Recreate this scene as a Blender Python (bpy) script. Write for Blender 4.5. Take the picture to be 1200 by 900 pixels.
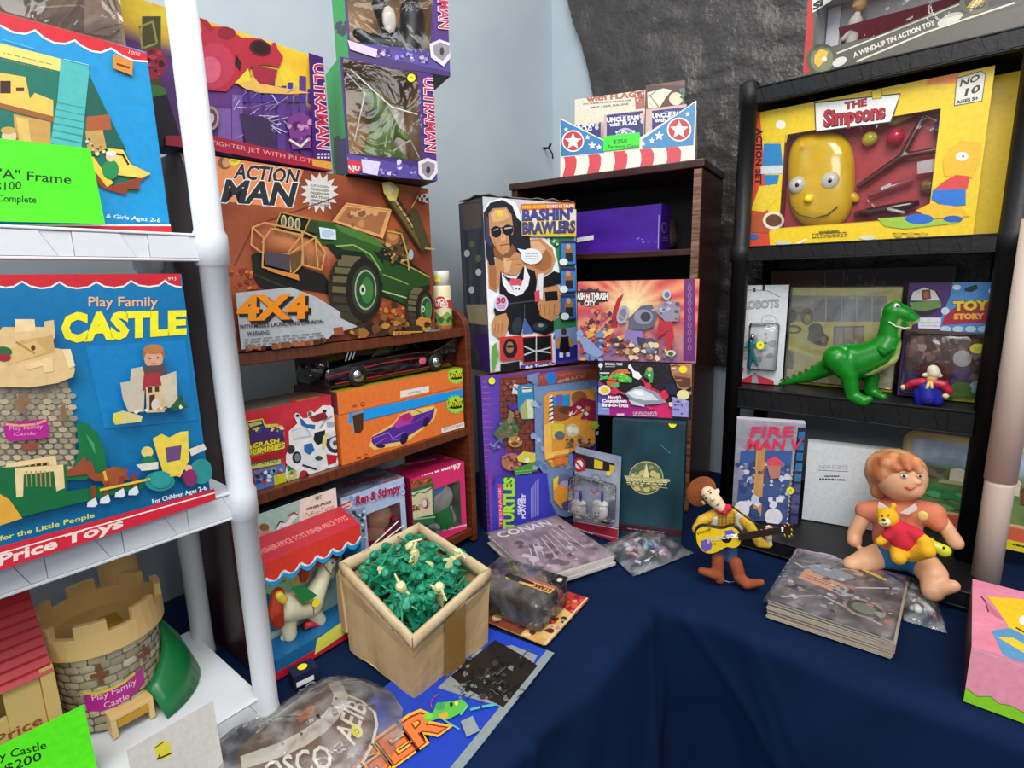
import bpy, bmesh, math, random
from mathutils import Vector, Matrix, noise
random.seed(7)
for o in list(bpy.data.objects): bpy.data.objects.remove(o)
SC = bpy.context.scene; COL = SC.collection
PI = math.pi
# ------------------------------------------------------------------ camera
F_PX, PITCH, ROLL, EYE = 640.0, math.radians(10.8), math.radians(-1.3), Vector((0, 0, 1.29))
_f = Vector((0, math.cos(PITCH), -math.sin(PITCH))); _u0 = Vector((0, math.sin(PITCH), math.cos(PITCH)))
_r = Vector((math.cos(ROLL), 0, 0)) + math.sin(ROLL) * _u0
_u = Vector((-math.sin(ROLL), 0, 0)) + math.cos(ROLL) * _u0
cam = bpy.data.objects.new('camera', bpy.data.cameras.new('camera')); COL.objects.link(cam)
cam.matrix_world = Matrix(((_r.x, _u.x, -_f.x, 0), (_r.y, _u.y, -_f.y, 0), (_r.z, _u.z, -_f.z, EYE.z), (0, 0, 0, 1)))
cam.data.sensor_width = 36; cam.data.sensor_fit = 'HORIZONTAL'; cam.data.lens = 36 * F_PX / 1200
cam.data.clip_start = .02
SC.camera = cam
# ------------------------------------------------------------------ light
w = bpy.data.worlds.new('world'); SC.world = w; w.use_nodes = True
w.node_tree.nodes['Background'].inputs[0].default_value = (.80, .86, .95, 1)
w.node_tree.nodes['Background'].inputs[1].default_value = .42
def area(name, loc, aim, sx, sy, power, col=(1, 1, 1)):
    l = bpy.data.lights.new(name, 'AREA'); l.shape = 'RECTANGLE'; l.size = sx; l.size_y = sy
    l.energy = power; l.color = col
    o = bpy.data.objects.new(name, l); COL.objects.link(o); o.location = loc
    o.rotation_euler = (Vector(aim) - Vector(loc)).to_track_quat('-Z', 'Y').to_euler(); return o
area('ceiling_or_fill_light', (.1, -.5, 2.75), (.05, .9, .9), 1.3, .9, 33, (1, .985, .95))
area('ceiling_or_fill_light', (.0, .75, 2.9), (.0, .85, .7), 1.3, .3, 7, (1, .98, .95))
area('ceiling_or_fill_light', (-.9, -1.6, 2.3), (0, 1, 1.1), 1.2, .6, 15, (.95, .98, 1))
area('ceiling_or_fill_light', (1.7, -1.1, 2.45), (-.1, .85, .7), 1.2, .5, 9, (1, .985, .96))  # added fill rather than a tube, brightens the left cloth's drop
vs = SC.view_settings
vs.view_transform = 'Standard'; vs.look = 'None'; vs.gamma = 1; vs.use_curve_mapping = False; vs.exposure = 0.34
# ------------------------------------------------------------------ materials
def hexc(s):
    if not isinstance(s, str): return tuple(s)
    if len(s) == 3: s = s[0] * 2 + s[1] * 2 + s[2] * 2
    v = [int(s[i:i + 2], 16) / 255 for i in (0, 2, 4)]
    return tuple(((c + .055) / 1.055) ** 2.4 if c > .04045 else c / 12.92 for c in v)
def mixc(a, b, t):
    t = max(0, min(1, t)); return tuple(x + (y - x) * t for x, y in zip(hexc(a), hexc(b)))
MATS = {}
def mat(name, col='888', rough=.5, metal=0., bump=0., bscale=60., col2=None, nscale=8., stretch=(1, 1, 1), coat=0., spec=.5, trans=0., detail=4, bdist=.002, sss=0, sheen=0):
    if name in MATS: return MATS[name]
    m = bpy.data.materials.new(name); m.use_nodes = True; nt = m.node_tree; b = nt.nodes['Principled BSDF']
    b.inputs['Base Color'].default_value = (*hexc(col), 1); b.inputs['Roughness'].default_value = rough
    b.inputs['Metallic'].default_value = metal; b.inputs['Coat Weight'].default_value = coat
    b.inputs['Specular IOR Level'].default_value = spec; b.inputs['Transmission Weight'].default_value = trans
    b.inputs['Sheen Weight'].default_value = sheen
    if sss: b.inputs['Subsurface Weight'].default_value = sss; b.inputs['Subsurface Scale'].default_value = .01
    tc = nt.nodes.new('ShaderNodeTexCoord'); mp = nt.nodes.new('ShaderNodeMapping'); mp.inputs['Scale'].default_value = stretch
    nt.links.new(tc.outputs['Object'], mp.inputs[0])
    if col2:
        n = nt.nodes.new('ShaderNodeTexNoise'); n.inputs['Scale'].default_value = nscale; n.inputs['Detail'].default_value = detail
        r = nt.nodes.new('ShaderNodeValToRGB'); r.color_ramp.elements[0].position = .35; r.color_ramp.elements[1].position = .65
        r.color_ramp.elements[0].color = (*hexc(col), 1); r.color_ramp.elements[1].color = (*hexc(col2), 1)
        nt.links.new(mp.outputs[0], n.inputs['Vector']); nt.links.new(n.outputs['Fac'], r.inputs[0]); nt.links.new(r.outputs[0], b.inputs['Base Color'])
    if bump:
        n2 = nt.nodes.new('ShaderNodeTexNoise'); n2.inputs['Scale'].default_value = bscale; n2.inputs['Detail'].default_value = 3
        bp = nt.nodes.new('ShaderNodeBump'); bp.inputs['Strength'].default_value = bump; bp.inputs['Distance'].default_value = bdist
        nt.links.new(mp.outputs[0], n2.inputs['Vector']); nt.links.new(n2.outputs['Fac'], bp.inputs['Height']); nt.links.new(bp.outputs[0], b.inputs['Normal'])
    MATS[name] = m; return m
def print_mat(name='printed_card', rough=.42, bump=0, vary=.10):
    if name in MATS: return MATS[name]
    m = bpy.data.materials.new(name); m.use_nodes = True; nt = m.node_tree; b = nt.nodes['Principled BSDF']
    a = nt.nodes.new('ShaderNodeAttribute'); a.attribute_name = 'Col'
    n = nt.nodes.new('ShaderNodeTexNoise'); n.inputs['Scale'].default_value = 130; n.inputs['Detail'].default_value = 3
    tc = nt.nodes.new('ShaderNodeTexCoord'); nt.links.new(tc.outputs['Object'], n.inputs['Vector'])
    mr = nt.nodes.new('ShaderNodeMapRange'); mr.inputs[1].default_value = .3; mr.inputs[2].default_value = .7
    mr.inputs[3].default_value = 1 - vary; mr.inputs[4].default_value = 1 + vary * .5
    mx = nt.nodes.new('ShaderNodeVectorMath'); mx.operation = 'SCALE'
    nt.links.new(n.outputs['Fac'], mr.inputs[0]); nt.links.new(a.outputs['Color'], mx.inputs[0]); nt.links.new(mr.outputs[0], mx.inputs['Scale'])
    nt.links.new(mx.outputs[0], b.inputs['Base Color']); b.inputs['Roughness'].default_value = rough
    if bump:
        n2 = nt.nodes.new('ShaderNodeTexNoise'); n2.inputs['Scale'].default_value = 300; bp = nt.nodes.new('ShaderNodeBump')
        bp.inputs['Strength'].default_value = bump; bp.inputs['Distance'].default_value = .002
        nt.links.new(tc.outputs['Object'], n2.inputs['Vector']); nt.links.new(n2.outputs['Fac'], bp.inputs['Height']); nt.links.new(bp.outputs[0], b.inputs['Normal'])
    MATS[name] = m; return m
def film(name='clear_film', tint='ffffff', gloss=.10, bscale=14, bump=.35, rough=.08, haze=0, ior=1.4):
    """thin clear plastic: see-through with creased glints"""
    if name in MATS: return MATS[name]
    m = bpy.data.materials.new(name); m.use_nodes = True; nt = m.node_tree; nt.nodes.clear()
    out = nt.nodes.new('ShaderNodeOutputMaterial'); mx = nt.nodes.new('ShaderNodeMixShader')
    t = nt.nodes.new('ShaderNodeBsdfTransparent'); t.inputs[0].default_value = (*hexc(tint), 1)
    g = nt.nodes.new('ShaderNodeBsdfGlossy'); g.inputs['Roughness'].default_value = rough
    tc = nt.nodes.new('ShaderNodeTexCoord'); n = nt.nodes.new('ShaderNodeTexNoise'); n.inputs['Scale'].default_value = bscale; n.inputs['Detail'].default_value = 3; n.inputs['Distortion'].default_value = 1.5
    bp = nt.nodes.new('ShaderNodeBump'); bp.inputs['Strength'].default_value = bump; bp.inputs['Distance'].default_value = .012
    lw = nt.nodes.new('ShaderNodeFresnel'); lw.inputs['IOR'].default_value = ior
    ad = nt.nodes.new('ShaderNodeMath'); ad.operation = 'ADD'; ad.inputs[1].default_value = gloss * .25; ad.use_clamp = True
    for a, b_ in ((tc.outputs['Object'], n.inputs['Vector']), (n.outputs['Fac'], bp.inputs['Height']), (bp.outputs[0], g.inputs['Normal']), (bp.outputs[0], lw.inputs['Normal']),
                  (lw.outputs[0], ad.inputs[0]), (ad.outputs[0], mx.inputs[0]), (t.outputs[0], mx.inputs[1]), (g.outputs[0], mx.inputs[2]), (mx.outputs[0], out.inputs[0])):
        nt.links.new(a, b_)
    if haze:
        df = nt.nodes.new('ShaderNodeBsdfDiffuse'); df.inputs[0].default_value = (.85, .85, .86, 1); hz = nt.nodes.new('ShaderNodeMixShader')
        r = nt.nodes.new('ShaderNodeMapRange'); r.inputs[1].default_value = .42; r.inputs[2].default_value = .68; r.inputs[3].default_value = haze * .4; r.inputs[4].default_value = haze * 2.2
        nt.links.new(n.outputs['Fac'], r.inputs[0]); nt.links.new(r.outputs[0], hz.inputs[0]); nt.links.new(t.outputs[0], hz.inputs[1]); nt.links.new(df.outputs[0], hz.inputs[2]); nt.links.new(hz.outputs[0], mx.inputs[1])
    MATS[name] = m; return m
PRINT = print_mat()
# ------------------------------------------------------------------ object helpers
def tag(o, label=None, cat=None, group=None, kind=None):
    if label: o['label'] = label
    if cat: o['category'] = cat
    if group: o['group'] = group
    if kind: o['kind'] = kind
    return o
def empty(name, M=None, label=None, cat=None, group=None, parent=None):
    o = bpy.data.objects.new(name, None); COL.objects.link(o); o.empty_display_size = .02
    if parent: o.parent = parent
    if M is not None: o.matrix_basis = M
    return tag(o, label, cat, group)
def link_mesh(name, me, parent=None, m=None, smooth=False):
    o = bpy.data.objects.new(name, me); COL.objects.link(o)
    if parent is not None: o.parent = parent
    if m is not None:
        me.materials.clear()
        for q in (m if isinstance(m, (list, tuple)) else [m]): me.materials.append(q)
    if smooth:
        for p in me.polygons: p.use_smooth = True
    return o
def frameM(o, yaw, lean=0, roll=0):
    """local x along compass yaw (0 = away from the viewer), y = depth, z = up"""
    a, l, r = math.radians(yaw), math.radians(lean), math.radians(roll)
    X = Vector((math.sin(a), math.cos(a), 0)); D = Vector((-math.cos(a), math.sin(a), 0)); Z = Vector((0, 0, 1))
    Y = Z * math.cos(l) + D * math.sin(l)
    X2 = X * math.cos(r) + Y * math.sin(r); Y2 = -X * math.sin(r) + Y * math.cos(r); D2 = Y2.cross(X2)
    M = Matrix.Identity(4)
    for i in range(3): M[i][0] = X2[i]; M[i][1] = D2[i]; M[i][2] = Y2[i]; M[i][3] = o[i]
    return M
AL, AR = 39, 130
def fr(yaw, u, d, z=0):
    a = math.radians(yaw); return Vector((math.sin(a) * u - math.cos(a) * d, math.cos(a) * u + math.sin(a) * d, z))
LP = lambda u, d, z=0: fr(AL, u, d, z)
RP = lambda u, d, z=0: fr(AR, u, d, z)
class MB:
    """mesh collector"""
    def __init__(s): s.v = []; s.f = []; s.c = []; s.mi = []
    def add(s, vs, fs, col=None, mi=0):
        n = len(s.v); s.v += [tuple(v) for v in vs]; s.f += [tuple(i + n for i in f) for f in fs]; s.mi += [mi] * len(fs)
        s.c += [hexc(col) if col is not None else (.8, .8, .8)] * len(vs); return s
    def box(s, x0, x1, y0, y1, z0, z1, col=None, M=None, mi=0):
        vs = [Vector((x, y, z)) for z in (z0, z1) for y in (y0, y1) for x in (x0, x1)]
        if M: vs = [M @ v for v in vs]
        return s.add(vs, [(0, 2, 3, 1), (4, 5, 7, 6), (0, 1, 5, 4), (2, 6, 7, 3), (0, 4, 6, 2), (1, 3, 7, 5)], col, mi)
    def prism(s, pts, z0, z1, col=None, M=None, mi=0):
        n = len(pts); vs = [Vector((p[0], p[1], z0)) for p in pts] + [Vector((p[0], p[1], z1)) for p in pts]
        if M: vs = [M @ v for v in vs]
        return s.add(vs, [tuple(range(n - 1, -1, -1)), tuple(range(n, 2 * n))] + [(i, (i + 1) % n, n + (i + 1) % n, n + i) for i in range(n)], col, mi)
    def tube(s, pts, r, n=8, col=None, caps=True, mi=0):
        pts = [Vector(p) for p in pts]; rs = r if isinstance(r, (list, tuple)) else [r] * len(pts); vs = []; fs = []
        for i, p in enumerate(pts):
            t = (pts[min(i + 1, len(pts) - 1)] - pts[max(i - 1, 0)]).normalized()
            a = t.orthogonal().normalized() if i == 0 else (a - t * a.dot(t)).normalized()
            b = t.cross(a)
            for k in range(n): vs.append(p + (a * math.cos(2 * PI * k / n) + b * math.sin(2 * PI * k / n)) * rs[i])
        for i in range(len(pts) - 1):
            for k in range(n): fs.append((i * n + k, i * n + (k + 1) % n, (i + 1) * n + (k + 1) % n, (i + 1) * n + k))
        if caps: fs += [tuple(range(n - 1, -1, -1)), tuple(range(len(vs) - n, len(vs)))]
        return s.add(vs, fs, col, mi)
    def lathe(s, prof, n=24, c=(0, 0, 0), col=None, M=None, mi=0, a0=0, a1=2 * PI):
        vs = []; fs = []; full = abs(a1 - a0 - 2 * PI) < 1e-6; m = n if full else n + 1
        for r, z in prof:
            for k in range(m):
                a = a0 + (a1 - a0) * k / n; p = Vector((c[0] + r * math.cos(a), c[1] + r * math.sin(a), c[2] + z)); vs.append(M @ p if M else p)
        for i in range(len(prof) - 1):
            for k in range(n): fs.append((i * m + k, i * m + (k + 1) % m, (i + 1) * m + (k + 1) % m, (i + 1) * m + k))
        return s.add(vs, fs, col, mi)
    def ball(s, c, r, n=10, col=None, M=None, mi=0):
        r = r if isinstance(r, (list, tuple)) else (r, r, r); vs = []; fs = []
        for i in range(n // 2 + 1):
            th = PI * i / (n // 2)
            for k in range(n):
                p = Vector((c[0] + r[0] * math.sin(th) * math.cos(2 * PI * k / n), c[1] + r[1] * math.sin(th) * math.sin(2 * PI * k / n), c[2] + r[2] * math.cos(th))); vs.append(M @ p if M else p)
        for i in range(n // 2):
            for k in range(n): fs.append((i * n + k, (i + 1) * n + k, (i + 1) * n + (k + 1) % n, i * n + (k + 1) % n))
        return s.add(vs, fs, col, mi)
    def build(s, name, m, parent=None, smooth=False, bevel=0, M=None, thick=0, segs=2):
        me = bpy.data.meshes.new(name); me.from_pydata(s.v, [], s.f)
        for i, k in enumerate(s.mi):
            if k: me.polygons[i].material_index = k
        ca = me.color_attributes.new('Col', 'FLOAT_COLOR', 'POINT')
        ca.data.foreach_set('color', [x for c in s.c for x in (*c, 1)])
        bm = bmesh.new(); bm.from_mesh(me); bmesh.ops.recalc_face_normals(bm, faces=bm.faces)
        if thick: 
            bmesh.ops.solidify(bm, geom=bm.faces[:], thickness=thick)
        if bevel:
            es = [e for e in bm.edges if len(e.link_faces) == 2 and e.calc_face_angle(0) > .5]
            bmesh.ops.bevel(bm, geom=es, offset=bevel, segments=segs, affect='EDGES', profile=.5, clamp_overlap=True)
        bm.to_mesh(me); bm.free()
        o = link_mesh(name, me, parent, m, smooth)
        if M is not None: o.matrix_basis = M
        return o
# glyph outlines -------------------------------------------------------------
GC = {}
def glyphs(s, bold=0.):
    k = (s, bold)
    if k not in GC:
        cu = bpy.data.curves.new('t', 'FONT'); cu.body = s; cu.size = 1; cu.offset = bold; cu.resolution_u = 2
        ob = bpy.data.objects.new('t', cu); me = bpy.data.meshes.new_from_object(ob)
        v = [(q.co.x, q.co.y) for q in me.vertices]; f = [tuple(p.vertices) for p in me.polygons]
        bpy.data.objects.remove(ob); bpy.data.meshes.remove(me); bpy.data.curves.remove(cu)
        if not v: v = [(0, 0), (1, 0), (1, 1)]; f = []
        x0 = min(a for a, b in v); x1 = max(a for a, b in v); y0 = min(b for a, b in v); y1 = max(b for a, b in v)
        GC[k] = (v, f, (x0, x1, y0, y1))
    return GC[k]
def clip_poly(pts, x0, x1, y0, y1):
    for ax, lim, sg in ((0, x0, 1), (0, x1, -1), (1, y0, 1), (1, y1, -1)):
        out = []; n = len(pts)
        for i in range(n):
            a, b = pts[i], pts[(i + 1) % n]; da = (a[ax] - lim) * sg; db = (b[ax] - lim) * sg
            if da >= 0: out.append(a)
            if (da >= 0) != (db >= 0):
                t = da / (da - db); out.append((a[0] + (b[0] - a[0]) * t, a[1] + (b[1] - a[1]) * t))
        pts = out
        if len(pts) < 3: return []
    return pts
class Art:
    """flat print on one rectangular face. O,U,V,N: local corner, unit axes and outward normal; sizes W,H in metres.
    z=(ox,oy,s): the measuring frame the print's drawing coordinates were read in."""
    EPS = .00005
    def __init__(s, root, O, U, V, N, W, H, z=(0, 0, 1)):
        s.root = root; s.O = Vector(O); s.U = Vector(U); s.V = Vector(V); s.N = Vector(N); s.W = W; s.H = H; s.z = z; s.mb = MB(); s.k = 1
        M = root.matrix_basis; s.wO = M @ s.O; R = M.to_3x3(); s.wU = R @ s.U; s.wV = R @ s.V; s.wN = R @ s.N; s.uv = False
    def m(s, p):
        if s.uv: return (p[0] * s.W, p[1] * s.H)
        x = s.z[0] + p[0] / s.z[2]; y = s.z[1] + p[1] / s.z[2]
        d = _f * F_PX + _r * (x - 600) + _u * (450 - y)
        t = (s.wO - EYE).dot(s.wN) / d.dot(s.wN); q = EYE + d * t - s.wO
        return (q.dot(s.wU), q.dot(s.wV))
    def _put(s, uv, fs, col, step=True):
        e = s.EPS * s.k
        s.mb.add([s.O + s.U * a + s.V * b + s.N * e for a, b in uv], fs, col)
        if step: s.k += 1
    def poly(s, pts, col, step=True, clip=True):
        q = [s.m(p) for p in pts]
        if clip: q = clip_poly(q, 0, s.W, 0, s.H)
        if len(q) >= 3: s._put(q, [tuple(range(len(q)))], col, step)
        return s
    def rect(s, x0, y0, x1, y1, col): return s.poly([(x0, y0), (x1, y0), (x1, y1), (x0, y1)], col)
    def ell(s, cx, cy, rx, ry=None, col='fff', n=16, rot=0):
        ry = ry or rx; c, q = math.cos(rot), math.sin(rot)
        return s.poly([(cx + rx * math.cos(a) * c - ry * math.sin(a) * q, cy + rx * math.cos(a) * q + ry * math.sin(a) * c) for a in [2 * PI * i / n for i in range(n)]], col)
    def star(s, cx, cy, r, r2, n, col, rot=-PI / 2, sy=1):
        return s.poly([(cx + (r if i % 2 == 0 else r2) * math.cos(rot + PI * i / n), cy + sy * (r if i % 2 == 0 else r2) * math.sin(rot + PI * i / n)) for i in range(2 * n)], col)
    def line(s, pts, w, col):
        for a, b in zip(pts[:-1], pts[1:]):
            dx, dy = b[0] - a[0], b[1] - a[1]; L = math.hypot(dx, dy) or 1; nx, ny = -dy / L * w / 2, dx / L * w / 2; ex, ey = dx / L * w * .3, dy / L * w * .3
            s.poly([(a[0] + nx - ex, a[1] + ny - ey), (b[0] + nx + ex, b[1] + ny + ey), (b[0] - nx + ex, b[1] - ny + ey), (a[0] - nx - ex, a[1] - ny - ey)], col, step=False)
        s.k += 1; return s
    def fill(s, fn, nx=24, ny=24):
        """woven background of small patches, fn(u,v) -> colour"""
        vs = []; n0 = len(s.mb.v); e = s.EPS * s.k; cs = []
        for j in range(ny + 1):
            for i in range(nx + 1):
                u, v = i / nx, j / ny; vs.append(s.O + s.U * (u * s.W) + s.V * (v * s.H) + s.N * e); cs.append(hexc(fn(u, v)))
        s.mb.add(vs, [(j * (nx + 1) + i, j * (nx + 1) + i + 1, (j + 1) * (nx + 1) + i + 1, (j + 1) * (nx + 1) + i) for j in range(ny) for i in range(nx)])
        s.mb.c[n0:] = cs; s.k += 1; return s
    def text(s, t, p0, p1, h, col, h1=None, bold=0., up=None, shear=0., out=None, outw=.04):
        """t set on the baseline p0->p1, cap height h (h1 at the far end)"""
        h1 = h if h1 is None else h1
        dx, dy = p1[0] - p0[0], p1[1] - p0[1]; L = math.hypot(dx, dy) or 1
        ux, uy = up if up else (dy / L, -dx / L)
        if s.uv and not up: ux, uy = 0, 1
        box = glyphs(t, 0)[2]
        for b, c in (((bold + outw, out),) if out else ()) + ((bold, col),):
            v, f, _ = glyphs(t, b); x0, x1, y0, y1 = box; q = []
            y0 = 0 if y0 > -.25 else y0
            for a, d in v:
                r = (a - x0) / (x1 - x0 or 1); e = (d - y0) / (y1 - y0 or 1); hh = h + (h1 - h) * r
                X = p0[0] + dx * r + ux * hh * e + dx / L * shear * hh * e; Y = p0[1] + dy * r + uy * hh * e + dy / L * shear * hh * e
                q.append(s.m((X, Y)))
            ok = lambda i: 0 <= q[i][0] <= s.W and 0 <= q[i][1] <= s.H
            fs = [g for g in f if all(ok(i) for i in g)]; part = [g for g in f if any(ok(i) for i in g) and not all(ok(i) for i in g)]
            if fs: s._put(q, fs, c, False)
            for g in part:
                k = clip_poly([q[i] for i in g], 0, s.W, 0, s.H)
                if len(k) >= 3: s._put(k, [tuple(range(len(k)))], c, False)
            s.k += 1
        return s
    def fine(s, x0, y0, x1, y1, n, col, w=1.2, slope=0, seed=1):
        """rows of small print too fine to read"""
        rr = random.Random(seed)
        for i in range(n):
            y = y0 + (y1 - y0) * (i + .5) / n; x = x0
            while x < x1:
                l = rr.uniform(.04, .14) * (x1 - x0); e = min(x + l, x1)
                s.poly([(x, y + slope * (x - x0)), (e, y + slope * (e - x0)), (e, y + w + slope * (e - x0)), (x, y + w + slope * (x - x0))], col, step=False); x = e + .03 * (x1 - x0)
        s.k += 1; return s
    def blobs(s, x0, y0, x1, y1, n, r0, r1, cols, seed=1, slope=0, m=7):
        rr = random.Random(seed)
        for i in range(n):
            x = rr.uniform(x0, x1); y = rr.uniform(y0, y1) + slope * (x - x0); r = rr.uniform(r0, r1); a0 = rr.uniform(0, 6)
            s.poly([(x + r * rr.uniform(.5, 1.1) * math.cos(a0 + 2 * PI * k / m), y + r * rr.uniform(.4, 1) * math.sin(a0 + 2 * PI * k / m)) for k in range(m)], rr.choice(cols))
        return s
    def dot(s, cx, cy, r, mark=True):
        s.ell(cx, cy, r, r, 'f2ee1e', 14)
        if mark: s.line([(cx - r * .4, cy + r * .1), (cx + r * .1, cy - r * .3), (cx + r * .4, cy + r * .2)], r * .16, '55551a')
        return s
    def done(s, name='front_print', m=None): 
        if s.mb.v: return s.mb.build_flat(name, m or PRINT, s.root)
def build_flat(s, name, m, parent):
    me = bpy.data.meshes.new(name); me.from_pydata(s.v, [], s.f)
    ca = me.color_attributes.new('Col', 'FLOAT_COLOR', 'POINT'); ca.data.foreach_set('color', [x for c in s.c for x in (*c, 1)])
    return link_mesh(name, me, parent, m)
MB.build_flat = build_flat
class Box:
    def __init__(s, name, label, cat, bl, yaw, w, h, d, lean=0, roll=0, cols=('ccc',), group=None, body='carton', bevel=.0012, open_front=None, m=None):
        """bl = bottom-left front corner in the room; cols = front,left,right,top,bottom,back"""
        s.w, s.h, s.d = w, h, d; M = frameM(bl, yaw, lean, roll); M = M @ Matrix.Translation((w / 2, 0, 0))
        s.root = empty(name, M, label, cat, group)
        c = list(cols) + [cols[0]] * (6 - len(cols)); x = w / 2
        if body:
            mb = MB(); P = lambda a, b, e: (a, b, e)
            for k, q in enumerate(([P(-x, 0, 0), P(x, 0, 0), P(x, 0, h), P(-x, 0, h)], [P(-x, d, 0), P(-x, 0, 0), P(-x, 0, h), P(-x, d, h)], [P(x, 0, 0), P(x, d, 0), P(x, d, h), P(x, 0, h)],
                                   [P(-x, 0, h), P(x, 0, h), P(x, d, h), P(-x, d, h)], [P(-x, d, 0), P(x, d, 0), P(x, 0, 0), P(-x, 0, 0)], [P(x, d, 0), P(-x, d, 0), P(-x, d, h), P(x, d, h)])):
                if open_front and k == 0:
                    a0, a1, b0, b1, dep = open_front  # window in metres from left/bottom; recess depth
                    A0, A1 = -x + a0, -x + a1
                    O = [(-x, 0), (x, 0), (x, h), (-x, h)]; I = [(A0, b0), (A1, b0), (A1, b1), (A0, b1)]
                    vs = [(p[0], 0, p[1]) for p in O] + [(p[0], 0, p[1]) for p in I]
                    mb.add(vs, [(i, (i + 1) % 4, 4 + (i + 1) % 4, 4 + i) for i in range(4)], c[0])
                    vs = [(p[0], 0, p[1]) for p in I] + [(p[0], dep, p[1]) for p in I]; ic = c[5]
                    mb.add(vs, [(i, (i + 1) % 4, 4 + (i + 1) % 4, 4 + i) for i in range(4)] + [(4, 5, 6, 7)], ic)
                else: mb.add(q, [(0, 1, 2, 3)], c[k])
            mb.build_flat(body, m or PRINT, s.root)
    def art(s, face='front', z=(0, 0, 1), y=0.):
        x, h, d = s.w / 2, s.h, s.d
        if face == 'front': a = Art(s.root, (-x, y, 0), (1, 0, 0), (0, 0, 1), (0, -1, 0), s.w, h, z)
        if face == 'left': a = Art(s.root, (-x, d, 0), (0, -1, 0), (0, 0, 1), (-1, 0, 0), d, h, z)
        if face == 'right': a = Art(s.root, (x, 0, 0), (0, 1, 0), (0, 0, 1), (1, 0, 0), d, h, z)
        if face == 'top': a = Art(s.root, (-x, 0, h), (1, 0, 0), (0, 1, 0), (0, 0, 1), s.w, d, z)
        return a
    def window(s, a0, a1, b0, b1, name='window_film', m=None, y=-.001):
        x = s.w / 2; return MB().add([(-x + a0, y, b0), (-x + a1, y, b0), (-x + a1, y, b1), (-x + a0, y, b1)], [(0, 1, 2, 3)]).build_flat(name, m or film(), s.root)
def organic(name, prims, m, parent=None, voxel=.004, smooth=4, colfn=None, M=None):
    """one continuous skin over tapered limbs and balls: prims = (p0,r0,p1,r1) or (p0,(rx,ry,rz))"""
    bm = bmesh.new()
    for pr in prims:
        if len(pr) == 4:
            p0, r0, p1, r1 = pr; t = bmesh.new()
            for p, r in ((p0, r0), (p1, r1)): bmesh.ops.create_icosphere(t, subdivisions=3, radius=r, matrix=Matrix.Translation(p))
            res = bmesh.ops.convex_hull(t, input=t.verts[:])
            bmesh.ops.delete(t, geom=[v for v in t.verts if not any(True for _ in v.link_faces)] , context='VERTS')
            ins = [v for v in res['geom_interior'] if isinstance(v, bmesh.types.BMVert) and v.is_valid]
            if ins: bmesh.ops.delete(t, geom=ins, context='VERTS')
        else:
            t = bmesh.new(); p0, r = pr[0], pr[1]; r = r if isinstance(r, (tuple, list)) else (r, r, r)
            bmesh.ops.create_icosphere(t, subdivisions=3, radius=1, matrix=Matrix.Translation(p0) @ (pr[2] if len(pr) > 2 else Matrix.Identity(4)) @ Matrix.Diagonal((*r, 1)))
        tm = bpy.data.meshes.new('t'); t.to_mesh(tm); t.free(); bm.from_mesh(tm); bpy.data.meshes.remove(tm)
    me = bpy.data.meshes.new('t'); bm.to_mesh(me); bm.free(); ob = bpy.data.objects.new('t', me); COL.objects.link(ob)
    md = ob.modifiers.new('r', 'REMESH'); md.mode = 'VOXEL'; md.voxel_size = voxel; md.use_smooth_shade = True
    ms = ob.modifiers.new('s', 'SMOOTH'); ms.iterations = smooth; ms.factor = .5
    dg = bpy.context.evaluated_depsgraph_get(); dg.update(); me2 = bpy.data.meshes.new_from_object(ob.evaluated_get(dg)); me2.name = name
    bpy.data.objects.remove(ob); bpy.data.meshes.remove(me)
    if colfn:
        for a in list(me2.color_attributes): me2.color_attributes.remove(a)
        ca = me2.color_attributes.new('Col', 'FLOAT_COLOR', 'POINT')
        ca.data.foreach_set('color', [x for v in me2.vertices for x in (*hexc(colfn(v.co, v.normal)), 1)])
    o = link_mesh(name, me2, parent, m, True)
    if M is not None: o.matrix_basis = M
    return o
def nz(x, y, z=0., s=1.): return noise.noise(Vector((x * s, y * s, z)))

def at_z(p, z, zoom=(0, 0, 1)):
    """measured point -> position on a level surface at height z"""
    x = zoom[0] + p[0] / zoom[2]; y = zoom[1] + p[1] / zoom[2]; d = _f * F_PX + _r * (x - 600) + _u * (450 - y); return EYE + d * ((z - EYE.z) / d.z)
def in_frame(root, p, y=0., zoom=(0, 0, 1)):
    """measured point -> local position on the upright plane at depth y of a thing's own frame"""
    M = root.matrix_basis; R = M.to_3x3(); x_ = zoom[0] + p[0] / zoom[2]; y_ = zoom[1] + p[1] / zoom[2]; d = _f * F_PX + _r * (x_ - 600) + _u * (450 - y_)
    n = R @ Vector((0, 1, 0)); o = M @ Vector((0, y, 0)); return M.inverted() @ (EYE + d * ((o - EYE).dot(n) / d.dot(n)))
def flat_art(root, z, zoom, big=1.5):
    """print lying on a level surface; root must be unrotated"""
    l = root.matrix_basis.translation; return Art(root, (-l.x - big / 2, -l.y + .2, z - l.z), (1, 0, 0), (0, 1, 0), (0, 0, 1), big, big, zoom)
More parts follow.
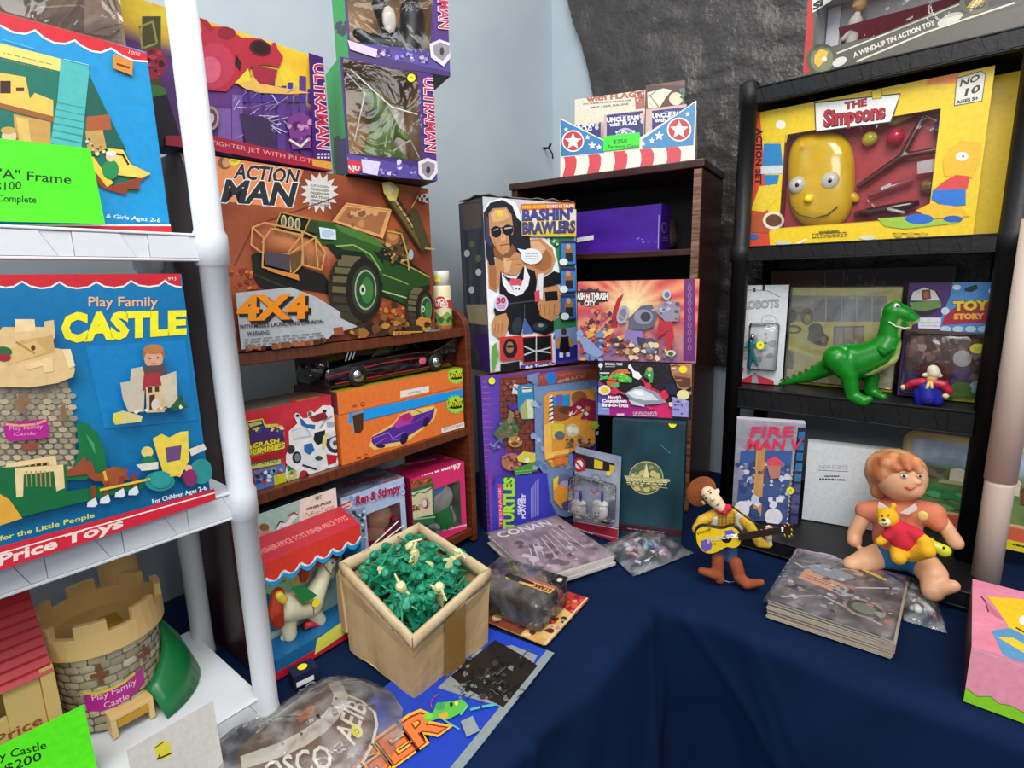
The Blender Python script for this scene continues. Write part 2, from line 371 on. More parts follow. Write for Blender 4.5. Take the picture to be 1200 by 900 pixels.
# ================================================================== THE SETTING
WALL = mat('pale_wall_paint', 'a9b5be', .55, bump=.25, bscale=35, col2='b4bec5', nscale=3)
FLOORM = mat('grey_floor', '3a3937', .6, bump=.2, bscale=20, col2='45423f', nscale=4)
def slab(name, pts, z0, z1, m, kind='structure'):
    mb = MB(); mb.prism([(p.x, p.y) for p in pts], z0, z1); o = mb.build(name, m); return tag(o, kind=kind)
slab('floor', [LP(-3.4, 1.15), LP(1.75, 1.15), RP(3, 1.6), RP(3, -2.4), LP(-3.4, -2.2)], -.03, 0, FLOORM)
slab('wall_left', [LP(-3.4, 1.05), LP(1.531, 1.05), LP(1.63, 1.12), LP(-3.4, 1.12)], 0, 2.9, WALL)
slab('wall_right', [RP(-1.078, 1.512), RP(3, 1.512), RP(3, 1.6), RP(-1.14, 1.6)], 0, 2.9, WALL)
for wu, z0, z1 in ((.085, .9, 2.6),):
    o = MB().tube([LP(wu + .02, 1.044, z0), LP(wu + .005, 1.044, 1.3), LP(wu, 1.044, z1)], .0045, 8).build('wall_cable', mat('black_rubber', '0d0d0e', .5), smooth=True)
    tag(o, 'thin black cable running up the pale wall behind the brown bookcase', 'cable')
h = MB().tube([LP(1.479, 1.049, 1.69), LP(1.479, 1.03, 1.688), LP(1.479, 1.022, 1.70)], .004, 8).tube([LP(1.479, 1.03, 1.688), LP(1.49, 1.024, 1.672), LP(1.492, 1.024, 1.658)], .0025, 6)
tag(h.build('wall_hook', mat('dark_iron', '1c1a1a', .5, .6), smooth=True), 'small dark hook screwed into the pale wall', 'hook')
# crumpled black sheeting on the right-hand wall
def sheeting():
    vs = []; fs = []; nx, ny = 150, 110; us = -.985
    for j in range(ny + 1):
        z = 1.05 + 1.35 * j / ny; ul = -1.078 + (.215 - .147 + (2.06 - z) * .24) * 1.306 + .02 * nz(z, 0, 3, 5)
        for i in range(nx + 1):
            t = i / nx; u = ul + (1.35 - ul) * t
            a = nz(u, z, .3, 5); b = abs(nz(u, z, 1.7, 11)); c = abs(nz(u + .3 * a, z * 1.6, 5, 26)); e = abs(nz(u * 1.3, z, 9, 55))
            vs.append(RP(u, 1.498 - .016 * (a + 1) * .5 * min(1, t * 12) - .012 * (.5 - b) - .014 * (.5 - c) - .008 * (.5 - e), z))
    for j in range(ny):
        for i in range(nx): k = j * (nx + 1) + i; fs.append((k, k + 1, k + nx + 2, k + nx + 1))
    return MB().add(vs, fs, '333')
o = sheeting().build('plastic_sheeting', mat('black_sheeting', '3d3937', .36, bump=.8, bscale=90, spec=.5, bdist=.004), smooth=True)
tag(o, 'crumpled black plastic sheeting covering the wall above the shelves', 'sheeting')
# ------------------------------------------------------------------ tables and cloths
TOP = .736
def table(name, yaw, u0, u1, d0, d1, label):
    r = empty(name, frameM(fr(yaw, (u0 + u1) / 2, d0 + .03), yaw), label, 'table', 'folding tables under the cloths'); w2 = (u1 - u0) / 2 - .02; dd = d1 - d0 - .04
    MB().box(-w2, w2, 0, dd, .70, TOP - .002).build('tabletop', mat('table_plastic', 'b9b7b0', .5), r, bevel=.004)
    for sx in (-1, 1):
        for y in (.06, dd - .06):
            x = sx * (w2 - .08); MB().tube([(x, y, 0), (x, y, .70)], .014, 10).build('leg', mat('grey_steel', '6d7072', .4, .8), r, smooth=True)
table('folding_table', AL, -.75, .80, .39, 1.03, 'folding table hidden beneath the navy cloth on the left')
table('folding_table', AR, -.99, .95, .855, 1.48, 'folding table hidden beneath the navy cloth on the right')
CLOTH = mat('navy_cloth', '0a1f42', .85, bump=.35, bscale=500, col2='081b3a', nscale=5, sheen=.0, spec=.12)
def cloth(name, yaw, u0, u1, d0, d1, zt, label, seed, side_drop=None):
    vs = []; fs = []; nu, nt, nd = 260, 60, 70; R = .022; arc = R * PI / 2
    def prof(s):           # s<0 on the top, then round the edge and down
        if s <= 0: return (-s, 0, 0)
        if s < arc: a = s / R; return (-R * math.sin(a), -R * (1 - math.cos(a)), s / arc * .12)
        return (-R, -R - (s - arc), .12 + (s - arc) / .68)
    rc = random.Random(seed); L = u1 - u0; cr = [(u0 + rc.uniform(.1, 1) * L, rc.uniform(-.15, .3), rc.uniform(-1.1, 1.1), rc.uniform(.0022, .0055), rc.uniform(.12, .4)) for _ in range(26)]
    def crease(u, s):
        t = 0
        for a_, b_, an, h_, l_ in cr:
            x, y = u - a_, s - b_; d = x * math.cos(an) - y * math.sin(an) * .8 + .01 * math.sin(y * 9); e = x * math.sin(an) + y * math.cos(an)
            t += h_ * math.exp(-(d / .007) ** 2) * math.exp(-(e / l_) ** 2)
        return t
    ss = [-(d1 - d0) * (1 - i / nt) ** 1.4 for i in range(nt)] + [0] + [arc * (i + 1) / 6 for i in range(6)] + [arc + .68 * (i + 1) / nd for i in range(nd)]
    for s in ss:
        y, z, g = prof(s)
        for i in range(nu + 1):
            u = u0 + (u1 - u0) * i / nu
            wr = .0016 * nz(u, y, seed, 7) + .0010 * nz(u, y * 2.0, seed + 4, 19) + .0022 * max(0, 1 - abs(nz(u, y, seed + 6, 3)) * 9)
            if g <= 0: q = fr(yaw, u, d0 + y, zt + max(wr, -.001) + (crease(u, s) * .5 if s > -.12 else 0))
            else:
                k = min(1, g * 1.3); ph = u * 17 + seed * 3 + 2.2 * nz(u, 0, seed, 3)
                ph2 = (u + g * .35) * 11 + seed; fold = (math.sin(ph) * .022 + abs(math.sin(ph2)) ** 6 * .030) * k + .020 * nz(u, g, seed, 6) * k + .05 * g * nz(u, 0, seed + 8, 2)
                edge = .006 * nz(u, 0, seed + 2, 5)
                q = fr(yaw, u, d0 + y - .006 - max(fold, -.014) - .02 * g - crease(u, s), zt + z + wr + edge * max(0, 1 - g * 3))
            vs.append(q)
    m = nu + 1
    for j in range(len(ss) - 1):
        for i in range(nu): fs.append((j * m + i, j * m + i + 1, (j + 1) * m + i + 1, (j + 1) * m + i))
    o = MB().add(vs, fs, '123').build(name, CLOTH, smooth=True); return tag(o, label, 'tablecloth')
cloth('tablecloth', AL, -.8, .835, .375, 1.045, .7385, 'navy tablecloth on the left table, under the cardboard carton', 1)
cloth('tablecloth', AR, -1.06, 1.0, .838, 1.50, .7405, 'navy tablecloth on the right table, hanging below the cowboy doll', 5)
Z0 = .744
# ------------------------------------------------------------------ wooden bookcases
WOODB = mat('brown_wood', '52240f', .38, bump=.15, bscale=40, col2='6e3519', nscale=9, stretch=(1, 1, 14), coat=.3)
WOODS = mat('brown_wood_shelf', '55260f', .35, bump=.15, bscale=40, col2='703618', nscale=9, stretch=(14, 1, 1), coat=.3)
WOODD = mat('dark_wood', '2b0f09', .35, bump=.15, bscale=40, col2='3d180d', nscale=9, stretch=(1, 1, 12), coat=.3)
r = empty('bookcase', frameM(LP(.3 + .2488, .75, Z0), AL), 'brown wooden three-shelf bookcase beside the white plastic shelves', 'bookcase')
W2 = .2488
def side_panel(x0, x1, h, d, m, root, rnd=.05):
    prof = [(0, 0), (d, 0), (d, h)] + [(rnd - rnd * math.cos(a) * 1 if False else rnd - rnd * math.sin(a), h - rnd + rnd * math.cos(a)) for a in [PI / 2 * i / 6 for i in range(7)]]
    M = Matrix(((0, 0, 1, 0), (1, 0, 0, 0), (0, 1, 0, 0), (0, 0, 0, 1)))
    return MB().prism(prof, x0, x1, M=M).build('side_panel', m, root, bevel=.0015)
side_panel(-W2, -W2 + .014, .711, .21, WOODD, r, .02); side_panel(W2 - .014, W2, .494, .21, WOODB, r)
for z in (1.182, .979, .757):
    MB().box(-W2 + .0142, W2 - .0142, .002, .205, z - Z0, z + .017 - Z0).build('shelf_board', WOODS, r, bevel=.0015)
BK = (.0091, 1.464); BW = .476
r = empty('bookcase', frameM((BK[0], BK[1], Z0), 122.6) @ Matrix.Translation((BW / 2, 0, 0)), 'dark brown tall bookcase standing across the corner, flag carton on top', 'bookcase')
x = BW / 2
for sx in (-1, 1):
    a, b = sorted((sx * x, sx * (x - .018))); MB().box(a, b, 0, .2, 0, 1.513 - Z0 - .0).build('side_panel', WOODD, r, bevel=.002)
    if sx > 0: MB().box(x - .017, x - .001, -.0035, -.0002, 0, 1.51 - Z0).build('edge_strip', mat('worn_wood_edge', '4f3022', .45, bump=.3, bscale=60, col2='8a6650', nscale=20, stretch=(1, 1, 8)), r)
for z, n in ((1.512, 'top_board'), (1.334, 'shelf_board'), (1.06, 'shelf_board'), (.752, 'shelf_board')):
    if n == 'top_board': MB().box(-x - .004, x + .004, -.004, .2, z - Z0 + .0015, z - Z0 + .018).build(n, WOODS if 0 else WOODD, r, bevel=.002)
    else: MB().box(-x + .0182, x - .0182, .003, .195, z - Z0, z + .014 - Z0).build(n, WOODD, r, bevel=.0015)
MB().box(-x + .0182, x - .0182, .1955, .2, .01, 1.5134 - Z0).build('back_panel', mat('dark_back', '120807', .7), r)
# ------------------------------------------------------------------ plastic shelving
WPL = mat('white_plastic', 'd9dde2', .42, bump=.12, bscale=160, spec=.4)
BPL = mat('black_plastic', '0f0f10', .45, bump=.25, bscale=120, col2='151516', nscale=6, spec=.3)
def shelf_tray(yaw, u0, u1, d0, d1, zt, th, m, root, Minv, ribs, seed=0, name='shelf'):
    """moulded shelf: slab with a ribbed band of slanted panels on the front"""
    mb = MB(); P = lambda u, d, z: Minv @ fr(yaw, u, d, z)
    def bx(a, b, c, d, e, f): mb.add([P(u, y, z) for z in (e, f) for y in (c, d) for u in (a, b)], [(0, 2, 3, 1), (4, 5, 7, 6), (0, 1, 5, 4), (2, 6, 7, 3), (0, 4, 6, 2), (1, 3, 7, 5)])
    bx(u0, u1, d0 + .004, d1, zt - th * .55, zt - .0005); bx(u0, u1, d0 + .004, d0 + .012, zt - th, zt - th * .55)
    bx(u0, u1, d0, d0 + .004, zt - th, zt - th * .9); bx(u0, u1, d0, d0 + .004, zt - th * .1, zt)
    o = mb.build(name, m, root, bevel=.0008, segs=1)
    u = u0 + .002; k = 0; st = ribs
    while u < u1 - .004:
        wt = st * (.62 if k % 2 == 0 else .38); wb = st * (.80 if k % 2 == 0 else .20)
        e = min(u + wt, u1 - .003); zz0, zz1 = zt - th * .88, zt - th * .12; g = .0003
        sh = st * .18 * (1 if k % 2 == 0 else 0); s2 = st * .18 * (0 if k % 2 == 0 else 1)
        y0, y1 = (d0 + .0006, d0 + .0038) if k % 2 == 0 else (d0 + .0018, d0 + .0038)
        q = [(u + g, zz1), (e - g, zz1), (e - g + sh, zz0), (u + g + s2, zz0)]
        q = [(min(max(a, u0 + .001), u1 - .002), b) for a, b in q]
        MB().add([P(a, y0, b) for a, b in q] + [P(a, y1, b) for a, b in q], [(3, 2, 1, 0), (4, 5, 6, 7)] + [(i, (i + 1) % 4, 4 + (i + 1) % 4, 4 + i) for i in range(4)]).build('rib_panel', m, root)
        u += wt; k += 1
    return o
M = frameM(LP(-.10, .644, Z0 - .002), AL); r = empty('plastic_shelving', M, 'white plastic shelving unit of round posts holding the big blue toy cartons', 'shelving'); Mi = M.inverted()
for u, d in ((.276, .646), (.276, .836), (-.47, .646), (-.47, .836)):
    seg = [(.0165, 0), (.0148, .008), (.0142, .015), (.0142, 1.016 - Z0), (.0172, 1.018 - Z0), (.0172, 1.05 - Z0), (.0145, 1.056 - Z0), (.0145, 1.313 - Z0), (.0178, 1.315 - Z0), (.0178, 1.346 - Z0), (.0148, 1.352 - Z0), (.0148, 1.02), (0, 1.02)]
    c = Mi @ LP(u, d, Z0 - .001); MB().lathe([(0, 0)] + seg, 24, c).build('post', WPL, r, smooth=True)
for zt, th in ((1.346, .029), (1.053, .034), (.775, .028)):
    shelf_tray(AL, -.47, .27, .640, .862, zt, th, WPL, r, Mi, .062)
M = frameM(RP(-.17, 1.212, Z0), AR); r = empty('plastic_shelving', M, 'black plastic shelving unit against the black sheeting, with square-ribbed shelves', 'shelving'); Mi = M.inverted()
for u, d in ((-.384, 1.216), (.042, 1.216), (-.384, 1.44), (.042, 1.44)):
    c = Mi @ RP(u, d, Z0); rr = .0165 if u < 0 else .0205
    MB().lathe([(0, 0), (rr, 0), (rr, 1.318 - Z0 - .003), (rr + .003, 1.318 - Z0), (rr + .003, 1.346 - Z0), (rr, 1.349 - Z0), (rr, 1.615 - Z0), (rr + .003, 1.617 - Z0), (rr + .003, 1.66 - Z0), (rr * .8, 1.665 - Z0), (0, 1.665 - Z0)], 20, c).build('post', BPL, r, smooth=True)
for zt, th in ((1.652, .032), (1.347, .03), (1.05, .046), (.778, .03)):
    shelf_tray(AR, -.398, .056, 1.206 if zt > .8 else 1.08, 1.47, zt, th, BPL, r, Mi, .055)
c = RP(.066, 1.158, Z0 - .001)
r = empty('shelf_post', Matrix.Translation(c), 'white plastic shelf post standing right of the black shelving, behind the pink box', 'post')
MB().lathe([(0, 0), (.0195, 0), (.0195, .2), (.0195, .207), (0, .207)], 24).build('lower_tube', mat('warm_white_plastic', 'cdb9ab', .5), r, smooth=True)
MB().lathe([(0, .2075), (.021, .2075), (.021, .62), (0, .62)], 24).build('upper_tube', mat('warm_white_plastic'), r, smooth=True)
# ================================================================== LEFT: cartons on the white shelving
def rnd(c1, c2, s, seed, c3=None):
    def f(u, v):
        t = .5 + .9 * nz(u, v * .8, seed, s) + .35 * nz(u, v, seed + 3, s * 3.1)
        c = mixc(c1, c2, t)
        return mixc(c, c3, (nz(u, v, seed + 9, s * 1.7) - .1) * 2) if c3 else c
    return f
CARD = 'b59a72'
# --- big blue carton with the toy house
B = Box('toy_carton', 'blue toy carton with red scalloped top picturing a folding toy house, upper white shelf', 'box', LP(-.145, .694, 1.3475), AL, .40, .188, .058, cols=('0793cf', 'c9202c', '0793cf', 'c9202c', '888', 'aaa'))
a = B.art(z=(0, 0, 3.2133))
a.rect(-900, -300, 700, 940, '0a93d0')
a.poly([(-20, 30), (550, 200), (560, 230), (540, 232), (500, 228), (460, 210), (418, 183), (380, 198), (345, 193), (305, 172), (282, 152), (245, 165), (205, 162), (165, 142), (132, 114), (95, 128), (50, 122), (0, 96), (-60, 70), (-60, 0)], 'd3202f')
for p in ([(0, 96), (50, 122), (95, 128), (132, 114)], [(132, 114), (165, 142), (205, 162), (245, 165), (282, 152)], [(282, 152), (305, 172), (345, 193), (380, 198), (418, 183)], [(418, 183), (460, 210), (500, 228), (555, 232)]): a.line(p, 7, 'f6f6f4')
a.poly([(-10, 195), (230, 262), (335, 280), (505, 640), (520, 730), (-10, 640)], '0a6e5c')
a.poly([(-10, 160), (228, 222), (232, 270), (-10, 212)], 'ecd774'); a.fine(10, 185, 200, 235, 2, '8a7a30', 3, .24)
a.poly([(-10, 272), (95, 290), (112, 372), (130, 350), (200, 378), (200, 460), (-10, 390)], 'e6c257'); a.rect(0, 305, 40, 352, '3a1712'); a.rect(60, 330, 90, 344, '4a2418')
a.poly([(-10, 385), (205, 440), (205, 462), (-10, 405)], '9a5a2c'); a.poly([(50, 430), (190, 460), (190, 590), (60, 560)], 'c99a4e'); a.poly([(60, 440), (105, 450), (120, 560), (75, 560)], 'e0b864')
a.poly([(228, 222), (332, 246), (335, 275), (300, 610), (180, 590), (215, 380)], '4db5b2')
for k in range(9): a.line([(208 - k * 3, 385 + k * 26), (322 - k * 3.4, 408 + k * 26)], 3, '2f8f92')
a.line([(240, 224), (332, 246)], 3, '8fe0ea'); a.line([(10, 150), (130, 186)], 2.5, '5cc0ea')
a.poly([(335, 290), (470, 560), (400, 560), (320, 430)], '0b5a4a'); a.poly([(325, 440), (410, 432), (418, 488), (322, 495)], 'a8572f')
a.poly([(320, 495), (385, 490), (400, 560), (330, 590)], 'c29a55'); a.blobs(325, 500, 395, 580, 14, 4, 12, ['7a4a22', 'e8d49a', '3d5a3a', 'd8c8b0'], 3)
a.poly([(300, 590), (350, 590), (400, 690), (420, 700), (565, 655), (520, 690), (525, 715), (480, 712), (470, 735), (380, 710)], '8f3b1e')
a.poly([(300, 588), (350, 592), (390, 650), (425, 690), (400, 705), (350, 640)], 'ecca3e'); a.poly([(400, 560), (460, 565), (490, 620), (565, 655), (530, 672), (440, 660), (420, 600)], 'edce55'); a.line([(430, 580), (460, 585), (480, 620)], 8, '3b1c12')
a.ell(413, 640, 32, 38, '1f8a4a'); a.ell(415, 590, 20, 20, 'e9c4a2'); a.ell(415, 578, 20, 9, 'e8e8e6')
a.ell(42, 560, 34, 34, '1d4f96'); a.ell(32, 515, 28, 30, 'e4c39f'); a.ell(28, 493, 28, 14, 'c9a256')
a.text("Boys & Girls Ages 2-6", (330, 815), (600, 838), 15, 'fff')
a.rect(-200, 846, 700, 960, 'd3202f'); a.poly([(-200, 846), (645, 846), (645, 852), (-200, 852)], 'f4efe8')
a.text('1000', (480, 205), (522, 215), 14, 'f4c9c4'); a.done()
s = B.art(z=(0, 0, 3.2133)); s.k = 60; s.poly([(424, 206), (497, 236), (494, 287), (420, 258)], 'f08a28'); s.line([(438, 244), (482, 258)], 8, '5a3512'); s.done('price_sticker')
# --- castle carton
B = Box('toy_carton', 'blue toy carton lettered CASTLE with red scalloped top, lower white shelf', 'box', (-.5819, .2610, 1.0545), 36, .403, .2495, .1, cols=('0777ad', 'c9202c', '0777ad', 'c9202c', '888', 'aaa'))
a = B.art(z=(0, 270, 3.103))
a.fill(lambda u, v: mixc('0668a0', '0a84bd', .5 + .5 * nz(u, v, 1, 3)), 10, 8)
a.poly([(-300, 140), (655, 155), (660, 206), (640, 204), (612, 194), (600, 182), (578, 200), (540, 205), (505, 200), (476, 184), (450, 203), (415, 209), (380, 204), (350, 188), (320, 206), (280, 211), (245, 206), (215, 188), (185, 206), (150, 211), (110, 203), (80, 186), (50, 204), (20, 208), (-20, 200), (-300, 190)], 'cc2230')
for p in ([(-20, 200), (20, 208), (50, 204), (80, 186)], [(80, 186), (110, 203), (150, 211), (185, 206), (215, 188)], [(215, 188), (245, 206), (280, 211), (320, 206), (350, 188)], [(350, 188), (380, 204), (415, 209), (450, 203), (476, 184)], [(476, 184), (505, 200), (540, 205), (578, 200), (600, 182)], [(600, 182), (612, 194), (640, 204), (658, 206)]): a.line(p, 6, 'f4efe6')
a.text('993', (610, 182), (640, 182), 12, 'f5d9cf')
a.text('Play Family', (322, 276), (572, 276), 34, 'f2b487', bold=.012)
a.text('CASTLE', (230, 402), (670, 372), 96, 'f7ec2a', 76, bold=.06, up=(0, -1))
a.poly([(310, 422), (672, 400), (715, 690), (380, 722)], '0f7fc0')
# picture: toy tower
a.poly([(-200, 560), (245, 545), (275, 740), (270, 860), (200, 880), (-200, 900)], 'a1967f')
rr = random.Random(5)
for j in range(17):
    y = 556 + j * 20
    for i in range(9):
        x = -60 + i * 38 + (j % 2) * 19 + rr.uniform(-4, 4)
        if x < 238 + j * 2: a.poly([(x, y + rr.uniform(-2, 2)), (x + 12, y - 4), (x + 30, y - 2), (x + 34, y + 8), (x + 24, y + 15), (x + 6, y + 14)], rr.choice(['c2b59b', 'b2a68e', '9b917c', 'a79c83', 'bdae92']))
a.poly([(-60, 440), (0, 350), (45, 350), (45, 322), (115, 322), (118, 350), (150, 350), (152, 330), (185, 325), (190, 385), (180, 402), (120, 405), (185, 425), (212, 430), (240, 432), (262, 505), (255, 530), (200, 552), (100, 568), (-60, 565)], 'e3c189')
a.poly([(45, 322), (115, 322), (118, 366), (45, 368)], 'f0d59f'); a.poly([(60, 400), (180, 380), (190, 440), (80, 470)], 'cfa568'); a.poly([(-20, 440), (120, 400), (160, 440), (20, 490)], 'ddb878'); a.line([(50, 405), (115, 445)], 8, 'b98d50'); a.ell(110, 425, 8, 10, '5a3a1e')
a.poly([(85, 485), (180, 455), (185, 510), (150, 515), (145, 490), (90, 505)], 'edcf98'); a.poly([(215, 430), (245, 430), (262, 490), (240, 500)], 'f3dcab')
a.ell(0, 440, 34, 20, '2c6a3a'); a.ell(5, 460, 25, 14, 'a1263a')
a.poly([(5, 695), (160, 680), (172, 735), (150, 752), (20, 762), (8, 740)], 'b5218c'); a.text('Play Family', (24, 722), (145, 714), 14, 'e9a9d6'); a.text('Castle', (40, 742), (120, 738), 12, 'e9a9d6'); a.line([(12, 700), (60, 705), (120, 700), (155, 686)], 8, 'dfa877')
a.poly([(55, 590), (85, 590), (80, 660), (58, 660)], '8d6a4b'); a.poly([(40, 615), (100, 610), (98, 628), (42, 634)], '8d6a4b'); a.poly([(66, 770), (132, 766), (128, 790), (70, 794)], '8f4a38'); a.poly([(205, 640), (225, 620), (230, 680), (212, 690)], '8d6a4b')
a.poly([(265, 690), (310, 700), (345, 740), (370, 800), (375, 860), (300, 900), (230, 900), (275, 800)], '14703f'); a.poly([(300, 735), (330, 770), (335, 810), (310, 760)], '3da566')
for p in ([(10, 842), (190, 812), (205, 905), (195, 930), (20, 930)],): a.poly(p, 'e9d098')
a.poly([(38, 855), (165, 835), (172, 925), (42, 930)], '4b2514')
for k in range(6): a.line([(52 + k * 22, 852 - k * 3), (56 + k * 22, 928)], 6, 'c99f63')
Z2 = (0, 550, 2.571); a.z = Z2
a.poly([(-40, -10), (190, -20), (190, 60), (420, 30), (420, 50), (120, 120), (-40, 160)], '0c6a3b')
a.poly([(-20, 60), (20, 85), (58, 140), (-20, 165)], 'e0a83a')
a.poly([(35, -10), (180, -20), (185, 50), (160, 60), (152, 0), (62, 10), (60, 75), (40, 78)], 'e9d098')
for k in range(6): a.line([(70 + k * 14, 0), (72 + k * 14, 45)], 4, 'b98d55')
# little horse and coach
a.z = (0, 270, 3.103)
a.poly([(228, 868), (262, 850), (290, 818), (298, 815), (300, 832), (322, 838), (335, 880), (400, 852), (455, 862), (462, 900), (330, 905), (300, 880), (235, 888)], '9a4a2a'); a.ell(395, 890, 45, 34, 'a0522d'); a.line([(365, 872), (372, 900)], 10, 'e4b93a')
a.poly([(540, 752), (572, 735), (600, 748), (640, 728), (668, 725), (672, 830), (640, 890), (580, 880), (560, 820)], 'ecd24a'); a.poly([(585, 785), (645, 775), (640, 828), (592, 838)], '6a4a7a'); a.ell(520, 800, 22, 20, 'e8d070'); a.ell(525, 835, 26, 22, '1d7a50'); a.poly([(480, 845), (560, 835), (560, 862), (500, 868)], 'e6dfcf'); a.poly([(672, 790), (725, 770), (735, 790), (680, 815)], 'ded8cf')
a.ell(565, 905, 55, 36, '2b8f8e'); a.ell(715, 870, 42, 46, '2b8f8e'); a.ell(565, 905, 20, 14, '1b6a70'); a.ell(470, 875, 25, 22, '1c5aa8'); a.ell(672, 890, 25, 28, '8a2f60'); a.ell(668, 858, 14, 12, 'e9bf9a')
a.z = Z2
for x, y in ((262, 50), (300, 40), (345, 22), (385, 15)): a.poly([(x, y - 4), (x + 16, y - 10), (x + 14, y + 36), (x + 2, y + 40)], '8a3e22'); a.poly([(x - 10, y + 42), (x + 14, y + 28), (x + 20, y + 48), (x + 12, y + 56), (x - 12, y + 56)], 'dfe6ee')
a.line([(290, 55), (430, 25), (520, 10)], 7, 'e6c545'); a.ell(470, 25, 32, 26, '2b9a96'); a.ell(560, 20, 20, 26, '8a2f60')
a.text('For Children Ages 2-6', (447, 97), (608, 55), 13, 'fff', bold=.01)
a.text('A fantasy for the Little People', (-150, 240), (272, 136), 14, 'e8df3a', bold=.012, shear=.2)
a.poly([(-300, 300), (-300, 420), (640, 110), (640, 50), (300, 140)], 'd4233a'); a.line([(-200, 296), (640, 62)], 4, 'f4efe6')
a.text('Fisher-Price Toys', (-255, 355), (355, 165), 34, 'f6ddd2', 27, bold=.035, up=(0, -1))
# inset photograph on the carton
a.z = (0, 270, 3.103)
a.ell(541, 450, 40, 36, 'a9673f'); a.ell(541, 465, 34, 33, 'd8a183'); a.ell(541, 430, 36, 18, 'b8773f'); a.ell(528, 462, 4, 3, '3a2218'); a.ell(556, 460, 4, 3, '3a2218'); a.line([(532, 482), (550, 481)], 3, 'a04438')
a.poly([(505, 490), (580, 486), (600, 540), (495, 545)], '5a4a4a'); a.poly([(420, 550), (455, 545), (460, 500), (500, 492), (510, 530), (505, 655), (450, 655), (430, 610)], 'c9bfa8'); a.poly([(560, 530), (622, 508), (628, 610), (600, 640), (570, 640)], 'cfc3a6')
a.poly([(505, 520), (560, 512), (572, 572), (500, 580)], 'a8313d'); a.poly([(512, 565), (572, 560), (580, 655), (515, 658)], 'd6bd8c'); a.poly([(525, 595), (545, 592), (545, 645), (525, 648)], '4a2c20'); a.rect(520, 565, 535, 585, '4a2c20'); a.rect(545, 562, 560, 582, '4a2c20'); a.ell(548, 630, 16, 22, 'd9d0c2')
a.poly([(395, 660), (430, 650), (500, 670), (495, 690), (400, 700)], 'd9cf86'); a.ell(410, 680, 18, 20, 'e3cf50'); a.poly([(600, 640), (640, 590), (650, 620), (665, 640), (610, 652)], '255c3c'); a.blobs(440, 655, 660, 660, 14, 5, 10, ['b04a3c', '2f6a4a', 'e6dcc8', 'c9a45a'], 4, -.12)
a.done()
# --- brown wrapped carton on the very top
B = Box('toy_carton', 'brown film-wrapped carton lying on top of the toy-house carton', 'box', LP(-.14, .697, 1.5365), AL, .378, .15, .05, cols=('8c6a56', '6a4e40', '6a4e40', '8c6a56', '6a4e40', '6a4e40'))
a = B.art(z=(0, 0, 6.67)); a.fill(lambda u, v: mixc('a58872', '5f4436', .5 + .6 * nz(u * 2, v, 2, 3)), 20, 10)
a.poly([(660, 0), (830, 0), (860, 60), (960, 190), (1000, 120), (940, -60), (1040, -60), (1020, 100), (900, 260), (850, 280), (660, 260)], 'b39780'); a.line([(860, 0), (900, 90), (960, 160)], 24, 'e6d2b8'); a.line([(930, 0), (960, 60)], 16, 'd9bf9d'); a.line([(300, 60), (620, 40), (760, 100)], 14, 'b79b86'); a.done()
B.window(.004, .374, .002, .148, m=film('wrap_film', gloss=.15, bscale=12, bump=.8))
# --- price cards
def price_card(label, pts, yaw, d, z, w, h, col, name='price_card', lean=0, roll=0, u=0, cat='sign'):
    return Box(name, label, cat, LP(u, d, z), yaw, w, h, .0012, lean=lean, roll=roll, cols=(col,) * 6)
B = price_card('bright green price card reading Frame $100 Complete on the upper white shelf', 0, AL, .664, 1.3475, .17, .070, '4fe81a', u=.016, roll=2)
a = B.art(z=(0, 0, 3.2133)); K = '17350f'
a.text('Play Family "A" Frame', (-330, 642), (268, 693), 36, K, bold=.01, up=(0, -1)); a.text('$100', (-18, 718), (80, 712), 30, K, up=(0, -1), bold=.01); a.text('Complete', (-12, 758), (136, 764), 26, K, up=(0, -1), bold=.01); a.text('Broken For', (20, 868), (225, 868), 22, K, bold=.01); a.done()
B = price_card('bright green price card reading Castle $200 leaning before the toy castle', 0, AL, .662, .776, .20, .088, '5cf01c', u=-.098, roll=0, lean=4)
a = B.art(z=(0, 740, 5)); a.text('Play Family Castle', (-330, 845), (272, 685), 46, K, bold=.012, up=(-.1, -1)); a.text('$200', (30, 830), (243, 752), 50, K, up=(-.1, -1), bold=.012); a.done()
B = price_card('blank white price card with a yellow sticker in front of the toy castle', 0, AL, .600, .7445, .083, .090, 'd8d4cc', u=.118, lean=3)
a = B.art(z=(0, 740, 5)); a.poly([(900, 680), (940, 640), (1000, 650), (1003, 730), (950, 755), (920, 740), (905, 700)], 'e9d84a'); a.done('price_sticker')
a = B.art(z=(0, 740, 5)); a.k = 6; a.line([(905, 682), (960, 645)], 5, '4a3a10'); a.line([(920, 748), (1003, 712)], 8, '2a2a14'); a.line([(925, 745), (935, 718)], 5, '2a2a14'); a.done('pen_mark')

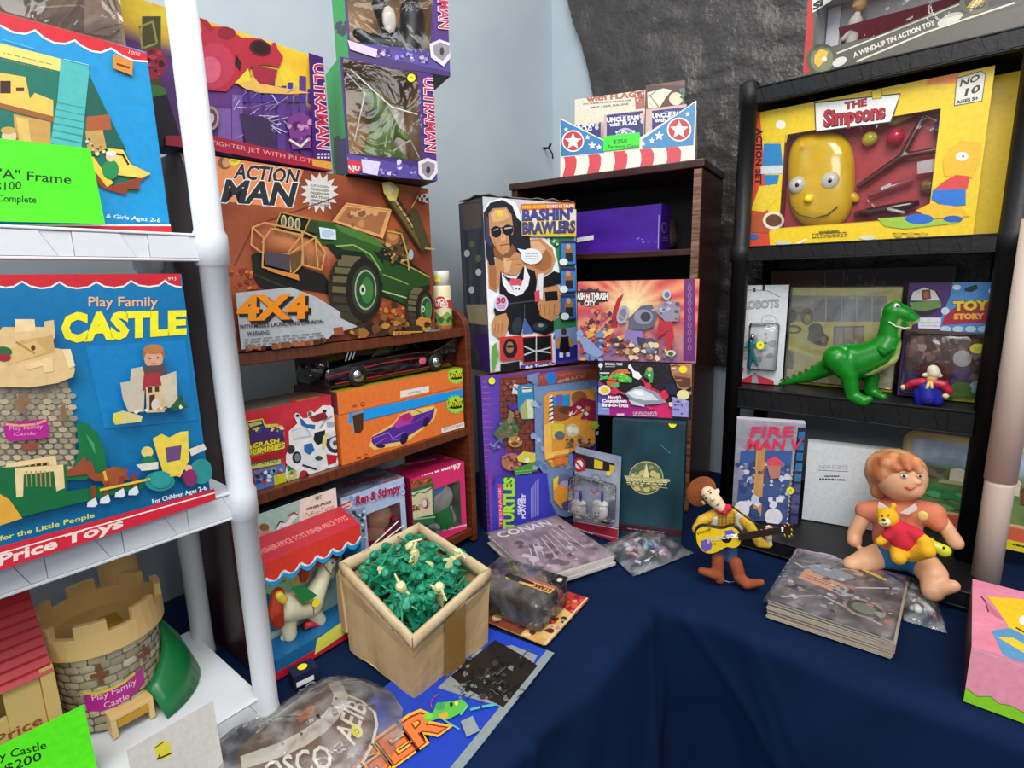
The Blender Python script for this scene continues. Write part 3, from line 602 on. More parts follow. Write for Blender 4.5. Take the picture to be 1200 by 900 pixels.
# ------------------------------------------------------------------ toy castle
CR = mat('cream_toy_plastic', 'dcb877', .38, bump=.1, bscale=200); GRN = mat('green_toy_plastic', '0f7038', .35); REDP = mat('red_toy_plastic', 'c4242f', .42)
TC = LP(.150, .775, .777); root = empty('toy_castle', Matrix.Translation(TC) @ Matrix.Rotation(math.radians(90 - AL), 4, 'Z'), 'vintage toy castle with stone-printed round tower and red roof, bottom white shelf', 'toy')
R1, HB, HT = .054, .105, .152
tw = MB().lathe([(.046, .0), (.050, .003), (R1, HB), (.05, HB)], 40); STN = mat('stone_base_print', '7a705e', .55)
tower = tw.build('tower', mat('stone_base_print', '7a705e', .55), root, smooth=True)
rr = random.Random(11); st = MB(); cols = ['b5a88d', 'a4987e', 'c3b699', '948a74', 'a9a292', 'bfae88']; rows = 10
for j in range(rows):
    zc = .004 + j * (HB - .006) / rows; hh = (HB - .006) / rows * .84; a0 = rr.uniform(0, .3); th = a0
    while th < 2 * PI + a0 - .12:
        dt = rr.uniform(.2, .36); dt = min(dt, 2 * PI + a0 - th)
        z0 = zc + rr.uniform(-.0008, .0008); q = []
        for (tt, zz) in ((.03, .25), (.1, 0), (.5, -.05), (.9, .0), (.97, .3), (.97, .75), (.85, 1), (.45, 1.05), (.12, 1), (.03, .7)):
            A_ = th + dt * tt; z = z0 + hh * zz; r_ = .050 + (R1 - .050) * max(0, z / HB) + .0012; q.append((r_ * math.cos(A_), r_ * math.sin(A_), z))
        cx = [sum(p[i] for p in q) / len(q) for i in range(3)]; k_ = 1 + .0006 / .05; cx = [cx[0] * 1.022, cx[1] * 1.022, cx[2]]
        st.add(q + [cx], [(i, (i + 1) % 10, 10) for i in range(10)], rr.choice(cols)); th += dt
tag(st.build('stone_relief', PRINT, tower), kind='stuff')
ca, sa = math.cos, math.sin
def ring_wall(root, r0, r1, z0, z1, zc, n, duty, m, name, off=0):
    mb = MB(); mb.lathe([(r0 - .004, z0 - .008), (r1, z0), (r1, z1), (r0, z1), (r0, z0 + .003), (.001, z0 + .003)], 40)
    for k in range(n):
        a0 = off + 2 * PI * k / n; a1 = a0 + 2 * PI / n * duty; q = [(r_ * ca(t), r_ * sa(t)) for r_, ts in ((r1, (a0, (a0 * 2 + a1) / 3, (a0 + 2 * a1) / 3, a1)), (r0, (a1, (a0 + 2 * a1) / 3, (a0 * 2 + a1) / 3, a0))) for t in ts]
        mb.prism(q, z1 - .001, zc)
    return mb.build(name, m, root, bevel=.0008)
ring_wall(root, .056, .0635, HB, HB + .026, HT - .006, 7, .55, CR, 'battlement', off=-2.2)
MB().box(-.018, .018, -.010, .016, HB + .0035, HB + .0062).build('roof_hatch', mat('mustard_toy_plastic', 'b98a1e', .4), root)
# magenta banner, crosses and door on the tower front (flat labels following the tower)
def wrap(name, pts, col, off=.0021):
    """pts = (angle in degrees from the front, height); triangulated strip label"""
    mb = MB(); vs = []
    for A_, z in pts:
        t = math.radians(A_ - 90); r_ = .050 + (R1 - .050) * z / HB + off; vs.append((r_ * ca(t), r_ * sa(t), z))
    return vs
def strip(name, angs, lo, hi, col, off):
    vs = []; n = len(angs)
    for A_, l in zip(angs, lo): vs += wrap('', [(A_, l)], col, off)
    for A_, h_ in zip(angs, hi): vs += wrap('', [(A_, h_)], col, off)
    mb = MB().add(vs, [(i, i + 1, n + i + 1, n + i) for i in range(n - 1)], col); return mb
A0 = -8
b = strip('', [A0 - 34, A0 - 20, A0 - 5, A0 + 8, A0 + 20, A0 + 30], [.034, .030, .030, .032, .036, .040], [.058, .054, .054, .056, .060, .062], 'b01f86', .0024); b.build_flat('banner', PRINT, root)
strip('', [A0 - 34, A0 - 20, A0 - 5, A0 + 8, A0 + 20], [.057, .053, .053, .055, .059], [.061, .057, .057, .059, .063], 'dcbf2c', .0027).build_flat('banner_trim', PRINT, root)
def wrap_text(t, a0, a1, z0, h, col, off):
    v, f, bx = glyphs(t, .01); mb = MB(); vs = []
    for x, y in v:
        r = (x - bx[0]) / (bx[1] - bx[0]); A_ = a0 + (a1 - a0) * r; e = (y - max(bx[2], -.25)) / (bx[3]); vs += wrap('', [(A_, z0 + h * e)], col, off)
    mb.add(vs, f, col); mb.build_flat('banner_lettering', PRINT, root)
wrap_text('Play Family', A0 - 26, A0 + 20, .044, .008, 'f0b6dd', .0029); wrap_text('Castle', A0 - 16, A0 + 10, .033, .008, 'f0b6dd', .0029)
for A_, zc, s_ in ((-22, .078, 1), (26, .078, .8)):
    strip('', [A_ - 2.5, A_ + 2.5], [zc - .014 * s_] * 2, [zc + .014 * s_] * 2, '7a4a30', .0026).build_flat('arrow_slit', PRINT, root)
    strip('', [A_ - 9, A_, A_ + 9], [zc - .003] * 3, [zc + .003] * 3, '7a4a30', .0028).build_flat('arrow_slit', PRINT, root)
strip('', [A0 - 12, A0, A0 + 12], [.018] * 3, [.027] * 3, '8a4a33', .0026).build_flat('name_plate', PRINT, root)
# porch arch in front of the tower, hall with window and red roof, mound and rear turret
MB().box(-.022, -.016, -.066, -.045, 0, .022).box(.016, .022, -.066, -.045, 0, .022).box(-.022, .022, -.066, -.045, .0222, .028).build('porch', CR, root, bevel=.0006)
MB().box(-.0158, .0158, -.0668, -.0655, .012, .0218).build('drawbridge', mat('mustard_toy_plastic'), root)
hall = MB()
x0, x1, yf, yb = -.29, -.058, -.045, .06
hall.box(x1 - .012, x1, yf - .006, yb, 0, .115)
for a_, b_ in ((x0, -.135), (-.100, x1 - .0122)): hall.box(a_, b_, yf, yf + .006, .045, .118)
hall.box(-.1349, -.1001, yf, yf + .006, .045, .075).box(-.1349, -.1001, yf, yf + .006, .107, .118)
hall.box(x0, x1 - .0122, yf, yf + .006, 0, .004).box(x0, -.20, yf, yf + .006, .0042, .0448).box(x0, x1 - .0122, yb - .006, yb, 0, .115)
hall.build('hall', CR, root, bevel=.0008)
tp = MB(); v, f, bx = glyphs('Fisher-Price', .01); tp.add([(-.165 + (x - bx[0]) / (bx[1] - bx[0]) * .09, yf - .0006, .050 + y * .016) for x, y in v], f, 'a0522a'); tp.build_flat('hall_lettering', PRINT, root)
rf = MB(); rf.add([(x0, yf - .008, .108), (x1 - .001, yf - .008, .108), (x1 - .001, .008, .196), (x0, .008, .196), (x1 - .001, yb + .01, .108), (x0, yb + .01, .108)], [(0, 1, 2, 3), (3, 2, 4, 5)], 'c33'); rf.build('roof', REDP, root, thick=.003)
for k in range(10):
    t = (k + .5) / 10; y = yf - .008 + (.008 - yf + .008) * t; z = .1115 + .088 * t
    MB().box(x0, x1 - .002, y - .0006, y + .0006, z - .001, z + .0008).build('roof_ridge', REDP, root)
md = MB()
vs = []; n = 18
for k in range(n + 1):
    t = k / n; A_ = math.radians(-70 + 175 * t); h_ = .005 + .100 * (1 - abs(t - .6) * 1.1) ** 1.2 if t < 1 else 0
    for r_, zz in ((.0555, h_), (.064, h_ * .93), (.074 + .018 * t, h_ * .55), (.086 + .022 * t, .0)): vs.append((r_ * ca(A_), r_ * sa(A_), zz))
md.add(vs, [(k * 4 + j, k * 4 + j + 1, k * 4 + 5 + j, k * 4 + 4 + j) for k in range(n) for j in range(3)]); md.build('green_mound', GRN, root, smooth=True, thick=.0015)
tr = MB().lathe([(.022, .0), (.022, .165), (.027, .17), (.027, .19), (.022, .19), (.022, .176), (.001, .176)], 20, (.040, .068, 0)).build('rear_turret', CR, root, smooth=False)

# ================================================================== brown bookcase: cartons
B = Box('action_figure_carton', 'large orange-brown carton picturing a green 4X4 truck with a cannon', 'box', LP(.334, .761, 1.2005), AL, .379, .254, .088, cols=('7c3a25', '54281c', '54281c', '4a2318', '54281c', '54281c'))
a = B.art(z=(240, 160, 3.4625))
def bgf(u, v):
    t = .5 + .55 * nz(u * 1.2, v, 2, 3.2) + .3 * nz(u, v, 5, 9); c = mixc('6f2c20', 'b8613a', t); c = mixc(c, 'd98a5a', (nz(u, v, 7, 4) - .15) * 1.8); return mixc(c, '5c2a24', (.35 - v) * .9)
a.fill(bgf, 46, 34)
a.poly([(30, 55), (405, 122), (345, 292), (130, 268), (45, 262)], 'f0925a')
a.text('ACTION', (118, 168), (372, 192), 58, '2c2e31', 56, bold=.03, shear=.12, up=(.1, -1), out='f7f2ec', outw=.03)
a.text('MAN', (70, 262), (350, 280), 84, '2c2e31', 88, bold=.04, shear=.1, up=(.15, -1), out='f7f2ec', outw=.03)
a.ell(80, 105, 26, 28, '8a5c3c'); a.ell(86, 105, 16, 20, 'd9a06e'); a.ell(120, 100, 22, 18, 'f0dc3a'); a.text('New', (108, 104), (132, 104), 10, '6a5a1a')
a.star(465, 228, 80, 54, 15, 'ddd9d3', sy=1.05)
for k, t in enumerate(('SLIP DOWN', 'WINDSCREEN', 'PASSENGER', 'SEATING', 'REMOVABLE', 'STRETCHER')): a.text(t, (427, 202 + k * 15), (502, 210 + k * 15), 9, '5b5450', bold=.02)
a.line([(120, 520), (200, 360), (520, 250)], 4, '7a2f22'); a.blobs(100, 520, 240, 620, 30, 5, 16, ['b5512c', '8c3a22', 'd9783f'], 5)
# truck
D = '10261a'; G = '2f5a22'; G2 = '4d7a33'; O = 'e0a34e'
a.poly([(185, 480), (215, 470), (480, 560), (530, 640), (400, 620), (320, 625), (230, 600), (195, 560)], '1a1a16')
a.ell(255, 545, 62, 72, '23221c'); a.ell(255, 545, 62, 66, '191813'); a.line([(200, 560), (330, 615)], 6, '3a3a2c')
a.poly([(275, 370), (300, 310), (420, 335), (520, 352), (700, 420), (760, 470), (820, 500), (900, 560), (910, 620), (830, 640), (800, 680), (700, 640), (560, 520), (480, 430)], D)
a.poly([(415, 335), (520, 350), (540, 372), (620, 400), (720, 450), (700, 470), (560, 430), (470, 440), (440, 400)], G); a.poly([(520, 355), (620, 380), (700, 420), (730, 455), (640, 425), (545, 385)], G2)
a.poly([(500, 430), (560, 410), (660, 440), (720, 520), (720, 600), (700, 560), (640, 470), (560, 460)], G); a.line([(530, 445), (600, 440), (670, 480), (710, 545)], 5, '9fb56a')
a.poly([(720, 500), (900, 560), (912, 600), (870, 610), (830, 640), (820, 690), (715, 630)], '254b1f'); a.line([(725, 460), (770, 500), (850, 540), (905, 570)], 5, 'b9a45a'); a.line([(720, 560), (800, 590), (820, 600)], 5, '7fa04c'); a.line([(712, 625), (815, 655)], 5, 'b5c98a')
a.poly([(515, 345), (570, 272), (750, 298), (715, 412), (660, 395)], 'e3a56b'); a.poly([(532, 342), (576, 285), (735, 308), (705, 398), (650, 380)], 'a96f45'); a.blobs(560, 300, 710, 360, 12, 10, 26, ['c98a58', '8c5538', 'dba56b'], 8); a.line([(515, 345), (570, 272), (750, 298), (715, 412)], 5, 'f0b266')
a.poly([(720, 400), (770, 375), (820, 400), (815, 500), (730, 470)], '5d4326'); a.ell(757, 410, 28, 30, 'a86b3c'); a.ell(757, 402, 20, 20, 'c98a55'); a.blobs(725, 430, 815, 520, 26, 5, 14, ['2e2a1c', '6a5a35', 'c2a05a', '8a6a3a'], 6); a.line([(735, 385), (790, 395), (815, 480), (820, 540)], 6, 'cfa04e'); a.ell(828, 480, 10, 22, '9fb7c9')
a.poly([(455, 368), (522, 378), (525, 420), (462, 415)], 'dfe8ee'); a.ell(490, 395, 26, 16, 'b7cbe0'); a.poly([(410, 340), (455, 350), (450, 395), (400, 385)], '33401f')
for k in range(3): a.ell(312 + k * 28, 345 + k * 6, 12, 26, 'c8b98a'); a.ell(312 + k * 28, 345 + k * 6, 6, 18, '6a6a52')
a.line([(275, 370), (300, 308), (418, 335), (385, 410), (275, 372)], 6, 'c08a48')
for p in ([(180, 440), (185, 370), (235, 350), (385, 385), (440, 410), (480, 470), (465, 540), (385, 520)], [(180, 440), (220, 470), (330, 480), (385, 520)], [(225, 430), (260, 375), (385, 400), (330, 470), (340, 550)], [(185, 370), (230, 410), (225, 530)], [(330, 480), (440, 410)], [(385, 385), (390, 520)], [(225, 530), (345, 560), (385, 520), (385, 460)], [(440, 412), (450, 535)]): a.line(p, 7, 'd39a58')
a.poly([(232, 465), (335, 480), (338, 545), (235, 520)], '4d4550'); a.poly([(335, 478), (385, 462), (380, 520), (345, 552)], '6b4a30'); a.poly([(240, 535), (370, 560), (375, 585), (250, 545)], 'd98b3a')
for k in range(6): a.line([(392 + k * 14, 445 + k * 4), (398 + k * 14, 520)], 3, '8f7a4a')
def wheel(cx, cy, rx, ry, hub, tread):
    a.ell(cx - tread, cy - 8, rx, ry, '2a271d', 22); a.poly([(cx - tread, cy - 8 - ry), (cx, cy - ry), (cx, cy + ry), (cx - tread, cy + ry - 8)], '2a271d')
    for k in range(9):
        t = -1.25 + k * .32; y = cy + ry * math.sin(t); a.poly([(cx - tread - rx * .75 * math.cos(t), y - ry * .1 - 6), (cx - rx * .6 * math.cos(t), y - ry * .1), (cx - rx * .62 * math.cos(t), y + ry * .09), (cx - tread - rx * .78 * math.cos(t), y + ry * .09 - 6)], '6b6344' if k < 5 else '3f3a2a')
    a.ell(cx, cy, rx, ry, '1c1c17', 24); a.ell(cx + 4, cy, rx * .74, ry * .76, '33382b', 22); a.ell(cx + 6, cy, rx * .6, ry * .64, '9fb08a', 22); a.ell(cx + 7, cy, rx * .54, ry * .58, '1f4f2a', 20); a.ell(cx + 12, cy + 2, rx * .34, ry * .42, '3f7a3c', 16); a.ell(cx - 6, cy, rx * .16, ry * .17, 'c9d8b5', 12); a.ell(cx - 6, cy, rx * .08, ry * .08, '223', 10)
wheel(635, 622, 74, 128, 0, 72); wheel(880, 700, 36, 78, 0, 40)
a.line([(745, 250), (880, 450)], 44, '3a3320'); a.line([(742, 245), (870, 440)], 26, '6d5d34'); a.line([(752, 250), (880, 440)], 5, 'd6ba6a')
for k in range(8): a.line([(750 + k * 15, 262 + k * 23), (775 + k * 15, 250 + k * 23)], 4, '1e1a10')
a.poly([(705, 190), (740, 185), (775, 215), (762, 262), (735, 262), (712, 230)], 'f4d877'); a.poly([(715, 200), (738, 196), (752, 225), (735, 240)], 'f9efb8'); a.poly([(825, 290), (850, 300), (900, 440), (870, 465), (820, 340)], '4a4228'); a.line([(825, 290), (850, 245)], 4, 'cbb27a'); a.poly([(848, 240), (895, 232), (890, 272), (855, 262)], 'e4e0d8')
for k in range(4): a.rect(852 + k * 10, 240 + (k % 2) * 12, 861 + k * 10, 250 + (k % 2) * 12, '22242a')
a.line([(880, 455), (922, 458)], 6, 'c9a45c')
# ground rocks and panel
a.blobs(560, 770, 900, 800, 46, 12, 28, ['3a2a1a', '6a4a26', '9a6a30', 'c98a36', '2a2018', '7a5a3a'], 9, -.06); a.blobs(690, 680, 800, 760, 30, 8, 20, ['8a5a2a', '3d2c1a', 'c27f34', 'b54a28'], 10)
a.poly([(105, 635), (330, 612), (430, 650), (530, 712), (530, 735), (600, 770), (500, 800), (480, 818), (130, 862)], 'b9bcc0'); a.poly([(500, 775), (540, 770), (545, 800), (505, 805)], '9b5238')
a.blobs(140, 855, 480, 865, 30, 9, 20, ['8a5238', 'b5683f', '4a2a1c'], 12, -.1)
a.text('4X4', (128, 752), (400, 742), 92, '2a1c18', 88, bold=.06, up=(.02, -1)); a.text('4X4', (116, 742), (388, 732), 92, 'f5921c', 88, bold=.05, up=(.02, -1))
a.text('WITH MISSILE LAUNCHING CANNON', (120, 778), (458, 756), 15, '25272a', bold=.02, up=(0, -1)); a.text('WARNING:', (152, 806), (242, 800), 16, '45484c', bold=.02, up=(0, -1)); a.fine(140, 815, 460, 850, 3, '7b7d80', 4, -.09)
a.poly([(740, 790), (862, 788), (862, 802), (742, 806)], 'd4a64a'); a.fine(748, 790, 860, 802, 2, '7a2a1a', 4); a.poly([(870, 786), (932, 782), (932, 802), (875, 806)], '5fa4c8'); a.done()

# --- spray can
c = LP(.752, .780, 1.2); r = empty('spray_can', Matrix.Translation(c), 'small white-capped spray can printed with green flames beside the truck carton', 'can')
MB().lathe([(0, 0), (.018, 0), (.0188, .002), (.0188, .078), (.017, .082), (0, .082)], 24).build('can_body', mat('cream_can', 'e0d2ae', .35), r, smooth=True)
cb = MB(); ang = [math.radians(-150 + k * 6) for k in range(26)]
def canstrip(lo, hi, col, off): 
    n = len(ang); vs = [((.0188 + off) * ca(t), (.0188 + off) * sa(t), l(t)) for l in (lo, hi) for t in ang]; cb.add(vs, [(i, i + 1, n + i + 1, n + i) for i in range(n - 1)], col)
canstrip(lambda t: .0, lambda t: .006, 'a0522a', .0002); canstrip(lambda t: .006, lambda t: .028 + .004 * sa(t * 5), '7f9a3e', .0003); canstrip(lambda t: .014 + .004 * sa(t * 9), lambda t: .020 + .003 * sa(t * 7), '2c5a30', .0005); canstrip(lambda t: .040 + .002 * sa(t * 4), lambda t: .058 + .004 * sa(t * 3), 'c8322a', .0003)
for k, (t, zz) in enumerate((('HOT', .050), ('WHEELS', .042))):
    v, f, bx = glyphs(t, .03); cb.add([((.0195) * ca(PI * 1.30 + (x / bx[1]) * 1.4), .0195 * sa(PI * 1.30 + (x / bx[1]) * 1.4), zz + y * .011) for x, y in v], f, 'f5f0e4')
cb.build_flat('can_print', PRINT, r)
MB().lathe([(0, .0822), (.0165, .0822), (.0165, .108), (.0155, .110), (0, .110)], 24).build('cap', mat('white_cap', 'e6e1d4', .4), r, smooth=True)
MB().add([(.0170 * ca(t), .0170 * sa(t), z) for z in (.090, .100) for t in [math.radians(-125 + k * 9) for k in range(5)]], [(i, i + 1, 6 + i, 5 + i) for i in range(4)], 'f0e01e').build_flat('price_sticker', PRINT, r)

# --- purple boxes with window (monster figures)
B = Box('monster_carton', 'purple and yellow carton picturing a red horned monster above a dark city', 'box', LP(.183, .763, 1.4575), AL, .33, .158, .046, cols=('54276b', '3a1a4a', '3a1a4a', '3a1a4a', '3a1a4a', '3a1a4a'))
a = B.art(z=(160, 0, 3.158))
a.fill(lambda u, v: mixc(mixc('4b2260', '6d3a86', .5 + nz(u, v, 3, 5)), mixc('e8b52a', 'f2d63a', .5 + nz(u, v, 4, 6)), (v - .52 - (.25 if u < .75 else .1) * (1 - u)) * 9), 40, 26)
a.poly([(20, 60), (90, 60), (90, 400), (20, 300)], '4f4a26'); a.line([(10, 100), (60, 80), (75, 160), (20, 180), (12, 100)], 8, 'a39a4a'); a.ell(60, 235, 50, 60, 'a3283a'); a.blobs(30, 190, 90, 300, 14, 6, 16, ['c9425a', '6a1a28', '2a1414'], 3); a.ell(60, 340, 50, 24, '3f7a2a'); a.poly([(0, 370), (110, 350), (180, 560), (60, 600)], '1a1420')
for x, w_, h_ in ((300, 50, 120), (352, 40, 170), (420, 40, 220), (470, 40, 250), (520, 30, 200), (600, 26, 240), (570, 26, 130), (230, 50, 60)): a.poly([(x, 520 - h_), (x + w_, 524 - h_), (x + w_, 580), (x, 560)], '7b58a0' if x < 400 else '5a3a86')
for x in range(390, 640, 24): a.poly([(x, 300 + (x * 7 % 60)), (x + 18, 300 + (x * 7 % 60)), (x + 18, 380), (x, 380)], '4a3488')
a.poly([(230, 60), (270, 100), (330, 100), (385, 140), (460, 145), (495, 170), (510, 150), (520, 185), (540, 210), (525, 250), (470, 240), (420, 250), (400, 290), (370, 300), (330, 340), (250, 335), (215, 280), (205, 160), (240, 120)], 'b82a3c')
a.ell(285, 245, 75, 85, 'c23a52'); a.ell(330, 125, 34, 24, '8f1e30'); a.ell(455, 180, 42, 30, '541520', rot=.3); a.ell(455, 178, 34, 22, '2c0d14', rot=.3); a.poly([(365, 200), (385, 235), (380, 265), (360, 240)], '2b1018'); a.line([(232, 60), (275, 110)], 16, 'a02032'); a.ell(270, 260, 40, 50, 'd8607a'); a.poly([(420, 240), (520, 260), (500, 320), (440, 310)], 'a32840')
a.poly([(360, 305), (430, 285), (450, 310), (640, 345), (560, 350), (450, 345), (400, 330)], 'e9b85a'); a.poly([(360, 310), (410, 255), (420, 300)], 'e9d43a')
for k in range(40):
    r0 = random.Random(k); x, y = r0.uniform(360, 560), r0.uniform(340, 500); a.line([(x, y), (x + r0.uniform(-60, 70), y + r0.uniform(-30, 40))], r0.uniform(1.5, 4), r0.choice(['b9a8cc', '8d78ac', 'cfc4dc']))
a.poly([(375, 420), (480, 440), (520, 560), (400, 540)], '3d2a4e'); a.ell(270, 440, 30, 45, 'a88a7a'); a.ell(270, 440, 22, 34, '5f3a5a'); a.ell(270, 440, 12, 20, 'c9b09a')
a.poly([(550, 440), (600, 415), (640, 440), (640, 550), (570, 555)], '7a3a86'); a.blobs(555, 440, 635, 540, 16, 6, 16, ['a05aa8', '4a1c58', 'c98ab8'], 5); a.line([(560, 520), (600, 545), (625, 520)], 8, 'e6dcd6')
a.poly([(628, 185), (715, 212), (728, 640), (648, 620)], '43186a')
a.text('ULTRAMAN', (678, 232), (688, 548), 44, 'c92a3e', 42, bold=.03, out='d9cfe6', outw=.05, up=(1, .05)) if 0 else a.text('ULTRAMAN', (648, 240), (662, 550), 44, 'c22b44', 44, bold=.02, up=(1, .1), out='e6dcec', outw=.045)
a.poly([(100, 505), (275, 505), (730, 605), (730, 640), (275, 560), (100, 540)], 'a51f38'); a.text('DINO FIGHTER JET WITH PILOT', (180, 520), (640, 606), 16, 'e8a0a8', up=(0, -1)); a.poly([(640, 590), (725, 604), (725, 632), (645, 616)], 'd8a03a')
for k in range(4): a.rect(662 + k * 12, 570, 670 + k * 12, 577, 'd8cfe2'); a.rect(662 + k * 12, 582, 670 + k * 12, 589, 'd8cfe2')
a.done(); s = B.art(z=(160, 0, 3.158)); s.k = 90; s.dot(656, 217, 15); s.done('price_sticker')
def win_carton(bl, yaw, w, h, d, label, zoom, second):
    B = Box('window_carton', label, 'box', bl, yaw, w, h, d, cols=('3b1a66', '16b045', '2d1450', '1ca845', '1e1a20', 'b98a4c'), open_front=(.004, w * .84, h * .18, h * .985, d * .8), group=None)
    s = B.art('left', z=zoom)
    return B
P = (160, 0, 3.158)
B = win_carton((-.245, .889, 1.4565), 58, .150, .165, .085, 'purple window carton with a green side holding a green monster figure, above the truck carton', P, 0)
a = B.art('left', z=P)
for x, y, c in ((742, 520, '2a1446'), (750, 545, '2a1446'), (765, 530, '3b1a66')): a.poly([(x - 14, y - 14), (x + 10, y - 20), (x + 20, y + 120), (x - 10, y + 110)], c)
a.done('side_print')
a = B.art(z=P); a.fill(lambda u, v: mixc('3b1668', '5a3a9a', .5 + nz(u, v, 2, 9)) if (u > .84 or v < .18) else hexc('3b1668'), 1, 1) if 0 else None
a.poly([(1040, 262), (1118, 272), (1120, 690), (1055, 680)], '4a1c7a'); a.poly([(730, 560), (1055, 620), (1120, 610), (1120, 690), (735, 640)], '4d3a92'); a.blobs(760, 575, 1040, 640, 40, 5, 14, ['8b86c8', '2c1a5c', 'c9c4e6', '5a4aa0'], 5, .1); a.poly([(830, 590), (900, 600), (890, 650), (835, 640)], 'cfc8e2')
a.text('ULTRAMAN', (1062, 290), (1068, 560), 40, 'c22b44', 40, bold=.02, up=(1, .1), out='e6dcec', outw=.045)
a.poly([(748, 600), (770, 588), (830, 598), (835, 625), (810, 650), (755, 638)], 'c4283a'); a.text('KAIJU', (760, 625), (822, 632), 16, 'f0e6e2', bold=.03)
a.poly([(1040, 600), (1075, 585), (1112, 600), (1112, 640), (1078, 682), (1042, 645)], 'd8cfd6'); a.poly([(1052, 608), (1076, 597), (1102, 608), (1100, 636), (1078, 662), (1054, 640)], '8a8490'); a.ell(1077, 630, 8, 14, '2a2228')
a.done()
organic('monster_figure', [((-.02, .05, .035), .018, (.005, .045, .085), .022), ((.005, .045, .085), .022, (-.012, .04, .125), .014), ((-.012, .04, .125), .012, (-.03, .03, .128), .008), ((.0, .045, .05), .016, (.035, .04, .035), .008), ((.01, .04, .09), .009, (.035, .03, .07), .006)], mat('olive_monster', '7a9a2a', .5, col2='4a6a1c', nscale=40), B.root, .003)
MB().box(.016, .048, .066, .0675, .05, .13, 'e8e4dc').build_flat('insert_card', PRINT, B.root)
for p in ([(-.06, .0, .15), (.0, -.002, .105), (.045, .0, .10)], [(-.06, .005, .05), (-.04, .0, .12), (-.065, .004, .145)], [(.0, .003, .04), (.03, .0, .06), (.045, .003, .035)]): MB().tube(p, .0011, 6).build('tie_string', mat('white_string', 'e8e8e6', .5), B.root)
B.window(.004, .150 * .84, .165 * .18, .165 * .985, y=-.0012)
s = B.art(z=P, y=-.002); s.dot(1017, 288, 15); s.done('price_sticker')
B = win_carton((-.236, .905, 1.6225), 62, .165, .15, .085, 'topmost purple window carton with a green side, holding a black and white figure', P, 0)
a = B.art('left', z=P); a.blobs(735, 80, 800, 140, 10, 10, 20, ['1e1038', '2a1446'], 4); a.done('side_print')
a = B.art(z=P); a.poly([(1095, -60), (1178, -60), (1176, 262), (1085, 240)], '4a1c7a'); a.poly([(745, 150), (1085, 185), (1176, 210), (1176, 270), (745, 175)], '4d3a92'); a.blobs(790, 165, 1080, 190, 40, 5, 13, ['8b86c8', '2c1a5c', 'c9a4c6', 'e6e0f0'], 6, .16); a.poly([(780, 150), (890, 185), (885, 215), (790, 185)], 'd6bcd4')
a.text('ULTRAMAN', (1112, -150), (1118, 105), 44, 'c22b44', 44, bold=.02, up=(1, .1), out='e6dcec', outw=.045)
a.poly([(1082, 165), (1120, 148), (1170, 165), (1168, 205), (1135, 248), (1088, 215)], 'd8cfd6'); a.poly([(1095, 172), (1122, 158), (1158, 172), (1155, 200), (1130, 228), (1100, 205)], '8a8490'); a.ell(1128, 192, 8, 16, '2a2228'); a.done()
organic('boxed_figure', [((-.03, .045, .045), .016, (.03, .04, .045), .017), ((.03, .04, .045), .017, (.035, .04, .10), .02), ((-.03, .045, .045), .012, (-.055, .04, .055), .009), ((.0, .04, .06), .015, (-.02, .035, .10), .012)], mat('dark_figure', '15151c', .4), B.root, .003)
MB().ball((-.01, .018, .075), (.012, .004, .02)).build('white_plate', mat('white_cap'), B.root, smooth=True)
B.window(.004, .165 * .84, .15 * .18, .15 * .985, y=-.0012)

# --- crash carton
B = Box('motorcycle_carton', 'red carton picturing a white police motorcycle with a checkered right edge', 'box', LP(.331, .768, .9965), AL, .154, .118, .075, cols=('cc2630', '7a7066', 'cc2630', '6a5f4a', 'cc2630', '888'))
a = B.art('top', z=(280, 460, 6.43)); a.poly([(50, 130), (330, 60), (430, 100), (60, 190)], '6b6a63'); a.line([(80, 130), (300, 100)], 5, '8b8a83'); a.poly([(380, 60), (640, 15), (700, 35), (450, 110)], 'c9302c'); a.poly([(430, 60), (600, 30), (640, 60), (450, 95)], 'b98a4a'); a.done('top_print')
a = B.art(z=(280, 460, 6.43)); a.fill(lambda u, v: mixc('c8222e', 'd9384a', .5 + nz(u, v, 2, 4)), 8, 6)
a.poly([(60, 215), (180, 195), (195, 240), (290, 235), (340, 300), (345, 420), (100, 480), (60, 420)], 'e9d44a'); a.poly([(65, 225), (175, 205), (190, 250), (80, 290)], '2b2a22'); a.poly([(70, 235), (165, 213), (175, 235), (85, 262)], 'c9b98a'); a.poly([(70, 280), (330, 250), (345, 370), (85, 400)], '4a2a6a'); a.blobs(90, 270, 320, 320, 16, 10, 26, ['e8c23a', 'd9a62a', '2a4a9a', 'c9c4d6', 'f0e6a0'], 3, -.1)
a.text('CRASH', (100, 418), (298, 378), 34, 'f5e23a', bold=.04, out='1a1612', outw=.05, up=(.05, -1)); a.text('DUMMIES', (50, 478), (342, 418), 42, 'f5e23a', bold=.04, out='1a1612', outw=.05, up=(.05, -1))
a.poly([(95, 490), (335, 440), (340, 480), (100, 530)], 'b01c28'); a.poly([(60, 548), (310, 500), (315, 535), (60, 582)], 'c9d86a'); a.text('CRASH CYCLE', (20, 566), (290, 518), 24, '1c6a44', bold=.03, up=(0, -1))
a.poly([(105, 590), (340, 535), (350, 690), (130, 745)], '5d7fb8'); a.blobs(120, 600, 330, 680, 28, 10, 24, ['e8ecf2', '2a4a96', '9fb4d6', 'b8322e', '20242e'], 8, -.15); a.poly([(255, 625), (345, 600), (350, 680), (262, 705)], 'e6dc2e'); a.fine(265, 625, 340, 690, 6, '7a7420', 3, -.2)
a.ell(395, 600, 52, 90, 'e8f0e2'); a.ell(395, 560, 42, 42, '23803a'); a.ell(395, 625, 38, 44, 'd9c97a'); a.blobs(370, 590, 420, 650, 10, 6, 12, ['3a7a3c', 'e9e4a0', '7a5a2a'], 4)
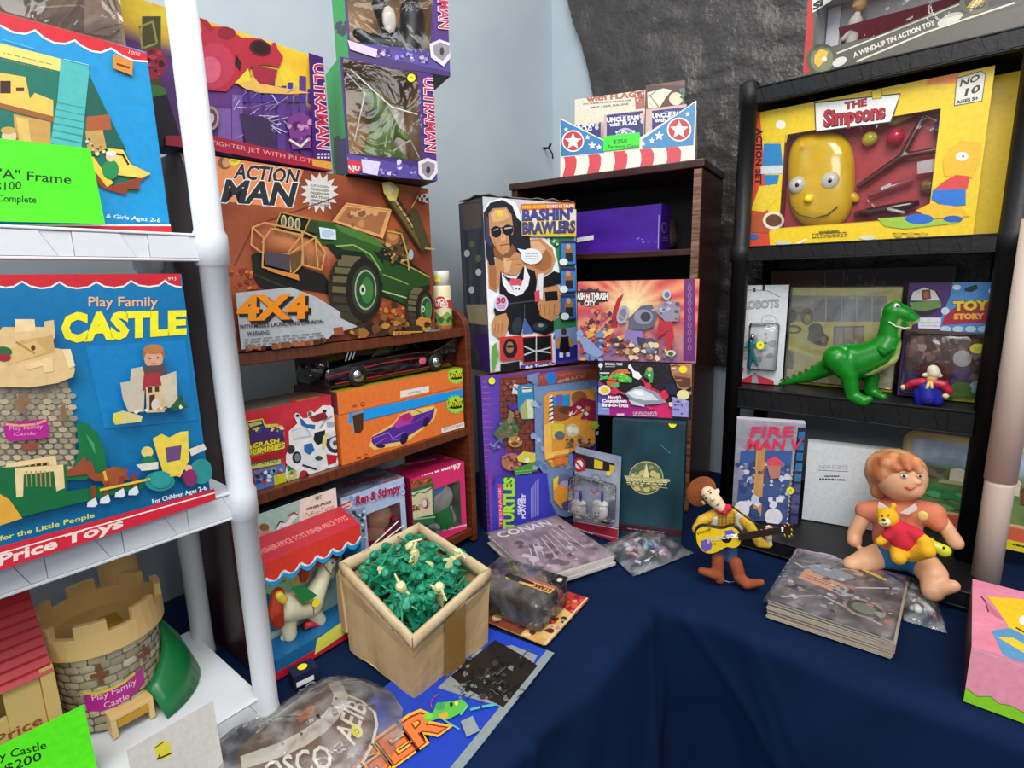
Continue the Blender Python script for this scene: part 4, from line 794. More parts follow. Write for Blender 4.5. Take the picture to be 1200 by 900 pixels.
W = 'e9eaec'
a.poly([(405, 170), (420, 150), (445, 160), (470, 190), (510, 190), (505, 150), (530, 135), (560, 150), (620, 95), (680, 95), (720, 130), (815, 150), (825, 260), (835, 330), (830, 460), (760, 560), (640, 600), (570, 600), (520, 670), (450, 660), (440, 600), (345, 530), (345, 470), (370, 400), (365, 290), (430, 230)], 'f4f2ee')
for c, p in ((W, [(640, 160), (810, 170), (815, 240), (650, 260)]), ('aab2bc', [(650, 220), (810, 215), (812, 245), (655, 262)]), ('c9ced6', [(385, 280), (500, 250), (545, 330), (400, 360)]), (W, [(390, 290), (480, 262), (520, 320), (400, 345)]), ('2d6aa8', [(445, 190), (470, 200), (500, 235), (565, 240), (560, 275), (500, 262), (460, 245)]), ('b8303a', [(515, 185), (640, 140), (655, 190), (560, 225)]), ('1f242e', [(560, 300), (640, 280), (635, 370), (580, 395), (550, 350)]), (W, [(480, 380), (600, 420), (650, 500), (600, 580), (480, 560), (440, 500), (450, 420)]), ('2a6fae', [(480, 390), (540, 375), (560, 430), (520, 468), (480, 440)]), ('2b2e38', [(470, 535), (580, 570), (570, 582), (465, 550)])): a.poly(p, c)
a.ell(425, 485, 34, 46, '23262e'); a.ell(428, 485, 20, 30, '7f8894'); a.ell(380, 425, 30, 34, '31343c', rot=.5); a.ell(710, 375, 92, 98, 'eceef0'); a.ell(712, 378, 68, 76, '2b313e'); a.ell(712, 378, 40, 46, 'd4dae2'); a.ell(712, 378, 18, 20, '4a5260'); a.poly([(645, 350), (700, 290), (720, 290), (720, 320)], 'd9dce0'); a.line([(640, 560), (720, 540), (790, 440), (800, 330)], 22, 'eceef0'); a.poly([(645, 460), (730, 470), (720, 520), (660, 545)], 'c4202c'); a.ell(590, 490, 28, 18, '38503c'); a.poly([(620, 330), (660, 290), (640, 410), (610, 420)], 'e9d88a')
a.ell(478, 615, 34, 34, 'b02a30'); a.poly([(490, 600), (530, 620), (520, 650), (495, 640)], '1a1c24'); a.ell(428, 170, 14, 10, '23242a'); a.ell(522, 158, 16, 18, '6f6a62'); a.ell(605, 180, 50, 24, '8a2832'); a.ell(632, 135, 16, 10, '23242a'); a.line([(690, 175), (640, 200), (600, 260)], 6, '7f868e'); a.ell(748, 200, 8, 12, 'b03a3a'); a.ell(785, 205, 8, 12, 'b03a3a')
for k in range(18):
    y = 55 + k * 28
    a.poly([(795 + (k % 2) * 16, y), (811 + (k % 2) * 16, y - 3), (812 + (k % 2) * 16, y + 25), (796 + (k % 2) * 16, y + 28)], '17161a'); a.poly([(811 - (k % 2) * 16, y), (827 - (k % 2) * 16, y - 3), (828 - (k % 2) * 16, y + 25), (812 - (k % 2) * 16, y + 28)], 'e8d98a')
a.star(785, 108, 32, 16, 8, 'f0e62e'); a.done()
# --- orange cartons and the black car
B = Box('car_carton', 'orange carton with a blue stripe picturing a purple finned car', 'box', LP(.489, .758, .9965), AL, .288, .0855, .13, cols=('ee7a34', 'e0722e', 'ee7a34', 'ee7a34', 'ee7a34', 'ee7a34'))
Q = (380, 400, 5.622)
a = B.art(z=Q); a.poly([(160, 470), (945, 305), (945, 352), (260, 525), (160, 545)], '1b9ff0'); a.line([(255, 526), (945, 354)], 4, '12506e')
a.poly([(160, 462), (258, 445), (258, 565), (240, 590), (205, 608), (190, 600), (180, 480)], '8a98b8'); a.poly([(185, 490), (258, 468), (256, 580), (235, 605), (200, 606)], '4d3016')
a.poly([(295, 690), (320, 620), (455, 540), (500, 480), (590, 450), (640, 440), (720, 425), (745, 450), (720, 520), (560, 650), (480, 690), (380, 705), (330, 715)], 'f4d06a')
a.poly([(315, 630), (395, 590), (450, 560), (540, 500), (620, 480), (700, 455), (728, 435), (718, 495), (690, 540), (560, 620), (500, 660), (330, 690), (310, 660)], '5a2a96'); a.poly([(450, 560), (500, 490), (560, 468), (590, 500), (560, 545), (480, 570)], 'c4389a'); a.ell(540, 500, 34, 24, 'b52a70'); a.line([(320, 640), (420, 600), (450, 640), (520, 600)], 4, 'b98ae0'); a.line([(330, 680), (400, 640), (480, 650), (545, 610)], 4, 'a070d8'); a.line([(455, 560), (580, 540), (700, 470)], 4, '8a5ac8')
a.ell(525, 640, 24, 40, '2a1248', rot=.4); a.ell(670, 530, 18, 34, '2a1248', rot=.4); a.ell(370, 690, 30, 12, '2a1248'); a.line([(560, 440), (600, 450), (640, 470)], 6, '3f8a8a')
def burst(a, cx, cy, r):
    a.star(cx, cy, r, r * .82, 16, '8fd45a'); a.star(cx, cy, r * .86, r * .68, 14, 'b5e23a'); a.poly([(cx - r * .75, cy - r * .3), (cx - r * .2, cy - r * .25), (cx, cy - r * .55), (cx + r * .2, cy - r * .25), (cx + r * .75, cy - r * .4), (cx + r * .6, cy + r * .35), (cx, cy + r * .45), (cx - r * .6, cy + r * .4)], '1b2c14'); a.text('BATMAN', (cx - r * .62, cy + r * .25), (cx + r * .62, cy + r * .12), r * .5, 'f0ea2a', bold=.03, up=(0, -1))
burst(a, 862, 415, 66); a.poly([(770, 575), (925, 530), (930, 562), (772, 604)], 'f4efe8'); a.text('BATMOBILE', (785, 590), (915, 552), 14, '6a5a50', up=(0, -1)); a.text('DC', (215, 775), (242, 770), 14, '55200e', bold=.03); a.ell(272, 755, 15, 15, '7a3012'); a.ell(272, 755, 11, 11, 'ee7a34'); a.line([(272, 742), (272, 768)], 3, '7a3012')
a.done()
B = Box('car_display_tray', 'open orange display tray with a yellow back panel under a black finned car', 'box', LP(.489, .757, .9965 + .0858), AL, .288, .037, .13, cols=('ee7a34', '7a3b4a', 'ee7a34', 'a5962a', 'ee7a34', 'ee7a34'))
a = B.art(z=Q); a.poly([(500, 328), (690, 293), (690, 332), (502, 372)], 'f2ebe4'); a.text('BATMOBILE', (555, 352), (635, 335), 14, '6a4a40', up=(0, -1)); burst(a, 868, 225, 60); a.text('DC', (190, 435), (215, 430), 14, '55200e', bold=.03); a.ell(252, 413, 15, 15, '7a3012'); a.ell(252, 413, 11, 11, 'ee7a34'); a.line([(252, 400), (252, 426)], 3, '7a3012'); a.done()
MB().box(-.144, .144, .118, .12, .0372, .093).build('back_panel', mat('yellow_card', 'f2ea3a', .5), B.root); MB().box(-.144, -.142, .02, .1178, .0372, .088).build('side_panel', mat('plum_card', '6b3f5c', .5), B.root)
# black car (plain finned convertible)
BLK = mat('gloss_black_paint', '0c0809', .12, coat=.8); car = empty('toy_car', B.root.matrix_basis @ Matrix.Translation((-.004, .057, .0375)) @ Matrix.Scale(1.12, 4), 'glossy black toy convertible with tail fins and red trim on the orange tray', 'toy car')
prof = [(-.130, .003), (-.136, .02), (-.13, .034), (-.06, .040), (-.02, .041), (.03, .041), (.085, .039), (.125, .036), (.128, .010), (.120, .003)]
Mc = Matrix(((1, 0, 0, 0), (0, 0, 1, 0), (0, 1, 0, 0), (0, 0, 0, 1)))
MB().prism([(x, z) for x, z in prof], -.040, .040, M=Mc).build('car_body', BLK, car, bevel=.006, smooth=True)
for sy in (-1, 1):
    MB().prism([(.04, .030), (.09, .040), (.128, .058), (.136, .060), (.128, .026), (.06, .026)], sy * .040 - .003, sy * .040 + .003, M=Mc).build('tail_fin', BLK, car, bevel=.002)
    for x in (-.082, .078):
        MB().lathe([(0, 0), (.0, .0), (.014, 0), (.016, .002), (.016, .010), (.014, .012), (0, .012)], 22, M=Matrix.Translation((x, sy * .037 - .006, .0165)) @ Matrix.Rotation(-PI / 2, 4, 'X') @ Matrix.Translation((0, 0, -.002))).build('wheel', mat('tyre_black', '111', .6), car, smooth=True)
        MB().lathe([(0, -.001), (.009, 0), (.010, .016), (.0, .016)], 16, M=Matrix.Translation((x, sy * .037 - .0065, .0165)) @ Matrix.Rotation(-PI / 2, 4, 'X') @ Matrix.Translation((0, 0, -.003))).build('hub_cap', mat('chrome', 'c9ccd0', .15, 1), car, smooth=True)
MB().tube([(-.134, -.0412, .022), (-.03, -.0415, .029), (.06, -.0415, .028), (.125, -.0415, .030)], .0011, 6, 'a22').tube([(-.12, -.0412, .010), (.11, -.0412, .010)], .0009, 6).build('red_trim', mat('red_trim', 'a8202a', .3), car)
MB().add([(-.052, -.034, .034), (-.052, .034, .034), (-.026, .028, .060), (-.026, -.028, .060), (-.026, -.030, .062), (.0, -.036, .036)], [(0, 1, 2, 3)]).add([(-.052, -.0345, .034), (-.026, -.029, .060), (-.004, -.036, .034)], [(0, 1, 2)]).build('windscreen', film('car_glass', gloss=.4, bump=.05), car)
MB().add([(.055, -.034, .034), (.055, .034, .034), (.032, .026, .058), (.032, -.026, .058)], [(0, 1, 2, 3)]).build('rear_screen', film('car_glass'), car)
MB().tube([(-.052, -.035, .035), (-.025, -.029, .061), (.0, 0, .064), (.032, -.026, .059), (.056, -.034, .035)], .0017, 8).tube([(-.052, .035, .035), (-.025, .029, .061), (.0, 0, .064), (.032, .026, .059), (.056, .034, .035)], .0017, 8).tube([(-.025, -.029, .061), (-.025, .029, .061)], .0015, 6).build('canopy_frame', BLK, car, smooth=True)
MB().box(-.02, .03, -.028, .028, .034, .040).build('cockpit', mat('red_trim'), car, bevel=.002)
for k in range(3): MB().tube([(-.088 + k * .006, -.02, .034), (-.080 + k * .006, -.02, .05)], .0016, 6).build('chrome_pipe', mat('chrome'), car)
MB().lathe([(0, 0), (.012, 0), (.009, .018), (0, .018)], 14, M=Matrix.Translation((-.136, -.02, .03)) @ Matrix.Rotation(-PI / 2 + .3, 4, 'Y') @ Matrix.Translation((0, 0, -.006))).build('front_wrap', film('car_glass'), car)
MB().ball((.048, -.0418, .022), (.008, .0008, .006), 10).build('door_emblem', mat('pink_print', 'd8607a', .4), car)
# ================================================================== bottom shelf of the brown bookcase
Q = (380, 520, 6.316)
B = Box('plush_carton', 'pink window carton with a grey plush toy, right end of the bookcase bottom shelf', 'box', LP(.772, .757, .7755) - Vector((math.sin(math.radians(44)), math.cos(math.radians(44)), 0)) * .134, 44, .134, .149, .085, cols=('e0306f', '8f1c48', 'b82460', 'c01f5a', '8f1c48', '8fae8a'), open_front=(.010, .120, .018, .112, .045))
a = B.art('top', z=Q); a.poly([(540, 160), (900, 40), (1060, 100), (600, 200)], 'a51a4c'); a.fine(580, 150, 830, 160, 2, 'e9a0b8', 5, -.18); a.poly([(880, 100), (960, 82), (970, 95), (890, 115)], 'e8603a'); a.done('top_print')
a = B.art(z=Q); a.poly([(595, 235), (685, 205), (690, 230), (600, 260)], 'e8503a'); a.line([(605, 245), (680, 220)], 5, 'f4c0a0'); a.text('Ren & Stimpy', (722, 238), (1010, 165), 46, 'f6eef0', bold=.04, shear=.1, up=(0, -1)); a.text('Saves Christmas', (830, 660), (1055, 605), 16, 'f6e6ea', bold=.03, up=(0, -1))
a.poly([(605, 280), (700, 260), (800, 240), (800, 290), (610, 350)], 'b0502c'); a.blobs(610, 275, 790, 300, 20, 8, 18, ['c98a3a', '3a5a2a', 'c4402c', '6a2a1a'], 3, -.1)
a.poly([(615, 345), (810, 285), (815, 590), (622, 620)], '2a6a44'); a.poly([(628, 365), (795, 318), (800, 520), (634, 560)], 'd6cfa6'); a.line([(628, 375), (660, 385), (700, 355), (740, 362), (795, 325)], 9, '2c5a38'); a.ell(745, 440, 34, 46, 'c8a89a'); a.ell(748, 445, 20, 34, '8a2a3a'); a.ell(740, 440, 16, 28, 'e6dcc8'); a.blobs(640, 450, 700, 500, 12, 8, 16, ['b5523c', '6a3a2a', 'c9a46a'], 5); a.line([(630, 560), (815, 540)], 10, '9fc08a')
a.done()
organic('plush_toy', [((.015, .026, .078), (.036, .022, .030)), ((.02, .03, .045), .024, (.02, .03, .03), .026), ((.045, .03, .04), .009, (.05, .025, .022), .010), ((-.008, .025, .03), .010, (.015, .018, .022), .010)], mat('grey_plush', 'd8d2c8', .9, bump=.4, bscale=300), B.root, .003, colfn=None)
organic('plush_vest', [((.02, .027, .042), .0255, (.02, .027, .030), .0275)], mat('green_felt', '26a852', .9), B.root, .003)
organic('plush_cap', [((-.012, .020, .098), .013, (.012, .024, .104), .016)], mat('blue_felt', '4a98d8', .9), B.root, .003); organic('plush_slipper', [((.0, .016, .026), .009, (.028, .014, .024), .011)], mat('white_felt', 'e8e8e6', .9), B.root, .003)
MB().box(.012, .040, .012, .0125, .040, .058, 'f0eae6').box(.018, .034, .0115, .0118, .056, .064, 'c4303c').build_flat('hang_tag', PRINT, B.root)
B.window(.010, .120, .018, .112)
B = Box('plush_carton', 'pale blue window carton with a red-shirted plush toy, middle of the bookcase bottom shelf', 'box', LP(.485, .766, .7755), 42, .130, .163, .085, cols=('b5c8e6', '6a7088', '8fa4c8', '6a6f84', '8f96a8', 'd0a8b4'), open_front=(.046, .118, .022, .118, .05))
a = B.art('top', z=Q); a.fill(lambda u, v: mixc('4a4e60', '8a90a8', .5 + nz(u, v, 2, 6)), 16, 8); a.fine(140, 290, 460, 320, 3, '8a1c3c', 10, -.25); a.line([(440, 285), (540, 250)], 12, 'b84a4a'); a.done('top_print')
a = B.art(z=Q); a.fill(lambda u, v: mixc('8fa8d4', 'd6dff0', .5 + nz(u, v, 3, 7)) if (v > .74 or u > .9) else mixc('5f78a8', 'c8d2e4', .5 + 1.4 * nz(u, v, 5, 14)), 1, 1) if 0 else None
a.poly([(100, 410), (600, 265), (605, 375), (110, 500)], 'b5c6e6'); a.blobs(110, 410, 600, 480, 50, 8, 26, ['8fa8d8', 'd0dbf2', 'a3b6de', 'c3cfe8'], 4, -.25); a.ell(150, 450, 50, 34, 'e9d2cf'); a.line([(110, 462), (185, 425)], 12, 'd8503a'); a.line([(112, 485), (180, 455)], 8, 'd8503a')
a.text('Ren & Stimpy', (230, 450), (555, 350), 62, 'a51c4c', bold=.05, up=(0, -1), out='d8c8dc', outw=.03)
a.poly([(110, 510), (296, 460), (300, 800), (110, 800)], '8a9ab8'); a.blobs(115, 520, 290, 760, 70, 6, 20, ['2a4a7a', 'd6dce8', '5a78a8', '2f6a8a', 'e6e4e0', '3a3a4a'], 6, -.2)
a.done()
organic('plush_toy', [((.032, .04, .085), (.026, .02, .026)), ((.02, .04, .05), .022, (.03, .04, .03), .022)], mat('peach_plush', 'e6b090', .85, bump=.3, bscale=300), B.root, .003)
organic('plush_shirt', [((.0, .03, .035), .016, (.045, .03, .045), .018), ((-.015, .028, .022), .014, (.02, .03, .03), .018)], mat('red_felt', 'cc2440', .85), B.root, .003); MB().ball((.050, .018, .080), .007).build('plush_nose', mat('red_felt'), B.root, smooth=True)
MB().add([(-.008, .048, .09), (.05, .048, .09), (.05, .048, .118), (-.008, .048, .118)], [(0, 1, 2, 3)], 'd88aa0').build_flat('insert_card', PRINT, B.root)
for p in ([(-.02, -.002, .055), (.045, -.004, .085)], [(-.02, -.002, .05), (.055, -.004, .072)]): MB().tube(p, .0012, 6).build('tie_string', mat('white_string', 'e8e8e6', .5), B.root)
B.window(.046, .118, .022, .118)
B = Box('plain_carton', 'dark grey carton lying behind the pony package on the bookcase bottom shelf', 'box', LP(.318, .80, .7755), AL, .16, .175, .1, cols=('2c2c30', '222', '2a2a2e', '3a3a40', '222', '222'))
# --- pony package: back card, red canopy, base tray and the pony itself
Q = (290, 600, 4.5)
root = empty('pony_package', frameM(LP(.383, .690, Z0), AL), 'red and blue scalloped toy package with a tall printed back card, holding a toy pony', 'package')
MB().box(-.066, .080, .052, .054, .0, .226, 'a9c6b8').build_flat('back_card', PRINT, root)
a = Art(root, (-.066, .052, 0), (1, 0, 0), (0, 0, 1), (0, -1, 0), .146, .226, Q); a.poly([(60, 10), (272, -60), (275, 120), (60, 240)], 'a3c4b8'); a.poly([(272, -140), (480, -140), (480, 60), (275, 120)], 'f2dccf')
a.ell(90, 105, 26, 42, 'c98c74'); a.ell(88, 80, 26, 20, '8f5a3c'); a.poly([(150, 90), (175, 50), (200, 60), (235, 20), (260, 0), (262, 25), (240, 45), (225, 75), (190, 85), (165, 110)], 'e9e4dc'); a.line([(148, 88), (172, 50), (190, 55)], 7, '3a2a22'); a.line([(215, 20), (245, 2), (262, 15)], 8, '8a4a34'); a.line([(180, 80), (176, 108)], 6, '5a5048'); a.line([(225, 70), (228, 92)], 6, '5a5048'); a.ell(158, 155, 20, 14, 'b5584a'); a.line([(70, 190), (180, 150)], 8, '5ab5cf')
a.text("Pull-a-Tune", (302, 30), (455, -20), 24, 'c27a6c', up=(0, -1)); a.text('PONY', (305, 78), (452, 28), 34, 'c24440', bold=.05, up=(0, -1)); a.text('FISHER-PRICE', (312, -8), (440, -48), 13, '5a4440', bold=.03, up=(0, -1)); a.text('987', (355, -60), (390, -72), 20, '6a5450', up=(0, -1)); a.fine(310, 100, 440, 118, 2, 'a88078', 3, -.3)
a.poly([(95, 330), (232, 290), (240, 390), (100, 440)], '8fc493'); a.text('CHIMES AS', (108, 368), (190, 345), 12, '24402a', bold=.02, up=(0, -1)); a.text('IT ROCKS', (112, 392), (200, 366), 12, '24402a', bold=.02, up=(0, -1)); a.poly([(225, 285), (270, 270), (280, 380), (238, 390)], 'e6cf7a'); a.poly([(60, 430), (110, 430), (300, 560), (60, 660)], '2c6a9a'); a.done('card_print')
mb = MB(); mb.add([(-.070, 0, .178), (.084, 0, .178), (.084, .050, .194), (-.070, .050, .194)], [(0, 1, 2, 3)], 'b52a38'); mb.add([(-.070, 0, .178), (.084, 0, .178), (.084, 0, .166), (-.070, 0, .166)], [(0, 1, 2, 3)], 'dc3428'); mb.add([(.084, 0, .0), (.084, .050, .0), (.084, .050, .194), (.084, 0, .178)], [(0, 1, 2, 3)], '1a94d4'); mb.build_flat('canopy', PRINT, root)
a = Art(root, (-.070, 0, .142), (1, 0, 0), (0, 0, 1), (0, -1, 0), .154, .036); a.uv = True
n = 6; pts = [(0, .95), (1, .95)]
sc = []
for k in range(n):
    for i in range(7): t = i / 6; sc.append(((k + t) / n, .42 - .26 * math.sin(PI * t)))
a.poly([(0, 0)] + [(x, y - .17) for x, y in sc] + [(1, 0)] if 0 else [(x, y) for x, y in sc] + [(1, 1), (0, 1)], 'dc3428', clip=False)
a.line(sc, .022, 'f4f4f0'); a.poly([(x, y - .02) for x, y in sc] + [(x, y - .22) for x, y in reversed(sc)], '1a94d4', clip=False); a.k += 4; a.line(sc, .03, 'f4f4f0'); a.done('scalloped_trim')
a = Art(root, (-.070, 0, .178), (1, 0, 0), Vector((0, .050, .016)).normalized(), Vector((0, -.016, .050)).normalized(), .154, .052); a.uv = True; a.text('FISHER-PRICE TOYS FISHER-PRICE TOYS', (.05, .35), (.95, .35), .2, 'e89a90'); a.done('canopy_print')
MB().box(-.070, .084, .0, .050, .0, .012, 'c8203a').box(-.069, .083, .001, .0505, .0122, .030, '17679c').build_flat('base_tray', PRINT, root)
MB().add([(-.012, -.0008, .006), (.060, -.0008, .012), (.060, -.0008, .036), (-.006, -.0008, .028)], [(0, 1, 2, 3)], 'dfe05a').build_flat('yellow_label', PRINT, root)
pony = empty('toy_pony', root.matrix_basis @ Matrix.Translation((0, .027, .031)), 'cream toy pony with a red mane, green saddle and a round yellow price dot', 'toy')
m = Matrix.Translation((0, .027, .031)); F = lambda p, y=0: in_frame(pony, p, y, Q)
cream = mat('cream_pony_plastic', 'd9d3b4', .25)
organic('body', [(F((200, 500)), .022, F((330, 490)), .0185), (F((330, 490)), .0185, F((395, 350)), .0115), (F((395, 350)), .0115, F((425, 270)), .0125), (F((425, 270)), .0115, F((432, 330)), .0085), (F((205, 520)), .014, F((225, 650)), .0095), (F((330, 510)), .0125, F((385, 570)), .009), (F((232, 640), .012), .009, F((205, 660), .012), .009)], cream, pony, .0025, 3)
organic('mane', [(F((290, 300), -.003), .0105, F((400, 220), -.002), .0105), (F((400, 220), 0), .010, F((460, 225), .002), .0095), (F((300, 300), -.003), .010, F((300, 345), -.002), .008)], mat('red_brown_plastic', 'a8331a', .3), pony, .0025, 2)
organic('tail', [(F((160, 430), -.014), .009, F((150, 520), -.017), .011), (F((150, 520), -.017), .011, F((165, 590), -.015), .008)], mat('red_brown_plastic'), pony, .0025, 2)
organic('tail_bow', [(F((168, 440), -.024), .006, F((190, 465), -.024), .006)], mat('yellow_plastic', 'd8bf3a', .3), pony, .0025, 1)
sd = [F((230, 400), -.0205), F((290, 385), -.0185), F((365, 440), -.0215), F((290, 490), -.0255)]; MB().add(sd, [(0, 1, 2, 3)]).build('saddle', mat('green_toy_plastic'), pony, thick=.002)
bl = [F((432, 250), -.0135), F((400, 280), -.0135), F((440, 330), -.0125), F((455, 290), -.0135)]; MB().tube(bl, .0009, 6).tube([F((292, 490), -.0255), F((345, 475), -.020), F((350, 540), -.018)], .0009, 6).build('bridle', mat('brass_cord', '8a6a3a', .5), pony)
MB().ball(F((448, 268), -.0125), .0016, 8).build('eye', mat('dark_eye', '111', .2), pony, smooth=True)
c = F((362, 478), -.0225); MB().prism([(c.x + .0065 * ca(t), c.z + .0065 * sa(t)) for t in [2 * PI * i / 14 for i in range(14)]], c.y - .0008, c.y, 'f0e030', Matrix(((1, 0, 0, 0), (0, 0, 1, 0), (0, 1, 0, 0), (0, 0, 0, 1)))).build_flat('price_sticker', PRINT, pony)
MB().tube([F((300, 600), .0), F((350, 585), 0), F((420, 610), 0)], .006, 8).build('red_rocker', mat('red_toy_plastic'), pony, smooth=True)
MB().add([(-.0695, -.0006, .031), (.083, -.0006, .031), (.083, -.0006, .139), (-.0695, -.0006, .139)], [(0, 1, 2, 3)]).build('window_film', film(), root) if 0 else None

# ================================================================== CENTRE, in front of the corner bookcase
Q = (560, 420, 4.287)
B = Box('playset_carton', 'tall purple and brick carton picturing a cutaway street playset, behind the comics', 'box', (-.061, 1.122, Z0), 66.1, .283, .347, .035, lean=2, cols=('4a3596', '33205c', '6b2f2c', '7a4034', '33205c', '33205c'))
a = B.art(z=Q)
a.fill(lambda u, v: mixc('4433a0', '6a44b0', .5 + nz(u, v, 2, 5) + (.3 if u < .1 else 0)), 14, 14)
for k in range(26): a.poly([(25, 110 + k * 29), (48 + (k * 37 % 30), 112 + k * 29), (48 + (k * 37 % 30), 118 + k * 29), (25, 120 + k * 29)], 'b0489a')
a.poly([(110, 95), (270, 75), (285, 450), (255, 470), (150, 470), (130, 420), (110, 250)], '7a3a2c')
for j in range(13): a.line([(112, 105 + j * 28), (280, 95 + j * 28)], 3, '4a1f1c')
for j in range(13):
    for i in range(4): a.line([(130 + i * 42 + (j % 2) * 20, 105 + j * 28), (130 + i * 42 + (j % 2) * 20, 131 + j * 28)], 3, '4a1f1c')
a.blobs(115, 110, 270, 440, 26, 8, 16, ['8f4a3a', '9a5a44', '6a2c26'], 3)
a.poly([(175, 125), (210, 135), (205, 180), (165, 175)], 'd8d2cc'); a.line([(175, 140), (200, 165)], 6, '3a3238'); a.poly([(192, 135), (275, 125), (280, 300), (220, 305), (195, 250)], '2a86b4'); a.poly([(215, 145), (265, 140), (262, 165), (218, 168)], 'e0d8c8'); a.line([(218, 152), (262, 148)], 5, '3a2a2a'); a.poly([(205, 245), (240, 200), (275, 215), (275, 300), (215, 300)], 'a3ac6a'); a.poly([(240, 205), (272, 205), (272, 300), (245, 300)], 'd2d4b0'); a.poly([(140, 220), (200, 225), (185, 260), (150, 250)], '4a3090')
a.poly([(70, 375), (105, 335), (150, 290), (175, 300), (200, 350), (190, 400), (130, 395), (110, 420)], '4a6a4a'); a.poly([(150, 260), (175, 270), (165, 330), (140, 320)], '8a7a5a'); a.blobs(90, 320, 200, 410, 26, 6, 14, ['5a7a4a', '3a4a3a', '8a5a3a', 'a8744a'], 4); a.ell(180, 415, 36, 28, 'b8864a'); a.blobs(155, 395, 205, 430, 10, 5, 11, ['6a3a2a', 'e0c890', '5a6a3a'], 6); a.line([(110, 400), (60, 440)], 6, '7a78b0'); a.blobs(55, 400, 110, 450, 8, 6, 12, ['5a58a0', '8a88c0'], 6)
a.ell(160, 515, 50, 44, 'b06a50'); a.blobs(120, 480, 200, 550, 14, 8, 18, ['c98a6a', '8a4a3a', 'd8a880', '6a3a3a'], 7); a.poly([(185, 490), (220, 462), (280, 470), (290, 510), (240, 522), (195, 510)], 'd4c84a'); a.ell(238, 505, 12, 12, 'e9e4c0'); a.poly([(170, 550), (285, 510), (290, 560), (230, 570), (180, 585)], '4f8a3a'); a.fine(175, 555, 260, 580, 2, '8fd06a', 4, -.1)
# blue stone arch and orange interior
a.poly([(240, 80), (300, 68), (300, 120), (595, 85), (597, 330), (560, 340), (455, 370), (470, 560), (460, 800), (360, 770), (335, 680), (335, 590), (280, 520), (272, 120), (240, 110)], '7189b4'); a.blobs(270, 110, 600, 560, 50, 8, 22, ['8aa0c8', '5f78a6', '9fb2d4', '6a82ae'], 8)
a.poly([(290, 75), (590, 35), (592, 98), (292, 132)], '9a4a38'); a.fine(300, 105, 580, 125, 2, '6a2a22', 3, -.12); a.fine(300, 85, 580, 100, 2, 'c07058', 3, -.13); a.ell(355, 95, 26, 30, '1878c8'); a.text('SEWER PLAYSET', (388, 122), (530, 90), 16, 'd8a890', up=(0, -1))
a.poly([(315, 190), (345, 165), (570, 150), (575, 420), (440, 470), (440, 530), (360, 540), (325, 500)], 'dc9438'); a.poly([(360, 190), (450, 175), (450, 250), (362, 262)], '2a8ac4'); a.poly([(378, 180), (410, 175), (410, 225), (380, 228)], '6a58b0'); a.ell(495, 195, 40, 36, '8f5a34'); a.ell(400, 270, 60, 40, '8a4f34'); a.ell(430, 255, 40, 20, '5f3626')
a.poly([(345, 185), (360, 178), (366, 320), (345, 325)], 'e9dcd0')
for k in range(6): a.line([(346, 200 + k * 22), (364, 192 + k * 22)], 7, '3a2230')
a.poly([(450, 240), (510, 190), (575, 210), (580, 310), (500, 300), (520, 260), (460, 290)], '8a1c44'); a.blobs(440, 240, 540, 300, 18, 7, 16, ['e9c8a8', 'c4322e', 'f0e6dc', 'b8703a', '7a2a3a'], 9); a.poly([(315, 330), (355, 315), (360, 520), (322, 500)], 'f0b452'); a.poly([(355, 320), (420, 325), (415, 395), (360, 400)], 'd4c43a'); a.ell(395, 380, 26, 22, '5a6a7a'); a.ell(458, 355, 34, 34, 'c9bf96'); a.ell(448, 350, 14, 16, 'e6e2d0'); a.ell(476, 352, 13, 15, 'e0dcc4')
a.blobs(425, 390, 560, 440, 30, 8, 18, ['7a5a3a', '9a7a52', '5a4030', 'b8986a'], 10); a.poly([(325, 470), (440, 445), (440, 470), (325, 500)], 'eec060'); a.poly([(365, 480), (425, 470), (425, 520), (370, 530)], 'e07a3a'); a.line([(330, 500), (440, 480)], 4, 'a8602a'); a.star(570, 330, 26, 14, 8, '9ac43a')
a.poly([(360, 600), (385, 580), (450, 620), (445, 740), (400, 740), (365, 700)], 'e89a34'); a.ell(412, 600, 40, 28, '6a6a96'); a.ell(425, 620, 30, 16, 'a8a4c4'); a.ell(430, 725, 26, 20, '5a4a8a'); a.poly([(362, 595), (390, 580), (380, 640), (365, 650)], 'f0c83a')
a.blobs(330, 560, 470, 790, 30, 8, 18, ['7f97c0', '6a84b0', '93a8cc'], 11) if 0 else None
# lower blue panel and lettering
a.poly([(60, 640), (80, 590), (330, 565), (345, 700), (385, 790), (380, 810), (45, 880)], '3a3ab0'); a.poly([(30, 560), (60, 560), (60, 870), (45, 880)], '7a3aa0'); a.poly([(85, 618), (108, 622), (120, 830), (92, 838)], 'c23a7a'); a.text('TEENAGE', (108, 828), (100, 640), 12, 'f0c8dc', up=(-1, 0))
a.text('TURTLES', (165, 850), (168, 588), 50, '2c5a1c', bold=.09, up=(-1, 0)); a.text('TURTLES', (163, 848), (166, 590), 48, 'a8e03a', bold=.05, up=(-1, 0))
a.text('SEWER', (205, 770), (205, 690), 20, 'e4e0f4', bold=.04, up=(-1, 0)); a.text('PLAYSET', (222, 790), (222, 670), 16, 'e4e0f4', bold=.04, up=(-1, 0))
for k in range(6): a.line([(252 + k * 7, 790 - k * 3), (252 + k * 7, 640 - k * 10)], 2, 'b8b4e8')
a.done(); s = B.art(z=Q); s.k = 100; s.dot(66, 112, 17); s.done('price_sticker')
Q = (540, 220, 4.093)
